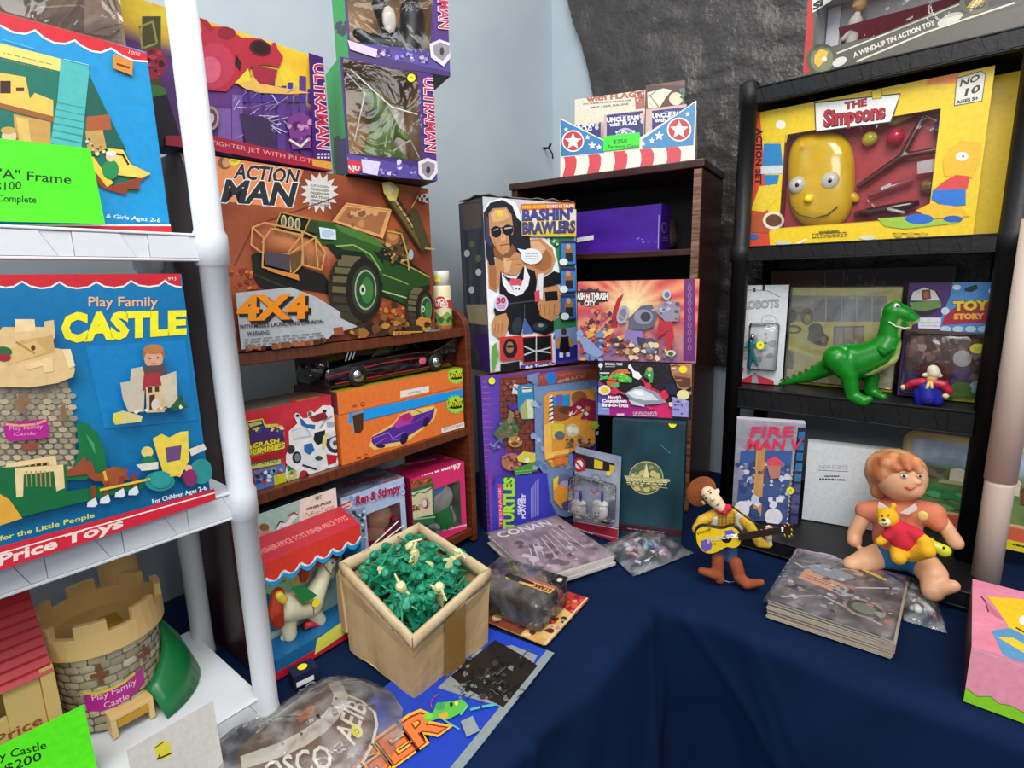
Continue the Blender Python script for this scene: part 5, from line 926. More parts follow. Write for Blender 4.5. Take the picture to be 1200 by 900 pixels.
B = Box('wrestler_carton', 'tall worn carton picturing a long-haired wrestler in sunglasses, standing on the playset carton', 'box', (-.046, 1.154, 1.0955), 55.6, .248, .362, .10, lean=1.5, cols=('d8d6dc', '23222e', '8a8894', '8c8878', '3a3a44', '3a3a44'))
a = B.art('left', z=Q); a.fill(lambda u, v: mixc('1c2030', '4a4450', .5 + nz(u, v, 5, 6)), 8, 20); a.poly([(5, 60), (95, 55), (100, 190), (10, 205)], '5a4c44'); a.line([(10, 75), (95, 70)], 6, '2a2622')
for x, y in ((30, 315), (85, 405), (52, 490), (55, 270), (85, 340)): a.ell(x, y, 14, 17, 'c9ccd0' if y > 300 and y != 340 else '5a6a4a')
a.poly([(25, 560), (125, 560), (130, 660), (40, 650)], '9a8a6a'); a.poly([(60, 700), (135, 700), (140, 880), (110, 880)], '3a1a6a'); a.done('side_print')
a = B.art(z=Q)
a.fill(lambda u, v: mixc('dcdae0', 'aab8c8', .4 + nz(u, v, 4, 3)), 8, 10)
a.poly([(300, 240), (545, 235), (560, 880), (300, 880)], '3a8a5a'); a.blobs(420, 230, 545, 280, 16, 8, 20, ['3f7a2f', '6aa04a', '2a4a2a', 'd6dcc8'], 3)
SK, SK2, SK3 = 'c9905f', 'a86c42', 'e0b088'
a.poly([(105, 120), (130, 70), (200, 45), (260, 70), (290, 140), (320, 240), (400, 240), (450, 290), (470, 390), (480, 480), (480, 520), (470, 620), (430, 650), (450, 700), (440, 720), (560, 880), (130, 880), (130, 700), (125, 560), (120, 330)], 'f4f4f6')
a.poly([(108, 120), (140, 72), (200, 58), (245, 85), (270, 150), (300, 200), (310, 290), (280, 300), (262, 260), (150, 340), (150, 380), (130, 330), (112, 240)], '1d1f2c'); 
for k in range(16): a.line([(118 + k * 3, 130 + k * 4), (120 + k * 4, 300 - k * 3)], 2.5, '4a4c6a'); a.line([(255 + k * 2, 130 + k * 6), (262 + k * 3, 240 + k * 3)], 2.5, '4a4c6a')
a.poly([(130, 125), (150, 100), (215, 95), (240, 130), (250, 200), (240, 270), (215, 320), (195, 322), (160, 285), (135, 230)], SK); a.poly([(140, 130), (160, 108), (215, 105), (230, 140), (200, 160), (150, 165)], SK3); a.poly([(185, 180), (205, 175), (212, 250), (190, 255)], SK3); a.line([(185, 278), (230, 270)], 5, '8a4434'); a.poly([(150, 240), (175, 300), (200, 325), (165, 300)], SK2); a.line([(195, 160), (195, 240)], 3, SK2)
a.ell(166, 212, 25, 28, '14141c', rot=-.1); a.ell(222, 203, 26, 26, '14141c'); a.line([(140, 200), (245, 185)], 5, '14141c'); a.line([(155, 205), (175, 198)], 5, '9aa4c0'); a.line([(208, 196), (238, 192)], 7, 'a8b2cc')
a.ell(184, 126, 17, 17, 'e6d23a')
a.poly([(150, 340), (200, 330), (270, 290), (310, 250), (380, 245), (435, 290), (450, 350), (430, 400), (360, 440), (330, 400), (300, 380), (250, 400), (200, 400), (170, 500), (130, 480), (125, 360)], SK); a.poly([(345, 300), (400, 290), (432, 330), (430, 380), (390, 402), (350, 385)], SK2); a.poly([(320, 262), (370, 258), (405, 290), (392, 318), (345, 300)], SK3); a.line([(300, 262), (318, 330), (345, 385)], 4, SK2); a.line([(200, 345), (238, 372), (285, 330)], 4, SK2); a.line([(240, 372), (242, 400)], 4, SK2); a.poly([(250, 250), (300, 190), (318, 250), (300, 290), (272, 310)], '1d1f2c'); a.poly([(240, 120), (300, 180), (322, 250), (330, 295), (285, 305), (255, 270)], '1d1f2c'); a.poly([(112, 250), (150, 300), (160, 370), (135, 380), (118, 330)], '1d1f2c'); a.poly([(225, 225), (325, 230), (335, 335), (240, 345)], '1d1f2c'); a.poly([(165, 318), (195, 328), (240, 300), (285, 320), (300, 372), (262, 420), (215, 415), (175, 385)], SK); a.poly([(175, 322), (198, 332), (238, 302), (232, 340), (205, 352)], SK2); a.line([(205, 378), (280, 366)], 3, SK2); a.poly([(150, 285), (170, 300), (198, 324), (225, 306), (242, 270), (262, 300), (225, 345), (190, 350), (155, 325)], '8a5634'); a.poly([(200, 335), (240, 340), (230, 400), (205, 410)], SK3); a.line([(215, 350), (270, 340)], 4, SK2); a.poly([(130, 370), (165, 380), (165, 490), (135, 470)], SK2)
a.poly([(185, 400), (215, 430), (260, 440), (295, 380), (350, 400), (360, 450), (350, 540), (200, 550), (180, 500)], '121218'); a.poly([(195, 545), (360, 530), (375, 600), (440, 630), (440, 690), (400, 705), (340, 690), (300, 620), (285, 705), (230, 700), (205, 640)], '15171c'); a.ell(265, 660, 24, 40, '2f3640', rot=.3); a.ell(375, 665, 34, 22, '2f3640'); a.ell(378, 660, 14, 8, '8a96a0'); a.line([(300, 560), (300, 620)], 4, '454c56'); a.poly([(290, 700), (300, 625), (345, 695)], '4a66a8'); a.line([(200, 560), (360, 540)], 5, '4a4e58')
a.poly([(190, 405), (210, 440), (230, 455), (265, 470), (295, 440), (300, 370), (325, 430), (318, 470), (290, 510), (260, 520), (220, 500), (195, 460)], 'f0f0f2'); a.ell(245, 452, 18, 18, 'd8506a'); a.ell(270, 455, 18, 18, 'd8506a'); a.ell(266, 486, 17, 18, 'f2f2f2'); a.ell(260, 484, 4, 5, '15151a'); a.ell(273, 486, 4, 5, '15151a')
for k in range(5): a.line([(200 + k * 8, 425 + k * 10), (245, 480 + k * 3)], 1.8, '9aa0a8')
a.poly([(380, 440), (440, 400), (470, 410), (480, 455), (420, 475), (385, 480)], '17171d'); a.poly([(390, 480), (460, 470), (478, 505), (470, 600), (430, 640), (380, 620), (360, 560), (375, 520)], SK); a.poly([(395, 500), (455, 495), (460, 540), (400, 545)], '17171d')
for k in range(4): a.line([(375 + k * 22, 560), (372 + k * 23, 612)], 4, SK2)
a.poly([(365, 415), (390, 410), (385, 540), (362, 520)], 'e6e6ea'); a.poly([(160, 610), (210, 600), (225, 640), (215, 690), (190, 730), (145, 700), (140, 650)], SK); 
for k in range(3): a.line([(160 + k * 16, 650), (155 + k * 17, 700)], 4, SK2)
a.poly([(150, 580), (200, 570), (210, 600), (160, 615)], '17171d'); a.poly([(345, 500), (370, 490), (372, 540), (350, 550)], 'd84a6a')
a.ell(186, 553, 34, 40, 'e4dcea'); a.ell(186, 553, 28, 34, 'd0b8dc'); a.text('30', (166, 556), (206, 552), 26, 'b8303a', bold=.05, up=(0, -1)); a.fine(168, 562, 205, 580, 2, 'b8303a', 3)
a.poly([(280, 80), (540, 72), (540, 108), (280, 112)], 'e0742c'); a.text('MOVING AND SHAKING', (288, 102), (400, 98), 14, 'f0d84a', bold=.03, up=(0, -1)); a.text('SOUND FX TALKIN', (405, 98), (535, 96), 14, 'f4ece0', bold=.04, up=(0, -1)); a.poly([(280, 112), (545, 106), (545, 235), (330, 235), (290, 200)], 'e8e2d8'); a.poly([(285, 205), (545, 215), (545, 235), (300, 232)], 'e6c43a')
a.text("BASHIN'", (290, 160), (525, 152), 52, '28263c', bold=.06, up=(0, -1)); a.text("BASHIN'", (290, 158), (525, 150), 50, '4a4c96', bold=.03, up=(0, -1)); a.text('BRAWLERS', (290, 222), (538, 215), 52, '28263c', bold=.06, up=(0, -1), out='e6c43a', outw=.05); a.text('BRAWLERS', (290, 220), (538, 213), 50, '4a4c96', bold=.03, up=(0, -1))
a.ell(330, 330, 52, 38, 'f2f4f8', rot=.05); a.poly([(262, 292), (300, 300), (285, 320)], 'f2f4f8'); a.fine(300, 310, 360, 345, 3, '5a6a8a', 3)
for y0, c in ((255, '3f86c4'), (385, '3f86c4'), (515, '2f6ea8')): a.poly([(468, y0), (542, y0), (545, y0 + 115), (470, y0 + 118)], '3a2a7a'); a.poly([(470, y0 + 14), (541, y0 + 14), (542, y0 + 110), (472, y0 + 114)], c); a.ell(508, y0 + 55, 20, 34, SK2); a.ell(506, y0 + 28, 11, 14, 'd0a070'); a.poly([(492, y0 + 60), (526, y0 + 58), (530, y0 + 100), (494, y0 + 100)], '2a2a34'); a.ell(484 if y0 < 500 else 490, y0 + 102, 20, 17, 'eef0f4')
a.poly([(178, 715), (285, 708), (288, 820), (180, 830)], 'd03a34'); a.ell(228, 770, 34, 48, '1d1b22'); a.ell(226, 765, 18, 28, 'a87048'); a.ell(226, 760, 19, 7, '14141a'); a.poly([(284, 715), (425, 705), (430, 830), (288, 842)], 'd03a34'); a.poly([(288, 720), (420, 710), (424, 825), (292, 836)], '131418'); a.line([(295, 760), (350, 785), (420, 765)], 7, 'c8ccd4'); a.line([(295, 800), (350, 780), (420, 790)], 7, 'c8ccd4'); a.line([(352, 712), (352, 832)], 5, 'c8ccd4')
a.poly([(440, 680), (550, 665), (560, 850), (445, 850)], '8aa0d8'); a.poly([(445, 760), (555, 750), (562, 860), (447, 860)], '2a2a8a'); a.ell(484, 690, 13, 18, '5a3a2a'); a.poly([(462, 715), (508, 712), (512, 790), (465, 792)], '14141c'); a.poly([(450, 720), (470, 716), (462, 770), (448, 770)], 'c08a60'); a.poly([(505, 716), (528, 725), (525, 765), (510, 760)], 'c08a60'); a.rect(462, 790, 480, 812, 'e9eaf0'); a.rect(495, 788, 512, 808, 'e9eaf0'); a.poly([(180, 845), (270, 830), (275, 890), (180, 890)], '121218'); a.poly([(140, 760), (160, 740), (172, 800), (150, 880), (138, 870)], '6aa84a')
a.poly([(275, 850), (440, 835), (560, 815), (565, 870), (280, 895)], '4a3a9a'); a.text('..., Hulk, Trouble Pad', (285, 872), (440, 852), 16, 'f2f0f8', bold=.04, up=(0, -1)) if 0 else a.text('Hulk, Trouble Pad', (300, 870), (440, 852), 16, 'f2f0f8', bold=.04, up=(0, -1))
a.done()
mb = MB(); vs = []; 
for j in range(5):
    for i in range(13): vs.append((-.126 + .252 * i / 12, .004 + .092 * j / 4, .3625 + .004 + .010 * abs(nz(i * .5, j * .7, 3, 1)) + (.006 if j in (0, 4) else 0) * nz(i, j, 8, 1)))
mb.add(vs, [(j * 13 + i, j * 13 + i + 1, (j + 1) * 13 + i + 1, (j + 1) * 13 + i) for j in range(4) for i in range(12)]); mb.build('crumpled_top_flap', mat('worn_card', '6f6a58', .7, col2='918c78', nscale=60), B.root, thick=.0015)
# --- teal slipcase, marvin-sized carton, bike carton: one stack
B = Box('teal_slipcase', 'tall dark teal slipcase with a gold globe emblem, behind the clear toy baggie', 'box', (.206, 1.094, Z0), 112.7, .145, .259, .045, roll=0, cols=('12333c', '0c2228', '0c2228', '183c46', '0c2228', '0c2228'))
a = B.art(z=(640, 520, 4.5)); a.fill(lambda u, v: mixc('0d2c36', '1c4650', .5 + nz(u, v, 2, 4)), 8, 10)
a.ell(527, 180, 92, 88, 'c9bf84', 30); a.ell(527, 180, 88, 84, '5c6a52', 30); a.blobs(460, 120, 590, 240, 40, 10, 26, ['9a9462', 'c9bc78', '7f8660', 'dccf88'], 3); a.poly([(510, 180), (530, 100), (545, 180)], 'e6dc9a'); a.poly([(412, 165), (650, 185), (655, 198), (620, 205), (420, 185)], 'b8ae78'); a.text('TIME-LIFE', (440, 198), (620, 204), 22, 'e6dc9a', bold=.03, up=(0, -1)) if 0 else a.fine(425, 175, 640, 205, 3, 'e6dc9a', 5, .05, 4); a.line([(430, 212), (640, 232)], 4, 'a8a070')
a.line([(600, 0), (655, 50)], 4, '5f8086'); a.poly([(380, 415), (725, 455), (725, 490), (380, 450)], '3a1420'); a.text('COLLECTORS EDITION', (430, 440), (625, 465), 13, 'a07a80', up=(0, -1)) if 0 else a.fine(430, 436, 625, 446, 1, 'a07a80', 5, .12, 2); a.line([(378, 415), (725, 455)], 3, '5a2a38'); a.done()
s = B.art(z=(540, 410, 3.6)); s.k = 50; s.dot(894, 310, 17); s.done('price_sticker')
Q = (690, 410, 9.23)
B = Box('rocket_carton', 'black and magenta carton picturing a silver flying toy, lying on the teal slipcase', 'box', (.180, 1.118, 1.0045), 106, .187, .1145, .06, cols=('17131c', '0e0c12', '2a1a2e', '2a2430', '17131c', '17131c'))
a = B.art(z=Q); a.fill(lambda u, v: mixc('120e16', '241a2a', .5 + nz(u, v, 2, 6)), 8, 6)
a.poly([(95, 330), (180, 380), (240, 460), (450, 560), (900, 600), (900, 740), (95, 700)], 'a41c7c'); a.poly([(95, 340), (200, 470), (230, 700), (95, 700)], '5a4aa0'); a.poly([(95, 560), (225, 640), (225, 700), (95, 695)], '7a96d0'); a.poly([(700, 620), (840, 560), (900, 620), (905, 735), (760, 730)], 'd8266a')
for k in range(60):
    r0 = random.Random(k + 40); a.ell(r0.uniform(480, 880), r0.uniform(140, 420), 2, 2, 'c9c4d6', 5)
a.ell(130, 165, 24, 26, 'e6e6ea'); a.line([(130, 190), (130, 215)], 5, 'e6e6ea'); a.text('SPECIAL TIME', (178, 162), (365, 165), 24, 'd8d4dc', bold=.04, up=(0, -1)); a.fine(178, 172, 290, 180, 1, 'd8d4dc', 6); a.poly([(120, 240), (225, 240), (225, 256), (120, 256)], 'd8d4dc'); a.text('Zoom', (120, 318), (205, 305), 38, '4ad06a', bold=.06, up=(0, -1), shear=.2)
a.poly([(200, 320), (250, 240), (330, 205), (420, 205), (435, 250), (350, 270), (290, 330)], 'd0683a'); a.poly([(215, 300), (300, 250), (400, 260), (470, 310), (465, 350), (340, 345), (290, 300)], '4ac43f'); a.blobs(240, 230, 440, 340, 20, 8, 20, ['58d04a', 'e08a4a', '2f8a34', '9adf6a'], 4); a.poly([(190, 330), (330, 345), (325, 400), (240, 405), (200, 370)], 'c9683c'); a.ell(290, 380, 40, 26, '4fae6a')
a.poly([(430, 160), (450, 150), (490, 220), (545, 240), (575, 290), (540, 320), (480, 290), (470, 230), (428, 190)], 'eeeef2'); a.poly([(630, 185), (690, 190), (700, 260), (690, 350), (660, 355), (640, 300), (600, 270)], '3f9a4a'); a.ell(660, 205, 26, 24, 'e09a7a'); a.ell(655, 270, 14, 16, 'f0f0f0'); a.poly([(595, 260), (640, 270), (640, 310), (605, 290)], '2a6a34')
a.ell(280, 440, 46, 36, 'd8284a'); a.line([(320, 445), (390, 470)], 22, 'd8284a'); a.poly([(390, 465), (480, 410), (560, 380), (660, 410), (780, 480), (840, 560), (760, 580), (600, 590), (470, 550), (420, 500)], '8f98a4'); a.poly([(410, 460), (500, 420), (580, 420), (680, 470), (760, 540), (600, 540), (480, 510)], 'd4dae2'); a.ell(540, 460, 60, 26, 'f4f6f8', rot=.2); a.line([(580, 310), (640, 400), (740, 440), (840, 520)], 26, 'c8203c'); a.ell(640, 385, 34, 36, 'e0344e'); a.ell(820, 480, 44, 54, 'd8284a'); a.poly([(430, 530), (600, 590), (610, 610), (470, 585)], 'c8ccd8'); a.poly([(620, 600), (720, 620), (660, 650)], 'e0344e')
a.ell(173, 430, 66, 54, 'e8dcc8'); a.ell(173, 430, 40, 36, 'd8ca3a'); a.text('Marvin\'s', (215, 518), (350, 514), 26, 'f2eef4', bold=.05, up=(0, -1)); a.text('Countdown', (150, 560), (410, 562), 32, 'f2eef4', bold=.06, up=(0, -1)); a.text('Bird-O-Tron', (148, 605), (425, 612), 34, 'f2eef4', bold=.06, up=(0, -1)); a.fine(135, 622, 225, 630, 1, 'f2eef4', 5)
a.fine(480, 655, 740, 705, 3, 'f4c0dc', 8); a.poly([(305, 680), (385, 680), (385, 705), (305, 705)], 'e8b8d8')
a.poly([(880, 120), (1115, 128), (1110, 480), (960, 400), (940, 330), (900, 260), (885, 200)], 'b88058'); a.poly([(905, 260), (935, 250), (1000, 240), (1110, 260), (1110, 400), (1000, 410), (955, 370), (925, 300)], 'a06c48'); a.poly([(925, 275), (1000, 285), (1100, 300), (1100, 390), (990, 400), (955, 360), (935, 310)], '5f3a28'); a.ell(975, 322, 34, 10, 'b87a5c'); a.line([(890, 170), (950, 160), (990, 180)], 12, '3a221a'); a.ell(920, 195, 20, 10, 'e4d8cc'); a.ell(1018, 205, 46, 40, 'f0e030'); a.poly([(820, 370), (900, 345), (960, 400), (940, 480), (850, 470)], '1c2240'); a.poly([(960, 400), (1040, 430), (1110, 390), (1108, 440), (960, 450)], '14161e'); a.ell(1020, 480, 70, 55, 'e6dc9a', 12); a.poly([(905, 500), (1080, 545), (1075, 720), (905, 710)], '9a94d0'); a.blobs(910, 540, 1060, 690, 16, 8, 24, ['c4c0e6', '6a64a4', '4a4880'], 4); a.poly([(865, 560), (905, 555), (905, 610), (870, 600)], 'e0d8a0')
a.done()
Q = (660, 210, 3.915)
B = Box('bike_carton', 'wide sunburst carton picturing an armored motorcycle rider, on the black flying-toy carton', 'box', (.140, 1.146, 1.1205), 110, .238, .163, .06, cols=('8a5a70', '3a1c30', '5a2a50', '7a5a60', '3a1c30', '3a1c30'))
a = B.art(z=Q)
def sb(u, v):
    dx, dy = (u - .47) * 1.4, v - .70; an = math.atan2(dy, dx); r_ = math.hypot(dx, dy); t = .5 + .5 * sa(an * 17 + 1.5 * sa(an * 5)); c = mixc('c8404a', 'f0a070', t * .8 + .2 * nz(u, v, 2, 8)); c = mixc('f6e6a8', c, min(1, r_ * 2.6)); return mixc(c, '8f6a90', max(0, (.55 - v) * 1.6 + nz(u, v, 4, 6) * .4))
a.fill(sb, 60, 40)
a.poly([(555, 445), (605, 445), (605, 835), (550, 835)], '6a2a6a'); a.text('OUTLAWS', (572, 800), (575, 480), 18, 'b07ab8', up=(-1, 0)) if 0 else a.line([(582, 480), (578, 800)], 3, 'a870b0')
for k in range(9): a.ell(580, 500 + k * 34, 9, 13, 'a870b0'); a.ell(580, 500 + k * 34, 6, 10, '6a2a6a')
a.star(122, 540, 82, 62, 12, '38303c', sy=.55); a.poly([(60, 512), (208, 515), (208, 560), (60, 560)], '1a1418'); a.text('ASH N THRASH', (64, 552), (204, 552), 30, 'e8e0da', bold=.06, up=(0, -1)); a.rect(104, 518, 122, 555, 'b02028'); a.text('N', (107, 550), (120, 550), 22, 'e8e0da', bold=.06); a.text('CITY', (98, 580), (148, 580), 22, 'e8e0da', bold=.06, up=(0, -1), out='1a1418', outw=.06)
a.poly([(215, 680), (230, 600), (250, 545), (278, 525), (255, 590), (248, 680)], 'b01c2c'); a.blobs(80, 600, 230, 680, 40, 6, 18, ['6a3a5a', '9a5a4a', 'c0566a', '4a2a44', 'd08a5a'], 5); a.blobs(90, 680, 300, 800, 60, 8, 22, ['c8603a', 'e0924a', '8a4a3a', '5a6a9a', 'c43a3a', 'e6b86a', '4a2a3a'], 6)
a.blobs(70, 700, 180, 830, 24, 10, 26, ['6a86b8', '8aa2cc', 'd8a04a', '4a5a8a'], 7); a.poly([(80, 720), (120, 730), (190, 800), (160, 815), (100, 790)], '8a9ac4')
a.ell(275, 620, 26, 44, 'a8a4b8', rot=.3); a.ell(275, 620, 16, 30, '7a748c', rot=.3); a.poly([(300, 640), (360, 580), (410, 575), (430, 620), (420, 670), (380, 690), (310, 690)], '5c6070'); a.ell(370, 630, 44, 34, '8a8e9c'); a.ell(380, 630, 24, 22, '3a3c4a'); a.line([(255, 615), (300, 660), (290, 710)], 6, 'a8a0a8'); a.line([(410, 600), (440, 590), (480, 600)], 8, 'a8a8b8')
a.poly([(290, 690), (370, 695), (360, 765), (280, 740)], '8a78b0'); a.poly([(340, 720), (430, 740), (440, 800), (350, 780)], '3a3c58'); a.ell(400, 770, 36, 44, '4a4a60'); a.ell(400, 770, 20, 26, '7a7c94'); a.blobs(300, 740, 520, 820, 30, 8, 20, ['c8a070', 'e6cfa0', '9a6a5a', '6a5a7a'], 8)
a.ell(476, 528, 20, 24, 'b8bcc8'); a.ell(478, 530, 12, 14, '6a6e80'); a.poly([(445, 570), (500, 550), (540, 590), (530, 650), (470, 650), (430, 610)], '8f8a9c'); a.blobs(445, 565, 530, 640, 16, 6, 14, ['b8b4c4', '5a5668', '7a748a'], 9); a.poly([(440, 650), (500, 650), (510, 720), (490, 790), (475, 780), (470, 700), (430, 730)], 'b8283a'); a.line([(470, 700), (500, 690)], 3, '7a1020'); a.ell(495, 795, 24, 14, 'c9d0b0'); a.ell(495, 798, 12, 9, '3a5a3a')
a.done()
# --- purple carton on the corner bookcase shelf
B = Box('purple_carton', 'plain glossy purple carton lying on the upper shelf of the corner bookcase', 'box', (.170, 1.417, 1.3485), 127, .221, .103, .055, cols=('3d128c', '2a0c60', '2e0f6c', '4a1a9a', '2a0c60', '2a0c60'))
a = B.art(z=Q); a.fill(lambda u, v: mixc('38107e', '4c1ca0', .5 + nz(u, v, 2, 3)), 8, 6); a.blobs(340, 260, 430, 290, 14, 3, 8, ['6a3ab0', '8a6ac0'], 3); a.line([(440, 165), (436, 318)], 3, 'b8a8d8'); a.done(); a = B.art('right', z=Q); a.ell(463, 222, 12, 26, '8a4a6a'); a.ell(463, 222, 7, 20, '2e0f6c'); a.fine(455, 255, 480, 285, 3, '8a6ab0', 3); a.done('side_print')
MB().add([(-.108, -.002, .030), (-.06, -.003, .034), (-.06, -.003, .045), (-.108, -.002, .041)], [(0, 1, 2, 3)], 'e4e2e6').build_flat('white_tag', PRINT, B.root, ) 
c = (.385, 1.375, 1.3485); organic('wrapped_bundle', [((0, 0, .03), .028, (.0, .01, .07), .022)], mat('brown_bundle', '2e2420', .5, col2='4a3a34', nscale=80), None, .005, M=Matrix.Translation(c)); tag(bpy.data.objects['wrapped_bundle'], 'small dim brown bundle beside the purple carton on the corner bookcase', 'bundle')
# --- flag counter display
Q = (620, 60, 4.615); K2 = (660, 100, 7.06)
SB_W, SB_H, SB_D = .312, .085, .12
root = empty('counter_display', frameM((.1305, 1.413, 1.5315), 110.4) @ Matrix.Translation((SB_W / 2, 0, 0)), 'stars and stripes counter display carton with sloping blue sides, atop the corner bookcase', 'display')
x = SB_W / 2
mb = MB(); Pz = Matrix(((1, 0, 0, 0), (0, 0, 1, 0), (0, 1, 0, 0), (0, 0, 0, 1)))
mb.prism([(-x, 0), (x, 0), (x, .1365), (.038, .077), (-.050, .077), (-x, .123)], 0, .0015, 'e8e0cc', Pz)
for sx in (-1, 1): mb.prism([(0, 0), (SB_D, 0), (SB_D, .07), (0, .120)], sx * x - .0008, sx * x + .0008, 'd8ceb8', Matrix(((0, 0, 1, 0), (1, 0, 0, 0), (0, 1, 0, 0), (0, 0, 0, 1))))
mb.box(-x, x, .0016, SB_D, 0, .0015, 'b8ae98').box(-x, x, SB_D - .0015, SB_D, .0016, .09, 'd8ceb8'); mb.build_flat('carton', PRINT, root)
a = Art(root, (-x, 0, 0), (1, 0, 0), (0, 0, 1), (0, -1, 0), SB_W, .14, Q)
a.poly([(172, 566), (888, 508), (893, 618), (175, 690)], 'ece6d4')
for x0, x1 in ((185, 250), (315, 382), (455, 525), (597, 668), (738, 815)):
    y = 566 - (x0 - 172) * .08; a.poly([(x0, y), (x1 - 8, y - 5), (x1 + 8, y + 20), (x1 + 6, y + 60), (x1 - 8, y + 112), (x0 - 6, y + 120), (x0 + 10, y + 60), (x0 + 8, y + 22)], 'd2404a')
a.poly([(172, 366), (405, 482), (405, 555), (172, 574)], '2f7ab0'); a.poly([(612, 474), (902, 272), (888, 508), (612, 530)], '3f86b8'); a.line([(170, 366), (408, 484)], 5, 'f0ece0'); a.line([(612, 474), (903, 270)], 5, 'f0ece0'); a.line([(902, 270), (890, 620)], 5, 'f0ece0'); a.line([(172, 572), (405, 552)], 3, 'f0ece0')
for cx, cy, r in ((238, 486, 60), (812, 424, 66)): a.ell(cx, cy, r, r * .98, 'f4efe6', 24); a.ell(cx, cy, r * .88, r * .86, 'c42c3a', 24); a.star(cx, cy + 2, r * .8, r * .34, 5, 'f4efe6')
for cx, cy, r in ((200, 424, 13), (317, 466, 16), (342, 510, 24), (379, 520, 18), (619, 500, 14), (664, 484, 18), (704, 458, 28), (858, 342, 16)): a.star(cx, cy, r, r * .42, 5, 'f4efe6')
a.done()
MB().box(-.050, .034, -.0025, -.0005, .053, .086, '37e02a').build_flat('price_card', PRINT, root)
a = Art(root, (-.050, -.0026, .053), (1, 0, 0), (0, 0, 1), (0, -1, 0), .084, .033, Q); a.text('$250', (455, 500), (530, 496), 22, '175a14', bold=.02, up=(0, -1)); a.text('Factory Case', (428, 526), (592, 520), 18, '175a14', bold=.02, up=(0, -1)); a.done('pen_lettering')
M = root.matrix_basis
def dcard(x0, x1, z0, z1, y, col, draw, label, grp=None, lean=0):
    r = empty('header_card', M @ Matrix.Translation(((x0 + x1) / 2, y, z0)), label, 'card', grp); w_ = x1 - x0
    MB().box(-w_ / 2, w_ / 2, 0, .0015, 0, z1 - z0, col).build_flat('card', PRINT, r)
    a = Art(r, (-w_ / 2, 0, 0), (1, 0, 0), (0, 0, 1), (0, -1, 0), w_, z1 - z0, K2); draw(a); a.done('card_print')
def blue(a):
    a.rect(-60, 150, 1150, 620, 'c9a0a0')
    for x0, t in ((-10, 0), (350, 1), (725, 2)):
        a.poly([(x0 + 0, 265 - t * 28), (x0 + 320 - (10 if t == 0 else 0), 215 - t * 28), (x0 + 330, 600), (x0, 600)], '27246e')
for k, (x0, x1, zt) in enumerate(((-.145, -.058, .122), (-.053, .038, .138), (.044, .134, .140))):
    def draw(a, k=k):
        x = (20, 355, 730)[k]; y = (290, 240, 205)[k]
        a.k = 2; a.rect(-200, 0, 1200, 900, 'c9a8a4'); a.k = 3
        pts = [(x + (-60 if k == 0 else 5), y + (12 if k == 0 else 6)), (x + (290 if k == 0 else 322), y - (30 if k else 26)), (x + (292 if k == 0 else 326), 700), (x - 60 if k == 0 else x + 4, 700)]; a.poly(pts, '27246e')
        a.text('UNCLE SAM', (x + (-40 if k == 0 else 8), y + 66), (x + (232 if k == 0 else 268), y + (44 if k else 48)), 36, 'e4e0ea', bold=.06, up=(0, -1)); a.text('with FLAG', (x + (10 if k == 0 else 30), y + 100), (x + (215 if k == 0 else 252), y + 84), 30, 'e4e0ea', bold=.05, up=(0, -1))
        a.ell(x + (258 if k == 0 else 298), y + 14, 22, 24, 'd8b8b8'); a.ell(x + (258 if k == 0 else 300), y + 58, 16, 20, 'c9c0d0'); a.fine(x + 110, y + 4, x + 200, y + 14, 1, 'a8a4c8', 5)
        cx = x + 160; cy = y + 178; a.ell(cx, cy, 80, 66, 'b8b4cc', 20); a.ell(cx, cy, 62, 50, '5a5696', 20); a.blobs(cx - 90, cy - 40, cx + 90, cy + 30, 16, 8, 20, ['e6e4ec', 'd8d0d8', '8a84b0'], 3)
    dcard(x0, x1, .030, zt, .012 + .004 * k, 'b8928c', draw, ('purple-blue header card half hidden behind the left slope of the flag display', 'purple-blue header card in the middle of the flag display', 'purple-blue header card behind the right slope of the flag display')[k], 'header cards in the flag display')
def tan(a):
    a.rect(80, 0, 600, 420, 'd8d2bc'); a.text('with FLAG', (196, 134), (600, 96), 44, 'b05a48', bold=.05, up=(0, -1)); a.text('ON THE BULLSEYE, UNCLE SAM', (165, 162), (560, 128), 12, '4a443c', bold=.03, up=(0, -1)); a.text('MIT USA EAGLE', (230, 192), (540, 160), 14, '4a443c', bold=.03, up=(0, -1))
    a.poly([(590, 60), (672, 40), (676, 190), (600, 200)], 'a85a4c'); a.blobs(600, 60, 665, 190, 10, 6, 16, ['e6d8c8', '6a2a24', 'd8a890'], 3)
dcard(-.128, .040, .030, .186, .034, 'd8d2bc', tan, 'cream back card lettered in red, rising behind the flag display')
def pic(a):
    a.rect(690, 0, 1060, 330, '4a2a22'); a.poly([(695, 60), (830, 25), (900, 40), (850, 100), (800, 180), (700, 190)], 'd6d6bc'); a.line([(705, 70), (790, 180)], 6, '1a1a18'); a.line([(705, 140), (760, 190)], 8, 'c8b8a8'); a.line([(705, 95), (775, 40)], 5, '1a1a18'); a.poly([(880, 90), (900, 60), (900, 160), (860, 190), (810, 180)], '5a2c20'); a.ell(932, 112, 56, 54, 'e0ccae'); a.poly([(960, 30), (1050, 10), (1050, 160), (985, 170), (985, 100)], '5c7a66'); a.blobs(970, 30, 1040, 140, 12, 8, 18, ['7a9a80', '3a5044'], 4)
dcard(.041, .128, .030, .196, .036, '6a4a3a', pic, 'picture card with a pale disc behind the right side of the flag display')
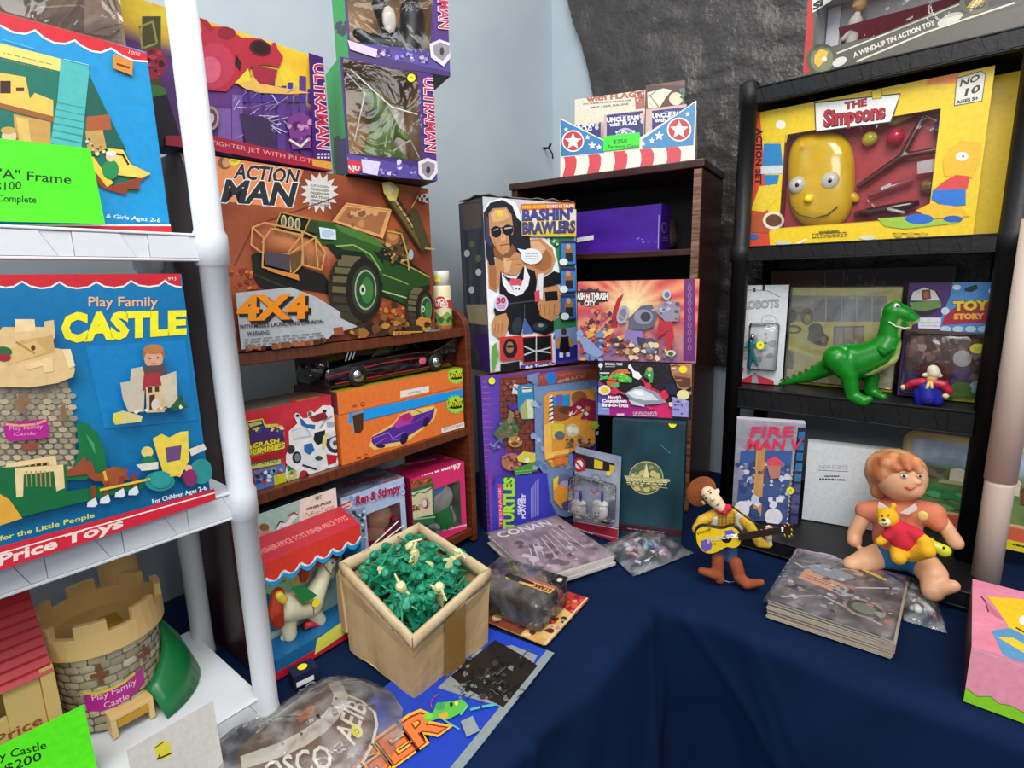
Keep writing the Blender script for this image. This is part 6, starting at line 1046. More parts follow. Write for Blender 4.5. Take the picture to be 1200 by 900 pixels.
# ================================================================== RIGHT: on the black shelving
Q = (860, 0, 3.0)
YEL = 'f0cf1c'
def set_box(bl, label, full):
    B = Box('toy_set_carton', label, 'box', bl, AR, .366, .263, .045, cols=('edc81a', 'c8402a', 'edc81a', 'd8b414', 'edc81a', '8a3026'), open_front=(.058, .302, .034, .212, .040))
    a = B.art(z=Q); 
    a.poly([(75, 385), (90, 385), (105, 560), (128, 870), (45, 875), (60, 600)], 'd8482c'); a.text('ACTION SET', (80, 452), (76, 648), 20, '3a1410', bold=.05, up=(1, 0)) if full else None
    a.poly([(680, 262), (790, 242), (790, 290), (680, 300)], 'f08a2c'); a.poly([(783, 275), (870, 250), (885, 262), (872, 355), (775, 372)], 'e6e0d0'); a.line([(783, 275), (870, 250), (885, 262), (872, 355), (775, 372), (783, 275)], 3, '3a3a2a'); a.text('NO', (795, 305), (860, 283), 22, '2a2a22', bold=.03, up=(0, -1), shear=.3); a.text('10', (812, 338), (862, 322), 24, '2a2a22', bold=.03, up=(0, -1), shear=.3); a.text('AGES 5+', (783, 366), (858, 350), 11, '2a2a22', bold=.05, up=(0, -1))
    if full:
        a.poly([(90, 395), (180, 372), (200, 420), (185, 500), (110, 500)], 'e6c41a'); a.ell(165, 438, 18, 15, 'f0ede4'); a.poly([(105, 505), (165, 505), (172, 580), (100, 582)], '1f7fb8'); a.poly([(95, 585), (175, 585), (170, 610), (95, 612)], 'c8d0d4'); a.poly([(105, 615), (160, 615), (150, 660), (110, 660)], '1f7fb8')
        a.poly([(90, 655), (150, 648), (160, 690), (110, 745), (60, 740)], 'e8c630'); a.poly([(50, 760), (120, 740), (150, 780), (120, 820), (50, 815)], 'b0522a'); a.ell(140, 775, 38, 32, 'e8dcc0'); a.ell(140, 775, 28, 22, '6a3a1a'); a.ell(70, 832, 20, 10, '2a6ab0')
        a.fine(275, 818, 400, 838, 3, '6a5a10', 3, -.05); a.text('WARNING', (300, 822), (370, 818), 9, '5a4a10', bold=.05, up=(0, -1)); a.ell(175, 855, 28, 7, 'c8ccc0'); a.ell(470, 835, 30, 9, 'd8d4b0'); a.line([(218, 860), (255, 842)], 8, 'f0e8c8')
    # small printed cartoon-style shopper at the right: plain rounded figure
    a.poly([(735, 560), (760, 520), (800, 495), (870, 500), (865, 560), (840, 625), (740, 620)], 'e9b61c'); a.ell(802, 550, 22, 16, 'f2efe4'); a.ell(806, 550, 4, 4, '1a1a1a'); a.poly([(735, 640), (780, 615), (830, 620), (820, 665), (700, 670)], 'd8403c'); a.poly([(700, 668), (815, 665), (815, 720), (740, 728), (695, 700)], '2070c8'); a.poly([(690, 715), (800, 728), (830, 760), (700, 770), (640, 740)], 'e9b61c')
    a.poly([(505, 768), (620, 760), (720, 775), (810, 760), (780, 785), (600, 805), (530, 795)], '9ac03a'); a.ell(652, 770, 50, 18, '1a66c0'); a.ell(770, 770, 34, 12, '1a5ab0'); a.line([(560, 820), (680, 822)], 3, '6a5a10')
    for cx in (578, 622, 665): a.ell(cx, 826, 14, 9, 'c8a810'); 
    a.done(); B.a = a; return B
B2 = set_box(RP(-.340, 1.300, 1.3480), 'yellow toy-set carton half hidden behind the front one on the black shelving', False)
B = set_box(RP(-.376, 1.238, 1.3480), 'yellow window carton with a big moulded yellow mask, front of the black shelving', True)
x = B.w / 2
red = MB(); red.add([(-x + .058, .039, .034), (-x + .302, .039, .034), (-x + .302, .039, .212), (-x + .058, .039, .212)], [(0, 1, 2, 3)], 'c8353a'); red.build_flat('red_insert', PRINT, B.root)
lg = Art(B.root, (-x, 0, 0), (1, 0, 0), (0, 0, 1), (0, -1, 0), B.w, B.h, Q); lg.k = 40
lg.poly([(283, 360), (588, 328), (555, 432), (288, 465)], '2a2a20'); lg.poly([(287, 364), (584, 333), (550, 428), (291, 461)], 'ecebe6'); lg.text('THE', (392, 386), (466, 372), 24, 'a8242c', bold=.07, up=(0, -1)); lg.text('Simpsons', (320, 446), (530, 416), 54, '3a1014', 50, bold=.075, up=(0, -1)); lg.text('Simpsons', (318, 444), (528, 414), 54, 'b02430', 50, bold=.04, up=(0, -1)); lg.poly([(485, 322), (520, 316), (520, 346), (488, 350)], 'e8cc20'); lg.line([(485, 322), (520, 316), (520, 346), (488, 350), (485, 322)], 2, '6a5a10'); lg.done('title_plate')
# moulded mask: plain rounded face
mk = empty('yellow_mask', B.root.matrix_basis @ Matrix.Translation((0, .0225, 0)), 'big glossy yellow moulded face mask with round white eyes in the front yellow carton', 'mask')
F = lambda p, y=0: in_frame(mk, p, y, Q)
YP = mat('gloss_yellow_plastic', 'fbcf12', .18, coat=.5, spec=.6)
gv = []; GN, GR = 48, 18
for k in range(GR + 1):
    t = 1 - (1 - k / GR) ** 1.7
    for i in range(GN):
        an = 2 * PI * i / GN; rs = 1 / (abs(ca(an)) ** 3.2 + abs(sa(an)) ** 3.2) ** (1 / 3.2); u, v = t * rs * ca(an), t * rs * sa(an)
        c_ = F((304 + 118 * u * (1 - .10 * max(0, v) ** 2), 630 + 172 * v)); e_ = max(0, 1 - t ** 3.2) ** .42; gv.append((c_.x, .012 - .028 * e_ - .003 * math.exp(-((u + .1) ** 2 * 3 + (v - .72) ** 2 * 16)), c_.z))
MB().add(gv, [(k * GN + i, k * GN + (i + 1) % GN, (k + 1) * GN + (i + 1) % GN, (k + 1) * GN + i) for k in range(GR) for i in range(GN)]).build('face', YP, mk, smooth=True)
organic('ear', [(F((418, 690), .006), .008, F((428, 700), .006), .007)], YP, mk, .002, 2)
organic('nose', [(F((262, 690), -.014), .0075, F((262, 700), -.021), .0085)], YP, mk, .002, 2)
for p in ((222, 650), (338, 635)):
    c = F(p, -.013); MB().ball(c, (.0165 if p[0] > 300 else .0155, .010, .0165), 20).build('eye', mat('gloss_white', 'e9e8e4', .15, coat=.5), mk, smooth=True); c2 = F((p[0], p[1]), -.0228); MB().ball(c2, (.0036, .002, .004), 12).build('pupil', mat('dark_eye', '111', .2), mk, smooth=True)
MB().tube([F((205, 730), -.0140), F((228, 755), -.0155), (F((280, 768), -.0178)), F((330, 755), -.0165), F((365, 725), -.0150)], .0012, 8).build('mouth_line', mat('brown_line', '7a5208', .4), mk, smooth=True)
for p, r_, c_, y in (((570, 480), .014, 'd8284a', -.004), ((478, 488), .013, 'c9c83a', .0), ((740, 440), .015, '3a1a7a', -.002)):
    c = F(p, y); pass
    o = MB().ball(c, r_, 20).build('toy_ball', mat('ball_' + c_, c_, .15, coat=.5), None, smooth=True); o.matrix_basis = mk.matrix_basis.copy()
    tag(o, {'d8284a': 'glossy pink toy ball inside the front yellow carton', 'c9c83a': 'pale green toy ball beside the pink ball in the yellow carton', '3a1a7a': 'dark purple toy ball at the tip of the brown slingshot'}[c_], 'ball')
ss = empty('slingshot', mk.matrix_basis.copy(), 'brown forked toy slingshot lying in the red tray of the yellow carton', 'slingshot')
BRN = mat('brown_toy_plastic', '5a231a', .25, coat=.4)
organic('fork', [(F((440, 655), 0), .0055, F((590, 550), 0), .0065), (F((590, 550), 0), .006, F((670, 400), 0), .0045), (F((590, 550), 0), .006, F((775, 515), 0), .0045)], BRN, ss, .002, 2)
MB().tube([F((670, 405), -.002), F((740, 440), -.012), F((768, 512), -.002)], .0012, 6).build('rubber_band', mat('tan_rubber', 'b98a4a', .5), ss)
tl = empty('toy_knife', mk.matrix_basis.copy(), 'small clear-wrapped red and silver toy tool above the dark bottle in the carton', 'toy tool')
MB().tube([F((470, 690), -.002), F((540, 662), -.003), F((630, 630), -.002)], [.0045, .006, .005], 10).build('handle', mat('rosy_plastic', 'b8606a', .2, coat=.5), tl, smooth=True); MB().box(0, .016, -.0005, .0005, 0, .006, 'e8e4de', M=Matrix.Translation(F((520, 670), -.010)) @ Matrix.Rotation(-.4, 4, 'Y')).build_flat('label', PRINT, tl)
tl = empty('toy_skateboard', mk.matrix_basis.copy(), 'dark red glossy toy board with rounded ends at the bottom of the red tray', 'toy')
MB().tube([F((425, 755), .0), F((480, 745), -.004), F((620, 720), -.003), F((650, 712), .0)], [.006, .0085, .0075, .005], 12).build('deck', mat('dark_red_plastic', '4a0c14', .12, coat=.8), tl, smooth=True); MB().tube([F((540, 735), -.011), F((600, 748), -.012)], .0028, 8).build('white_stripe', mat('gloss_white'), tl, smooth=True)
MB().add([F((645, 570), -.013), F((735, 552), -.013), (F((732, 600), -.013)), F((645, 612), -.013)], [(0, 1, 2, 3)], 'd8c8c8').build('insert_label', PRINT, mk); 
bg = organic('toy_burger', [(F((685, 655), .0), (.013, .008, .013))], mat('tan_burger', 'b08a52', .4, col2='6a4a22', nscale=120), None, .0025, 2); bg.matrix_basis = mk.matrix_basis.copy(); tag(bg, 'round tan moulded toy piece in clear bubble beside the toy tool', 'toy')
organic('green_blister', [(F((560, 420), .0), .010, F((640, 380), .0), .012)], mat('lime_film', 'b8c43a', .15, coat=.6), B.root, .003, 2, M=Matrix.Translation((0, .028, 0)))
B.window(.058, .302, .034, .212, m=film('bubble_film', gloss=.10, bscale=9, bump=.3))
s = B.art(z=Q, y=-.001); s.ell(241, 507, 8, 8, 'd8a414'); s.done('small_mark')
# tin toy carton on the very top
B = Box('tin_toy_carton', 'long grey window carton with a dark red card, on top of the black shelving', 'box', RP(-.290, 1.222, 1.6535), AR, .36, .15, .12, cols=('5a564c', 'c8352a', 'c8a030', 'b08a2a', 'a08428', 'b9b6b4'), open_front=(.016, .32, .042, .14, .09))
Q2 = (930, 0, 4.444)
a = B.art(z=Q2); a.poly([(40, 385), (60, -50), (105, -50), (95, 385)], 'b8382c'); a.poly([(95, 0), (200, -60), (200, 0), (100, 70)], 'e0dcd4'); a.line([(95, 72), (200, 5)], 3, '2a2a26'); a.text('Si', (105, 52), (150, 28), 34, '2a2a26', bold=.06, up=(0, -1))
a.poly([(60, 385), (220, 270), (870, 10), (1200, -120), (1200, 20), (700, 170), (430, 290), (60, 400)], '55524a'); a.line([(225, 278), (560, 145), (880, 15)], 8, 'cfc9b8'); a.line([(330, 320), (700, 165), (1150, 15)], 9, 'd6cfb8')
a.text('A WIND-UP TIN ACTION TOY', (315, 300), (735, 128), 24, 'd6d0c4', bold=.04, shear=.2); a.ell(815, 100, 72, 26, 'c9c4b4', rot=-.42); a.ell(940, 20, 78, 52, '6a6648'); a.ell(945, 10, 56, 40, '3a3830'); a.poly([(900, 40), (940, -10), (1000, 5), (950, 40)], 'd0b040'); a.ell(150, 310, 82, 82, '55543e', 20); a.ell(148, 310, 60, 66, '7a7a5c', 20); a.poly([(110, 290), (140, 255), (180, 270), (170, 310), (130, 350), (108, 330)], 'd8b03a'); a.ell(160, 308, 14, 14, 'e0d8c8'); a.ell(240, 322, 40, 22, 'c9c9c0', rot=-.45); a.done()
xx = B.w / 2
MB().add([(-xx + .05, .085, .043), (-xx + .318, .085, .043), (-xx + .318, .02, .078), (-xx + .05, .02, .078)], [(0, 1, 2, 3)]).build('red_card', mat('dark_red_card', 'a01030', .4), B.root)
MB().box(-xx + .018, -xx + .040, .08, .0885, .044, .138).build('white_insert', mat('white_card', 'dcdce4', .5), B.root)
tf = empty('tin_figure', B.root.matrix_basis @ Matrix.Translation((-xx + .068, .045, .043)), 'small tan figure standing in the long carton on top of the shelving', 'figurine')
organic('body', [((0, 0, .012), .010, (.004, 0, .045), .012), ((.004, 0, .045), .006, (.006, 0, .058), .006), ((.0, -.01, .03), .004, (-.012, -.012, .018), .004)], mat('pale_shirt', 'c9c2b8', .6), tf, .002, 2); organic('head', [((.008, 0, .072), .0125, (.01, 0, .08), .011), ((.004, -.010, .07), .003, (.002, -.013, .068), .003)], mat('tan_figure', 'b98a50', .5), tf, .002, 2)
B.window(.016, .32, .042, .14)
# --- second shelf
Q = (860, 300, 5.0)
BC = []
B = Box('brick_carton', 'long dim brick-patterned carton at the back of the black shelving middle level', 'box', RP(-.37, 1.400, 1.052), AR, .34, .245, .045, cols=('2a1a14', '1a1210', '2a1a14', '1a1210', '1a1210', '1a1210'))
a = B.art(z=Q); a.fill(lambda u, v: mixc('1c1210', '3f2a20', .5 + nz(u, v, 2, 9)), 20, 8); a.poly([(200, 90), (530, 95), (535, 190), (200, 200)], '55201a'); a.poly([(540, 95), (640, 90), (645, 195), (545, 195)], '401c18'); a.line([(535, 95), (535, 195)], 3, '9a8a80'); a.line([(645, 80), (640, 200)], 3, '8a7a70'); a.fine(290, 140, 510, 175, 2, '8a6a5a', 5); a.fine(60, 100, 160, 160, 4, '5a5048', 5); a.blobs(300, 225, 900, 235, 26, 10, 20, ['9a9688', 'b8b4a0', '7a7668', 'c9c4b0'], 3); a.line([(300, 215), (900, 215)], 4, '17130f'); a.blobs(660, 100, 900, 190, 20, 8, 22, ['4a3028', '6a4a3a', '2a1a14'], 5); a.done()
B = Box('figure_pack', 'white hanging card pack with a small teal robot under a clear bubble', 'pack', RP(-.381, 1.262, 1.0515), AR - 6, .082, .215, .002, lean=1, cols=('d9dadc',) * 6, body='backing_card')
a = B.art(z=Q); a.poly([(60, 165), (165, 168), (165, 195), (60, 200)], 'e6e6e8'); a.poly([(110, 190), (128, 188), (128, 210), (112, 210)], '1a1a1c'); a.poly([(168, 170), (182, 170), (180, 205), (166, 205)], '15151a'); a.line([(60, 205), (100, 198), (200, 205), (270, 240)], 4, '77777c')
a.text('ROBOTS', (52, 312), (262, 300), 46, '7a7c84', bold=.06, up=(0, -1)); a.text('ROBOTS', (52, 310), (262, 298), 46, 'b5b8c0', bold=.01, up=(0, -1)); a.ell(205, 382, 45, 38, 'a8a8ac'); a.ell(205, 382, 40, 33, 'd8d8dc'); a.fine(180, 370, 232, 398, 3, '8a8a90', 3, .1); a.blobs(40, 450, 230, 600, 30, 12, 34, ['b8bcba', 'a3a8a8', 'cfd2d2', '94a09c'], 3); a.poly([(20, 660), (60, 655), (50, 700), (22, 700)], 'c02838'); a.poly([(20, 735), (120, 690), (235, 730), (235, 800), (20, 790)], 'c42a38'); a.text('SONNET', (10, 772), (98, 772), 26, 'f0e6e6', bold=.05, up=(0, -1)); a.text('+23', (178, 780), (222, 780), 22, 'f0e6e6', bold=.04, up=(0, -1)); a.poly([(110, 690), (130, 680), (160, 800), (100, 795)], '9a98a0'); a.done()
rb = empty('robot_figure', B.root.matrix_basis @ Matrix.Translation((0, -.012, 0)), 'small teal and silver robot figure sealed on the white card', 'figurine'); F = lambda p, y=0: in_frame(rb, p, y, Q)
organic('body', [(F((100, 500)), .0055, F((105, 560)), .0045), (F((103, 565)), .004, F((85, 680)), .003), (F((108, 565)), .004, F((135, 640)), .0032), (F((90, 515)), .0032, F((60, 540)), .0025), (F((115, 515)), .003, F((190, 510)), .0025)], mat('teal_robot', '3a94a0', .3, .3), rb, .0018, 1); MB().tube([F((108, 490)), F((108, 455))], [.005, .0028], 10).build('head', mat('chrome'), rb, smooth=True)
mb = MB(); c = F((115, 580), .010); mb.lathe([(.001, -.02), (.026, -.018), (.031, -.008), (.033, 0)], 28, M=Matrix.Translation((c.x, c.y, c.z)) @ Matrix.Diagonal((1.0, 1, 1.6, 1)) @ Matrix.Rotation(-PI / 2, 4, 'X') @ Matrix.Translation((0, 0, 0)) @ Matrix.Diagonal((1, 1, -1, 1))); mb.build('bubble', film(gloss=.2), B.root, smooth=True) if 0 else None
MB().box(-.030, .030, -.020, -.0006, .03, .135).build('bubble', film('pack_bubble', gloss=.12, bscale=16, bump=.3), B.root, bevel=.006, smooth=True)
s = B.art(z=Q, y=-.0206); s.dot(155, 524, 24); s.done('price_sticker')
B = Box('bagged_playset', 'bagged yellow card playset with dark moulded pieces, behind the green dinosaur', 'pack', RP(-.300, 1.308, 1.0515), AR, .195, .208, .02, cols=('cfc030', 'a89a20', 'cfc030', 'a89a20', 'a89a20', 'a89a20'), body='backing_card')
a = B.art(z=Q); a.fill(lambda u, v: mixc('c4b428', 'ded24a', .5 + nz(u, v, 2, 4)), 6, 6); a.poly([(240, 230), (900, 235), (900, 300), (470, 385), (300, 385), (240, 300)], '8a8470'); a.rect(470, 250, 860, 385, '6e6a64')
for k in range(4): a.line([(540 + k * 90, 240), (540 + k * 90, 385)], 5, 'b8b4a8')
a.ell(325, 350, 44, 44, '4a3c22'); a.ell(430, 355, 38, 50, '54442a'); a.ell(430, 370, 20, 30, 'c9bc3a'); a.ell(350, 430, 48, 26, '6a5a24'); a.ell(350, 432, 30, 14, 'c4b63a'); a.ell(480, 430, 44, 38, '4a4226'); a.poly([(440, 440), (520, 440), (560, 480), (540, 530), (480, 520), (430, 490)], '54492c'); a.ell(500, 480, 40, 28, '3f361f'); a.ell(525, 490, 16, 20, '8a7c34')
a.poly([(585, 412), (765, 408), (762, 530), (580, 535)], '6a5540')
for k in range(3): a.poly([(590 + k * 60, 420), (640 + k * 60, 418), (640 + k * 60, 528), (588 + k * 60, 530)], '94806a')
a.poly([(255, 560), (290, 540), (350, 560), (350, 660), (255, 655)], '4f4222'); a.ell(305, 600, 24, 34, '8a7a3a'); a.done()
MB().box(-.100, .100, -.012, -.0005, .005, .212).build('bag', film('bag_film', gloss=.14, bscale=7, bump=.9, haze=.06), B.root, bevel=.004)
vs = []; mb = MB()
for j in range(14):
    for i in range(20): vs.append((-.099 + .198 * i / 19, -.014 - .006 * abs(nz(i * .35, j * .5, 3)), .01 + .195 * j / 13))
mb.add(vs, [(j * 20 + i, j * 20 + i + 1, (j + 1) * 20 + i + 1, (j + 1) * 20 + i) for j in range(13) for i in range(19)]).build('bag_front', film('bag_film'), B.root, smooth=True)
Q = (1050, 300, 4.5)
B = Box('toy_blister', 'purple and sky-blue blister card with a round badge, right of the green dinosaur', 'pack', RP(-.094, 1.285, 1.0515), AR, .128, .216, .012, cols=('4a2a6a', '2a1a3a', '3a6aa0', '3a2050', '2a1a3a', '2a1a3a'), body='backing_card')
a = B.art(z=Q); a.poly([(50, 150), (300, 135), (240, 300), (240, 380), (40, 380)], '4f2470'); a.ell(150, 240, 90, 76, '2a2024'); a.poly([(75, 235), (90, 190), (150, 165), (205, 185), (232, 235)], 'd2cfd0'); a.poly([(70, 245), (235, 232), (240, 270), (150, 290), (80, 282)], '6a8a4a'); a.poly([(135, 180), (180, 175), (185, 225), (140, 232)], '7a3a26'); a.ell(160, 205, 14, 18, 'a8603a'); a.poly([(115, 325), (245, 325), (240, 385), (118, 380)], 'dcdce2'); a.fine(130, 340, 235, 375, 2, '9a9aa4', 4)
a.poly([(300, 135), (550, 135), (490, 410), (230, 400), (240, 320), (290, 200)], '4a8ac8'); a.ell(320, 165, 22, 14, 'd8e2ea'); a.ell(515, 185, 28, 18, 'd8e2ea'); a.ell(260, 290, 22, 20, 'c8d8e6'); a.poly([(360, 170), (425, 150), (432, 172), (400, 190), (362, 186)], '16202a'); a.poly([(305, 275), (370, 240), (485, 245), (500, 300), (490, 350), (240, 365), (255, 320)], 'a8223a'); a.text('TOY', (305, 290), (482, 282), 48, '5a3a14', bold=.10, up=(0, -1)); a.text('TOY', (305, 288), (482, 280), 46, 'e8c83a', bold=.06, up=(0, -1)); a.text('STORY', (308, 332), (460, 330), 26, 'f0b03a', bold=.07, up=(0, -1))
for k in range(4): a.ell(262 + k * 66, 385, 30, 16, 'b8ccd8')
a.poly([(50, 380), (490, 410), (470, 600), (40, 600)], '5a4038'); a.fill(lambda u, v: 0, 0, 0) if 0 else a.blobs(60, 420, 470, 640, 50, 14, 44, ['6a4a3a', '8a6a58', '4a2c24', '7a5a50', '9a8478'], 3); a.poly([(120, 570), (300, 560), (300, 650), (130, 650)], '5a1c18'); a.ell(350, 540, 50, 44, 'b0a8a8'); a.poly([(280, 690), (320, 660), (390, 670), (440, 720), (445, 775), (250, 765)], '6a8a24'); a.ell(430, 690, 44, 34, 'b8c0c8'); a.ell(350, 700, 50, 30, '4f7a2a'); a.poly([(300, 750), (445, 745), (445, 775), (300, 770)], 'b8b02a'); a.done()
MB().box(-.058, .060, -.022, -.0006, .008, .125).build('bubble', film('pack_bubble'), B.root, bevel=.008, smooth=True); s = B.art(z=Q, y=-.0226); s.ell(432, 488, 44, 26, 'c9be2a', 12); s.fine(410, 480, 455, 500, 2, '6a6020', 3); s.done('price_sticker')
B = Box('bright_carton', 'colourful carton glimpsed right of the black shelving post, behind the pale post', 'box', RP(.085, 1.33, 1.0515), AR, .12, .27, .05, cols=('7a4a8a', '5a2a6a', '5a2a6a', '4a2a5a', '333', '333'))
a = B.art(z=(1050, 300, 4.5)); a.poly([(600, -50), (760, -50), (760, 250), (600, 250)], '5a88b8'); a.poly([(600, 270), (760, 260), (760, 400), (600, 420)], 'b8707a'); a.poly([(600, 400), (760, 400), (760, 520), (600, 540)], '4a2a7a'); a.poly([(600, 540), (760, 530), (760, 900), (600, 900)], 'a03a4a'); a.ell(605, 640, 28, 50, 'e0c86a'); a.done()
# green dinosaur
dn = empty('dinosaur_toy', frameM(RP(-.15, 1.236, 1.0515), AR), 'upright glossy green plastic dinosaur toy with a cream belly, walking to the right', 'toy')
Q = (840, 290, 3.3333); F = lambda p, y=0: in_frame(dn, p, y, Q)
def dcol(co, n):
    bl = (.55 * n.x - .75 * n.z) ; return mixc('0a7c16', 'cfe08a', (bl - .35) * 4 if (co.x > -.03 and co.z > .045 and abs(co.y) < .022 and n.y < .75) else 0)
GD = print_mat('green_glossy_plastic', .26, 0, .06)
organic('body', [(F((560, 445)), .034, F((640, 415)), .030), (F((640, 415)), .030, F((668, 370)), .0215), (F((668, 370)), .0195, F((680, 290)), .0165), (F((680, 290)), .0175, F((698, 245)), .0165), (F((690, 250), 0), .0175, F((735, 262), 0), .0145), (F((735, 268)), .0135, F((768, 280)), .0105), (F((730, 298)), .0085, F((745, 312)), .0065), (F((690, 222), -.008), .006, F((700, 220), -.008), .006), (F((560, 445)), .034, F((505, 435)), .0305), (F((500, 440), .0), .027, F((430, 470), .004), .018), (F((430, 470), .004), .018, F((360, 505), .008), .0115), (F((360, 505), .008), .0115, F((245, 535), .012), .0035),
    (F((470, 435), -.018), .0265, F((515, 500), -.022), .0155), (F((515, 500), -.022), .015, F((530, 575), -.020), .0125), (F((528, 580), -.020), .012, F((572, 600), -.026), .0115), (F((572, 600), -.026), .0105, F((595, 592), -.028), .007), (F((560, 450), .020), .022, F((605, 510), .022), .014), (F((605, 510), .022), .0135, F((600, 560), .022), .0115), (F((600, 562), .022), .011, F((650, 585), .014), .008)], GD, dn, .0026, 5, dcol)
organic('arm', [(F((640, 400), -.022), .008, F((655, 412), -.030), .0065), (F((655, 412), -.030), .006, F((690, 395), -.034), .004)], GD, dn, .0018, 2, lambda c, n: hexc('0c7018')); organic('arm', [(F((690, 400), .016), .007, F((705, 385), .018), .004)], GD, dn, .0018, 2, lambda c, n: hexc('0c7018'))
for k in range(7):
    c = F((400 - k * 24, 470 + k * 9), .006); MB().prism([(c.x - .006, c.z - .001), (c.x + .005, c.z + .002), (c.x - .003, c.z + .012 - k * .001)], c.y - .0015, c.y + .0015, None, Matrix(((1, 0, 0, 0), (0, 0, 1, 0), (0, 1, 0, 0), (0, 0, 0, 1)))).build('tail_ridge', mat('olive_green_plastic', '2f5a14', .4), dn)
MB().tube([F((672, 290), -.0185), F((700, 308), -.0165), F((735, 316), -.012), F((752, 312), -.006)], .0013, 6).build('teeth', mat('cream_teeth', 'e6e2c0', .4), dn, smooth=True)
for y in (-.0125, .010): MB().ball(F((702, 230), y), .0052, 12).build('eye', mat('gloss_white'), dn, smooth=True); MB().ball(F((705, 231), y - .0042 if y < 0 else y + .004), .0022, 8).build('pupil', mat('dark_eye'), dn, smooth=True)
# small bearded figure
fg = empty('miner_figurine', frameM(RP(-.046, 1.226, 1.0515), AR), 'small figurine with pale hat, red sleeves and blue overalls on the black shelf', 'figurine'); Q = (1050, 300, 4.5); F = lambda p, y=0: in_frame(fg, p, y, Q)
organic('overalls', [(F((165, 700)), .015, F((170, 745)), .0165), (F((125, 720)), .010, F((130, 765)), .010), (F((205, 725)), .010, F((215, 765)), .010)], mat('blue_vinyl', '1a2390', .35), fg, .002, 3)
organic('shirt', [(F((140, 665)), .008, F((85, 670)), .007), (F((85, 670)), .006, F((52, 690)), .005), (F((200, 668)), .008, F((250, 680)), .008), (F((250, 680)), .007, F((282, 712)), .006)], mat('red_vinyl', 'b01c34', .4), fg, .002, 2)
for p in ((40, 692), (262, 738)): MB().ball(F(p), (.0055, .005, .005), 10).build('hand', mat('pale_vinyl', 'e6c4a0', .5), fg, smooth=True)
organic('head', [(F((190, 645)), .0085, F((188, 660)), .008)], mat('tan_vinyl', 'd89a5a', .5), fg, .0018, 2)
MB().tube([F((175, 665), -.008), F((160, 700), -.0145)], [.003, .002], 6).tube([F((185, 665), -.008), F((190, 700), -.0145)], [.003, .002], 6).build('scarf', mat('yellow_vinyl', 'd8c06a', .5), fg, smooth=True)
organic('hat', [(F((150, 628)), .004, F((232, 632)), .004), (F((195, 600)), .009, F((200, 618)), .010)], mat('cream_vinyl', 'd6cdb4', .5), fg, .0018, 2)

# ================================================================== RIGHT: on the low black shelf
Q = (790, 480, 2.927)
B = Box('tape_case', 'white-bordered video case lettered FIRE MAN V with a wooden strip across it', 'case', (.464, 1.095, .7795), 112, .126, .218, .022, cols=('d0cbd6', '8a8a92', 'd0cbd6', 'd0cbd6', '888', '888'))
a = B.art(z=Q); a.poly([(425, 60), (470, 62), (435, 402), (385, 395)], '2a2c52')
for k in range(9): a.poly([(428 - k * 3.4, 76 + k * 36), (458 - k * 3.4, 77 + k * 36), (455 - k * 3.4, 104 + k * 36), (425 - k * 3.4, 102 + k * 36)], '3f9ad4' if k < 5 else '5a58a8')
for k in range(22): a.rect(418 - k * 1.6, 70 + k * 15, 423 - k * 1.6, 76 + k * 15, 'e6e4ec'); a.rect(463 - k * 1.5, 70 + k * 15, 468 - k * 1.5, 76 + k * 15, 'e6e4ec')
a.poly([(228, 140), (405, 142), (385, 395), (212, 380)], '3f5488'); a.poly([(228, 140), (405, 142), (402, 185), (225, 180)], '3a5a9a'); a.blobs(215, 180, 390, 300, 50, 6, 18, ['6a7aa8', 'b8bccc', '3a4470', '8a90b0', 'd0ccd6'], 3); a.blobs(215, 300, 390, 380, 14, 10, 24, ['e2e2ea', '3a4a78', 'c8ccda'], 4); a.ell(232, 340, 26, 30, 'e6e4ea'); a.ell(340, 365, 30, 30, 'e6e4ea')
a.poly([(318, 170), (345, 158), (370, 175), (362, 205), (325, 205)], 'd84a5a'); a.poly([(318, 190), (365, 190), (362, 230), (330, 236)], 'b87a6a'); a.line([(315, 195), (300, 215)], 8, 'a8505a')
a.text('FIRE', (262, 92), (405, 90), 34, 'd8305a', bold=.03, up=(0, -1), shear=.2); a.text('MAN V', (248, 134), (432, 136), 34, 'd8305a', bold=.03, up=(0, -1), shear=.2); a.done()
MB().box(-.023, -.006, -.004, -.0012, .012, .166).build('wooden_strip', mat('pale_wood', 'd0a060', .5, bump=.2, col2='b98548', nscale=20, stretch=(6, 6, 1)), B.root)
s = B.art(z=Q, y=-.003); s.dot(398, 278, 13); s.done('price_sticker'); MB().add([(-.0635, -.0015, .0), (.0635, -.0015, 0), (.0635, -.0015, .219), (-.0635, -.0015, .219)], [(0, 1, 2, 3)]).build('shrink_wrap', film('wrap_thin', gloss=.12, bscale=12, bump=.3), B.root)
B = Box('white_carton', 'plain white carton with small black print between the video case and the doll', 'box', (.607, 1.080, .7795), 119, .16, .168, .03, cols=('d3d5d6', 'b8bab8', 'd3d5d6', 'dcdcda', '888', '888'))
a = B.art(z=Q); a.text('NEW FORCE', (496, 208), (597, 210), 17, 'a0a2a6', bold=.0, up=(0, -1)) if 0 else a.line([(495, 208), (597, 213)], 2, '5a5c60'); a.text('NEW FORCE', (498, 204), (595, 206), 14, '9a9ca0', up=(0, -1)); a.fine(515, 224, 568, 228, 1, '222326', 5); a.fine(498, 232, 588, 238, 1, '222326', 6, .04, 3); a.done()
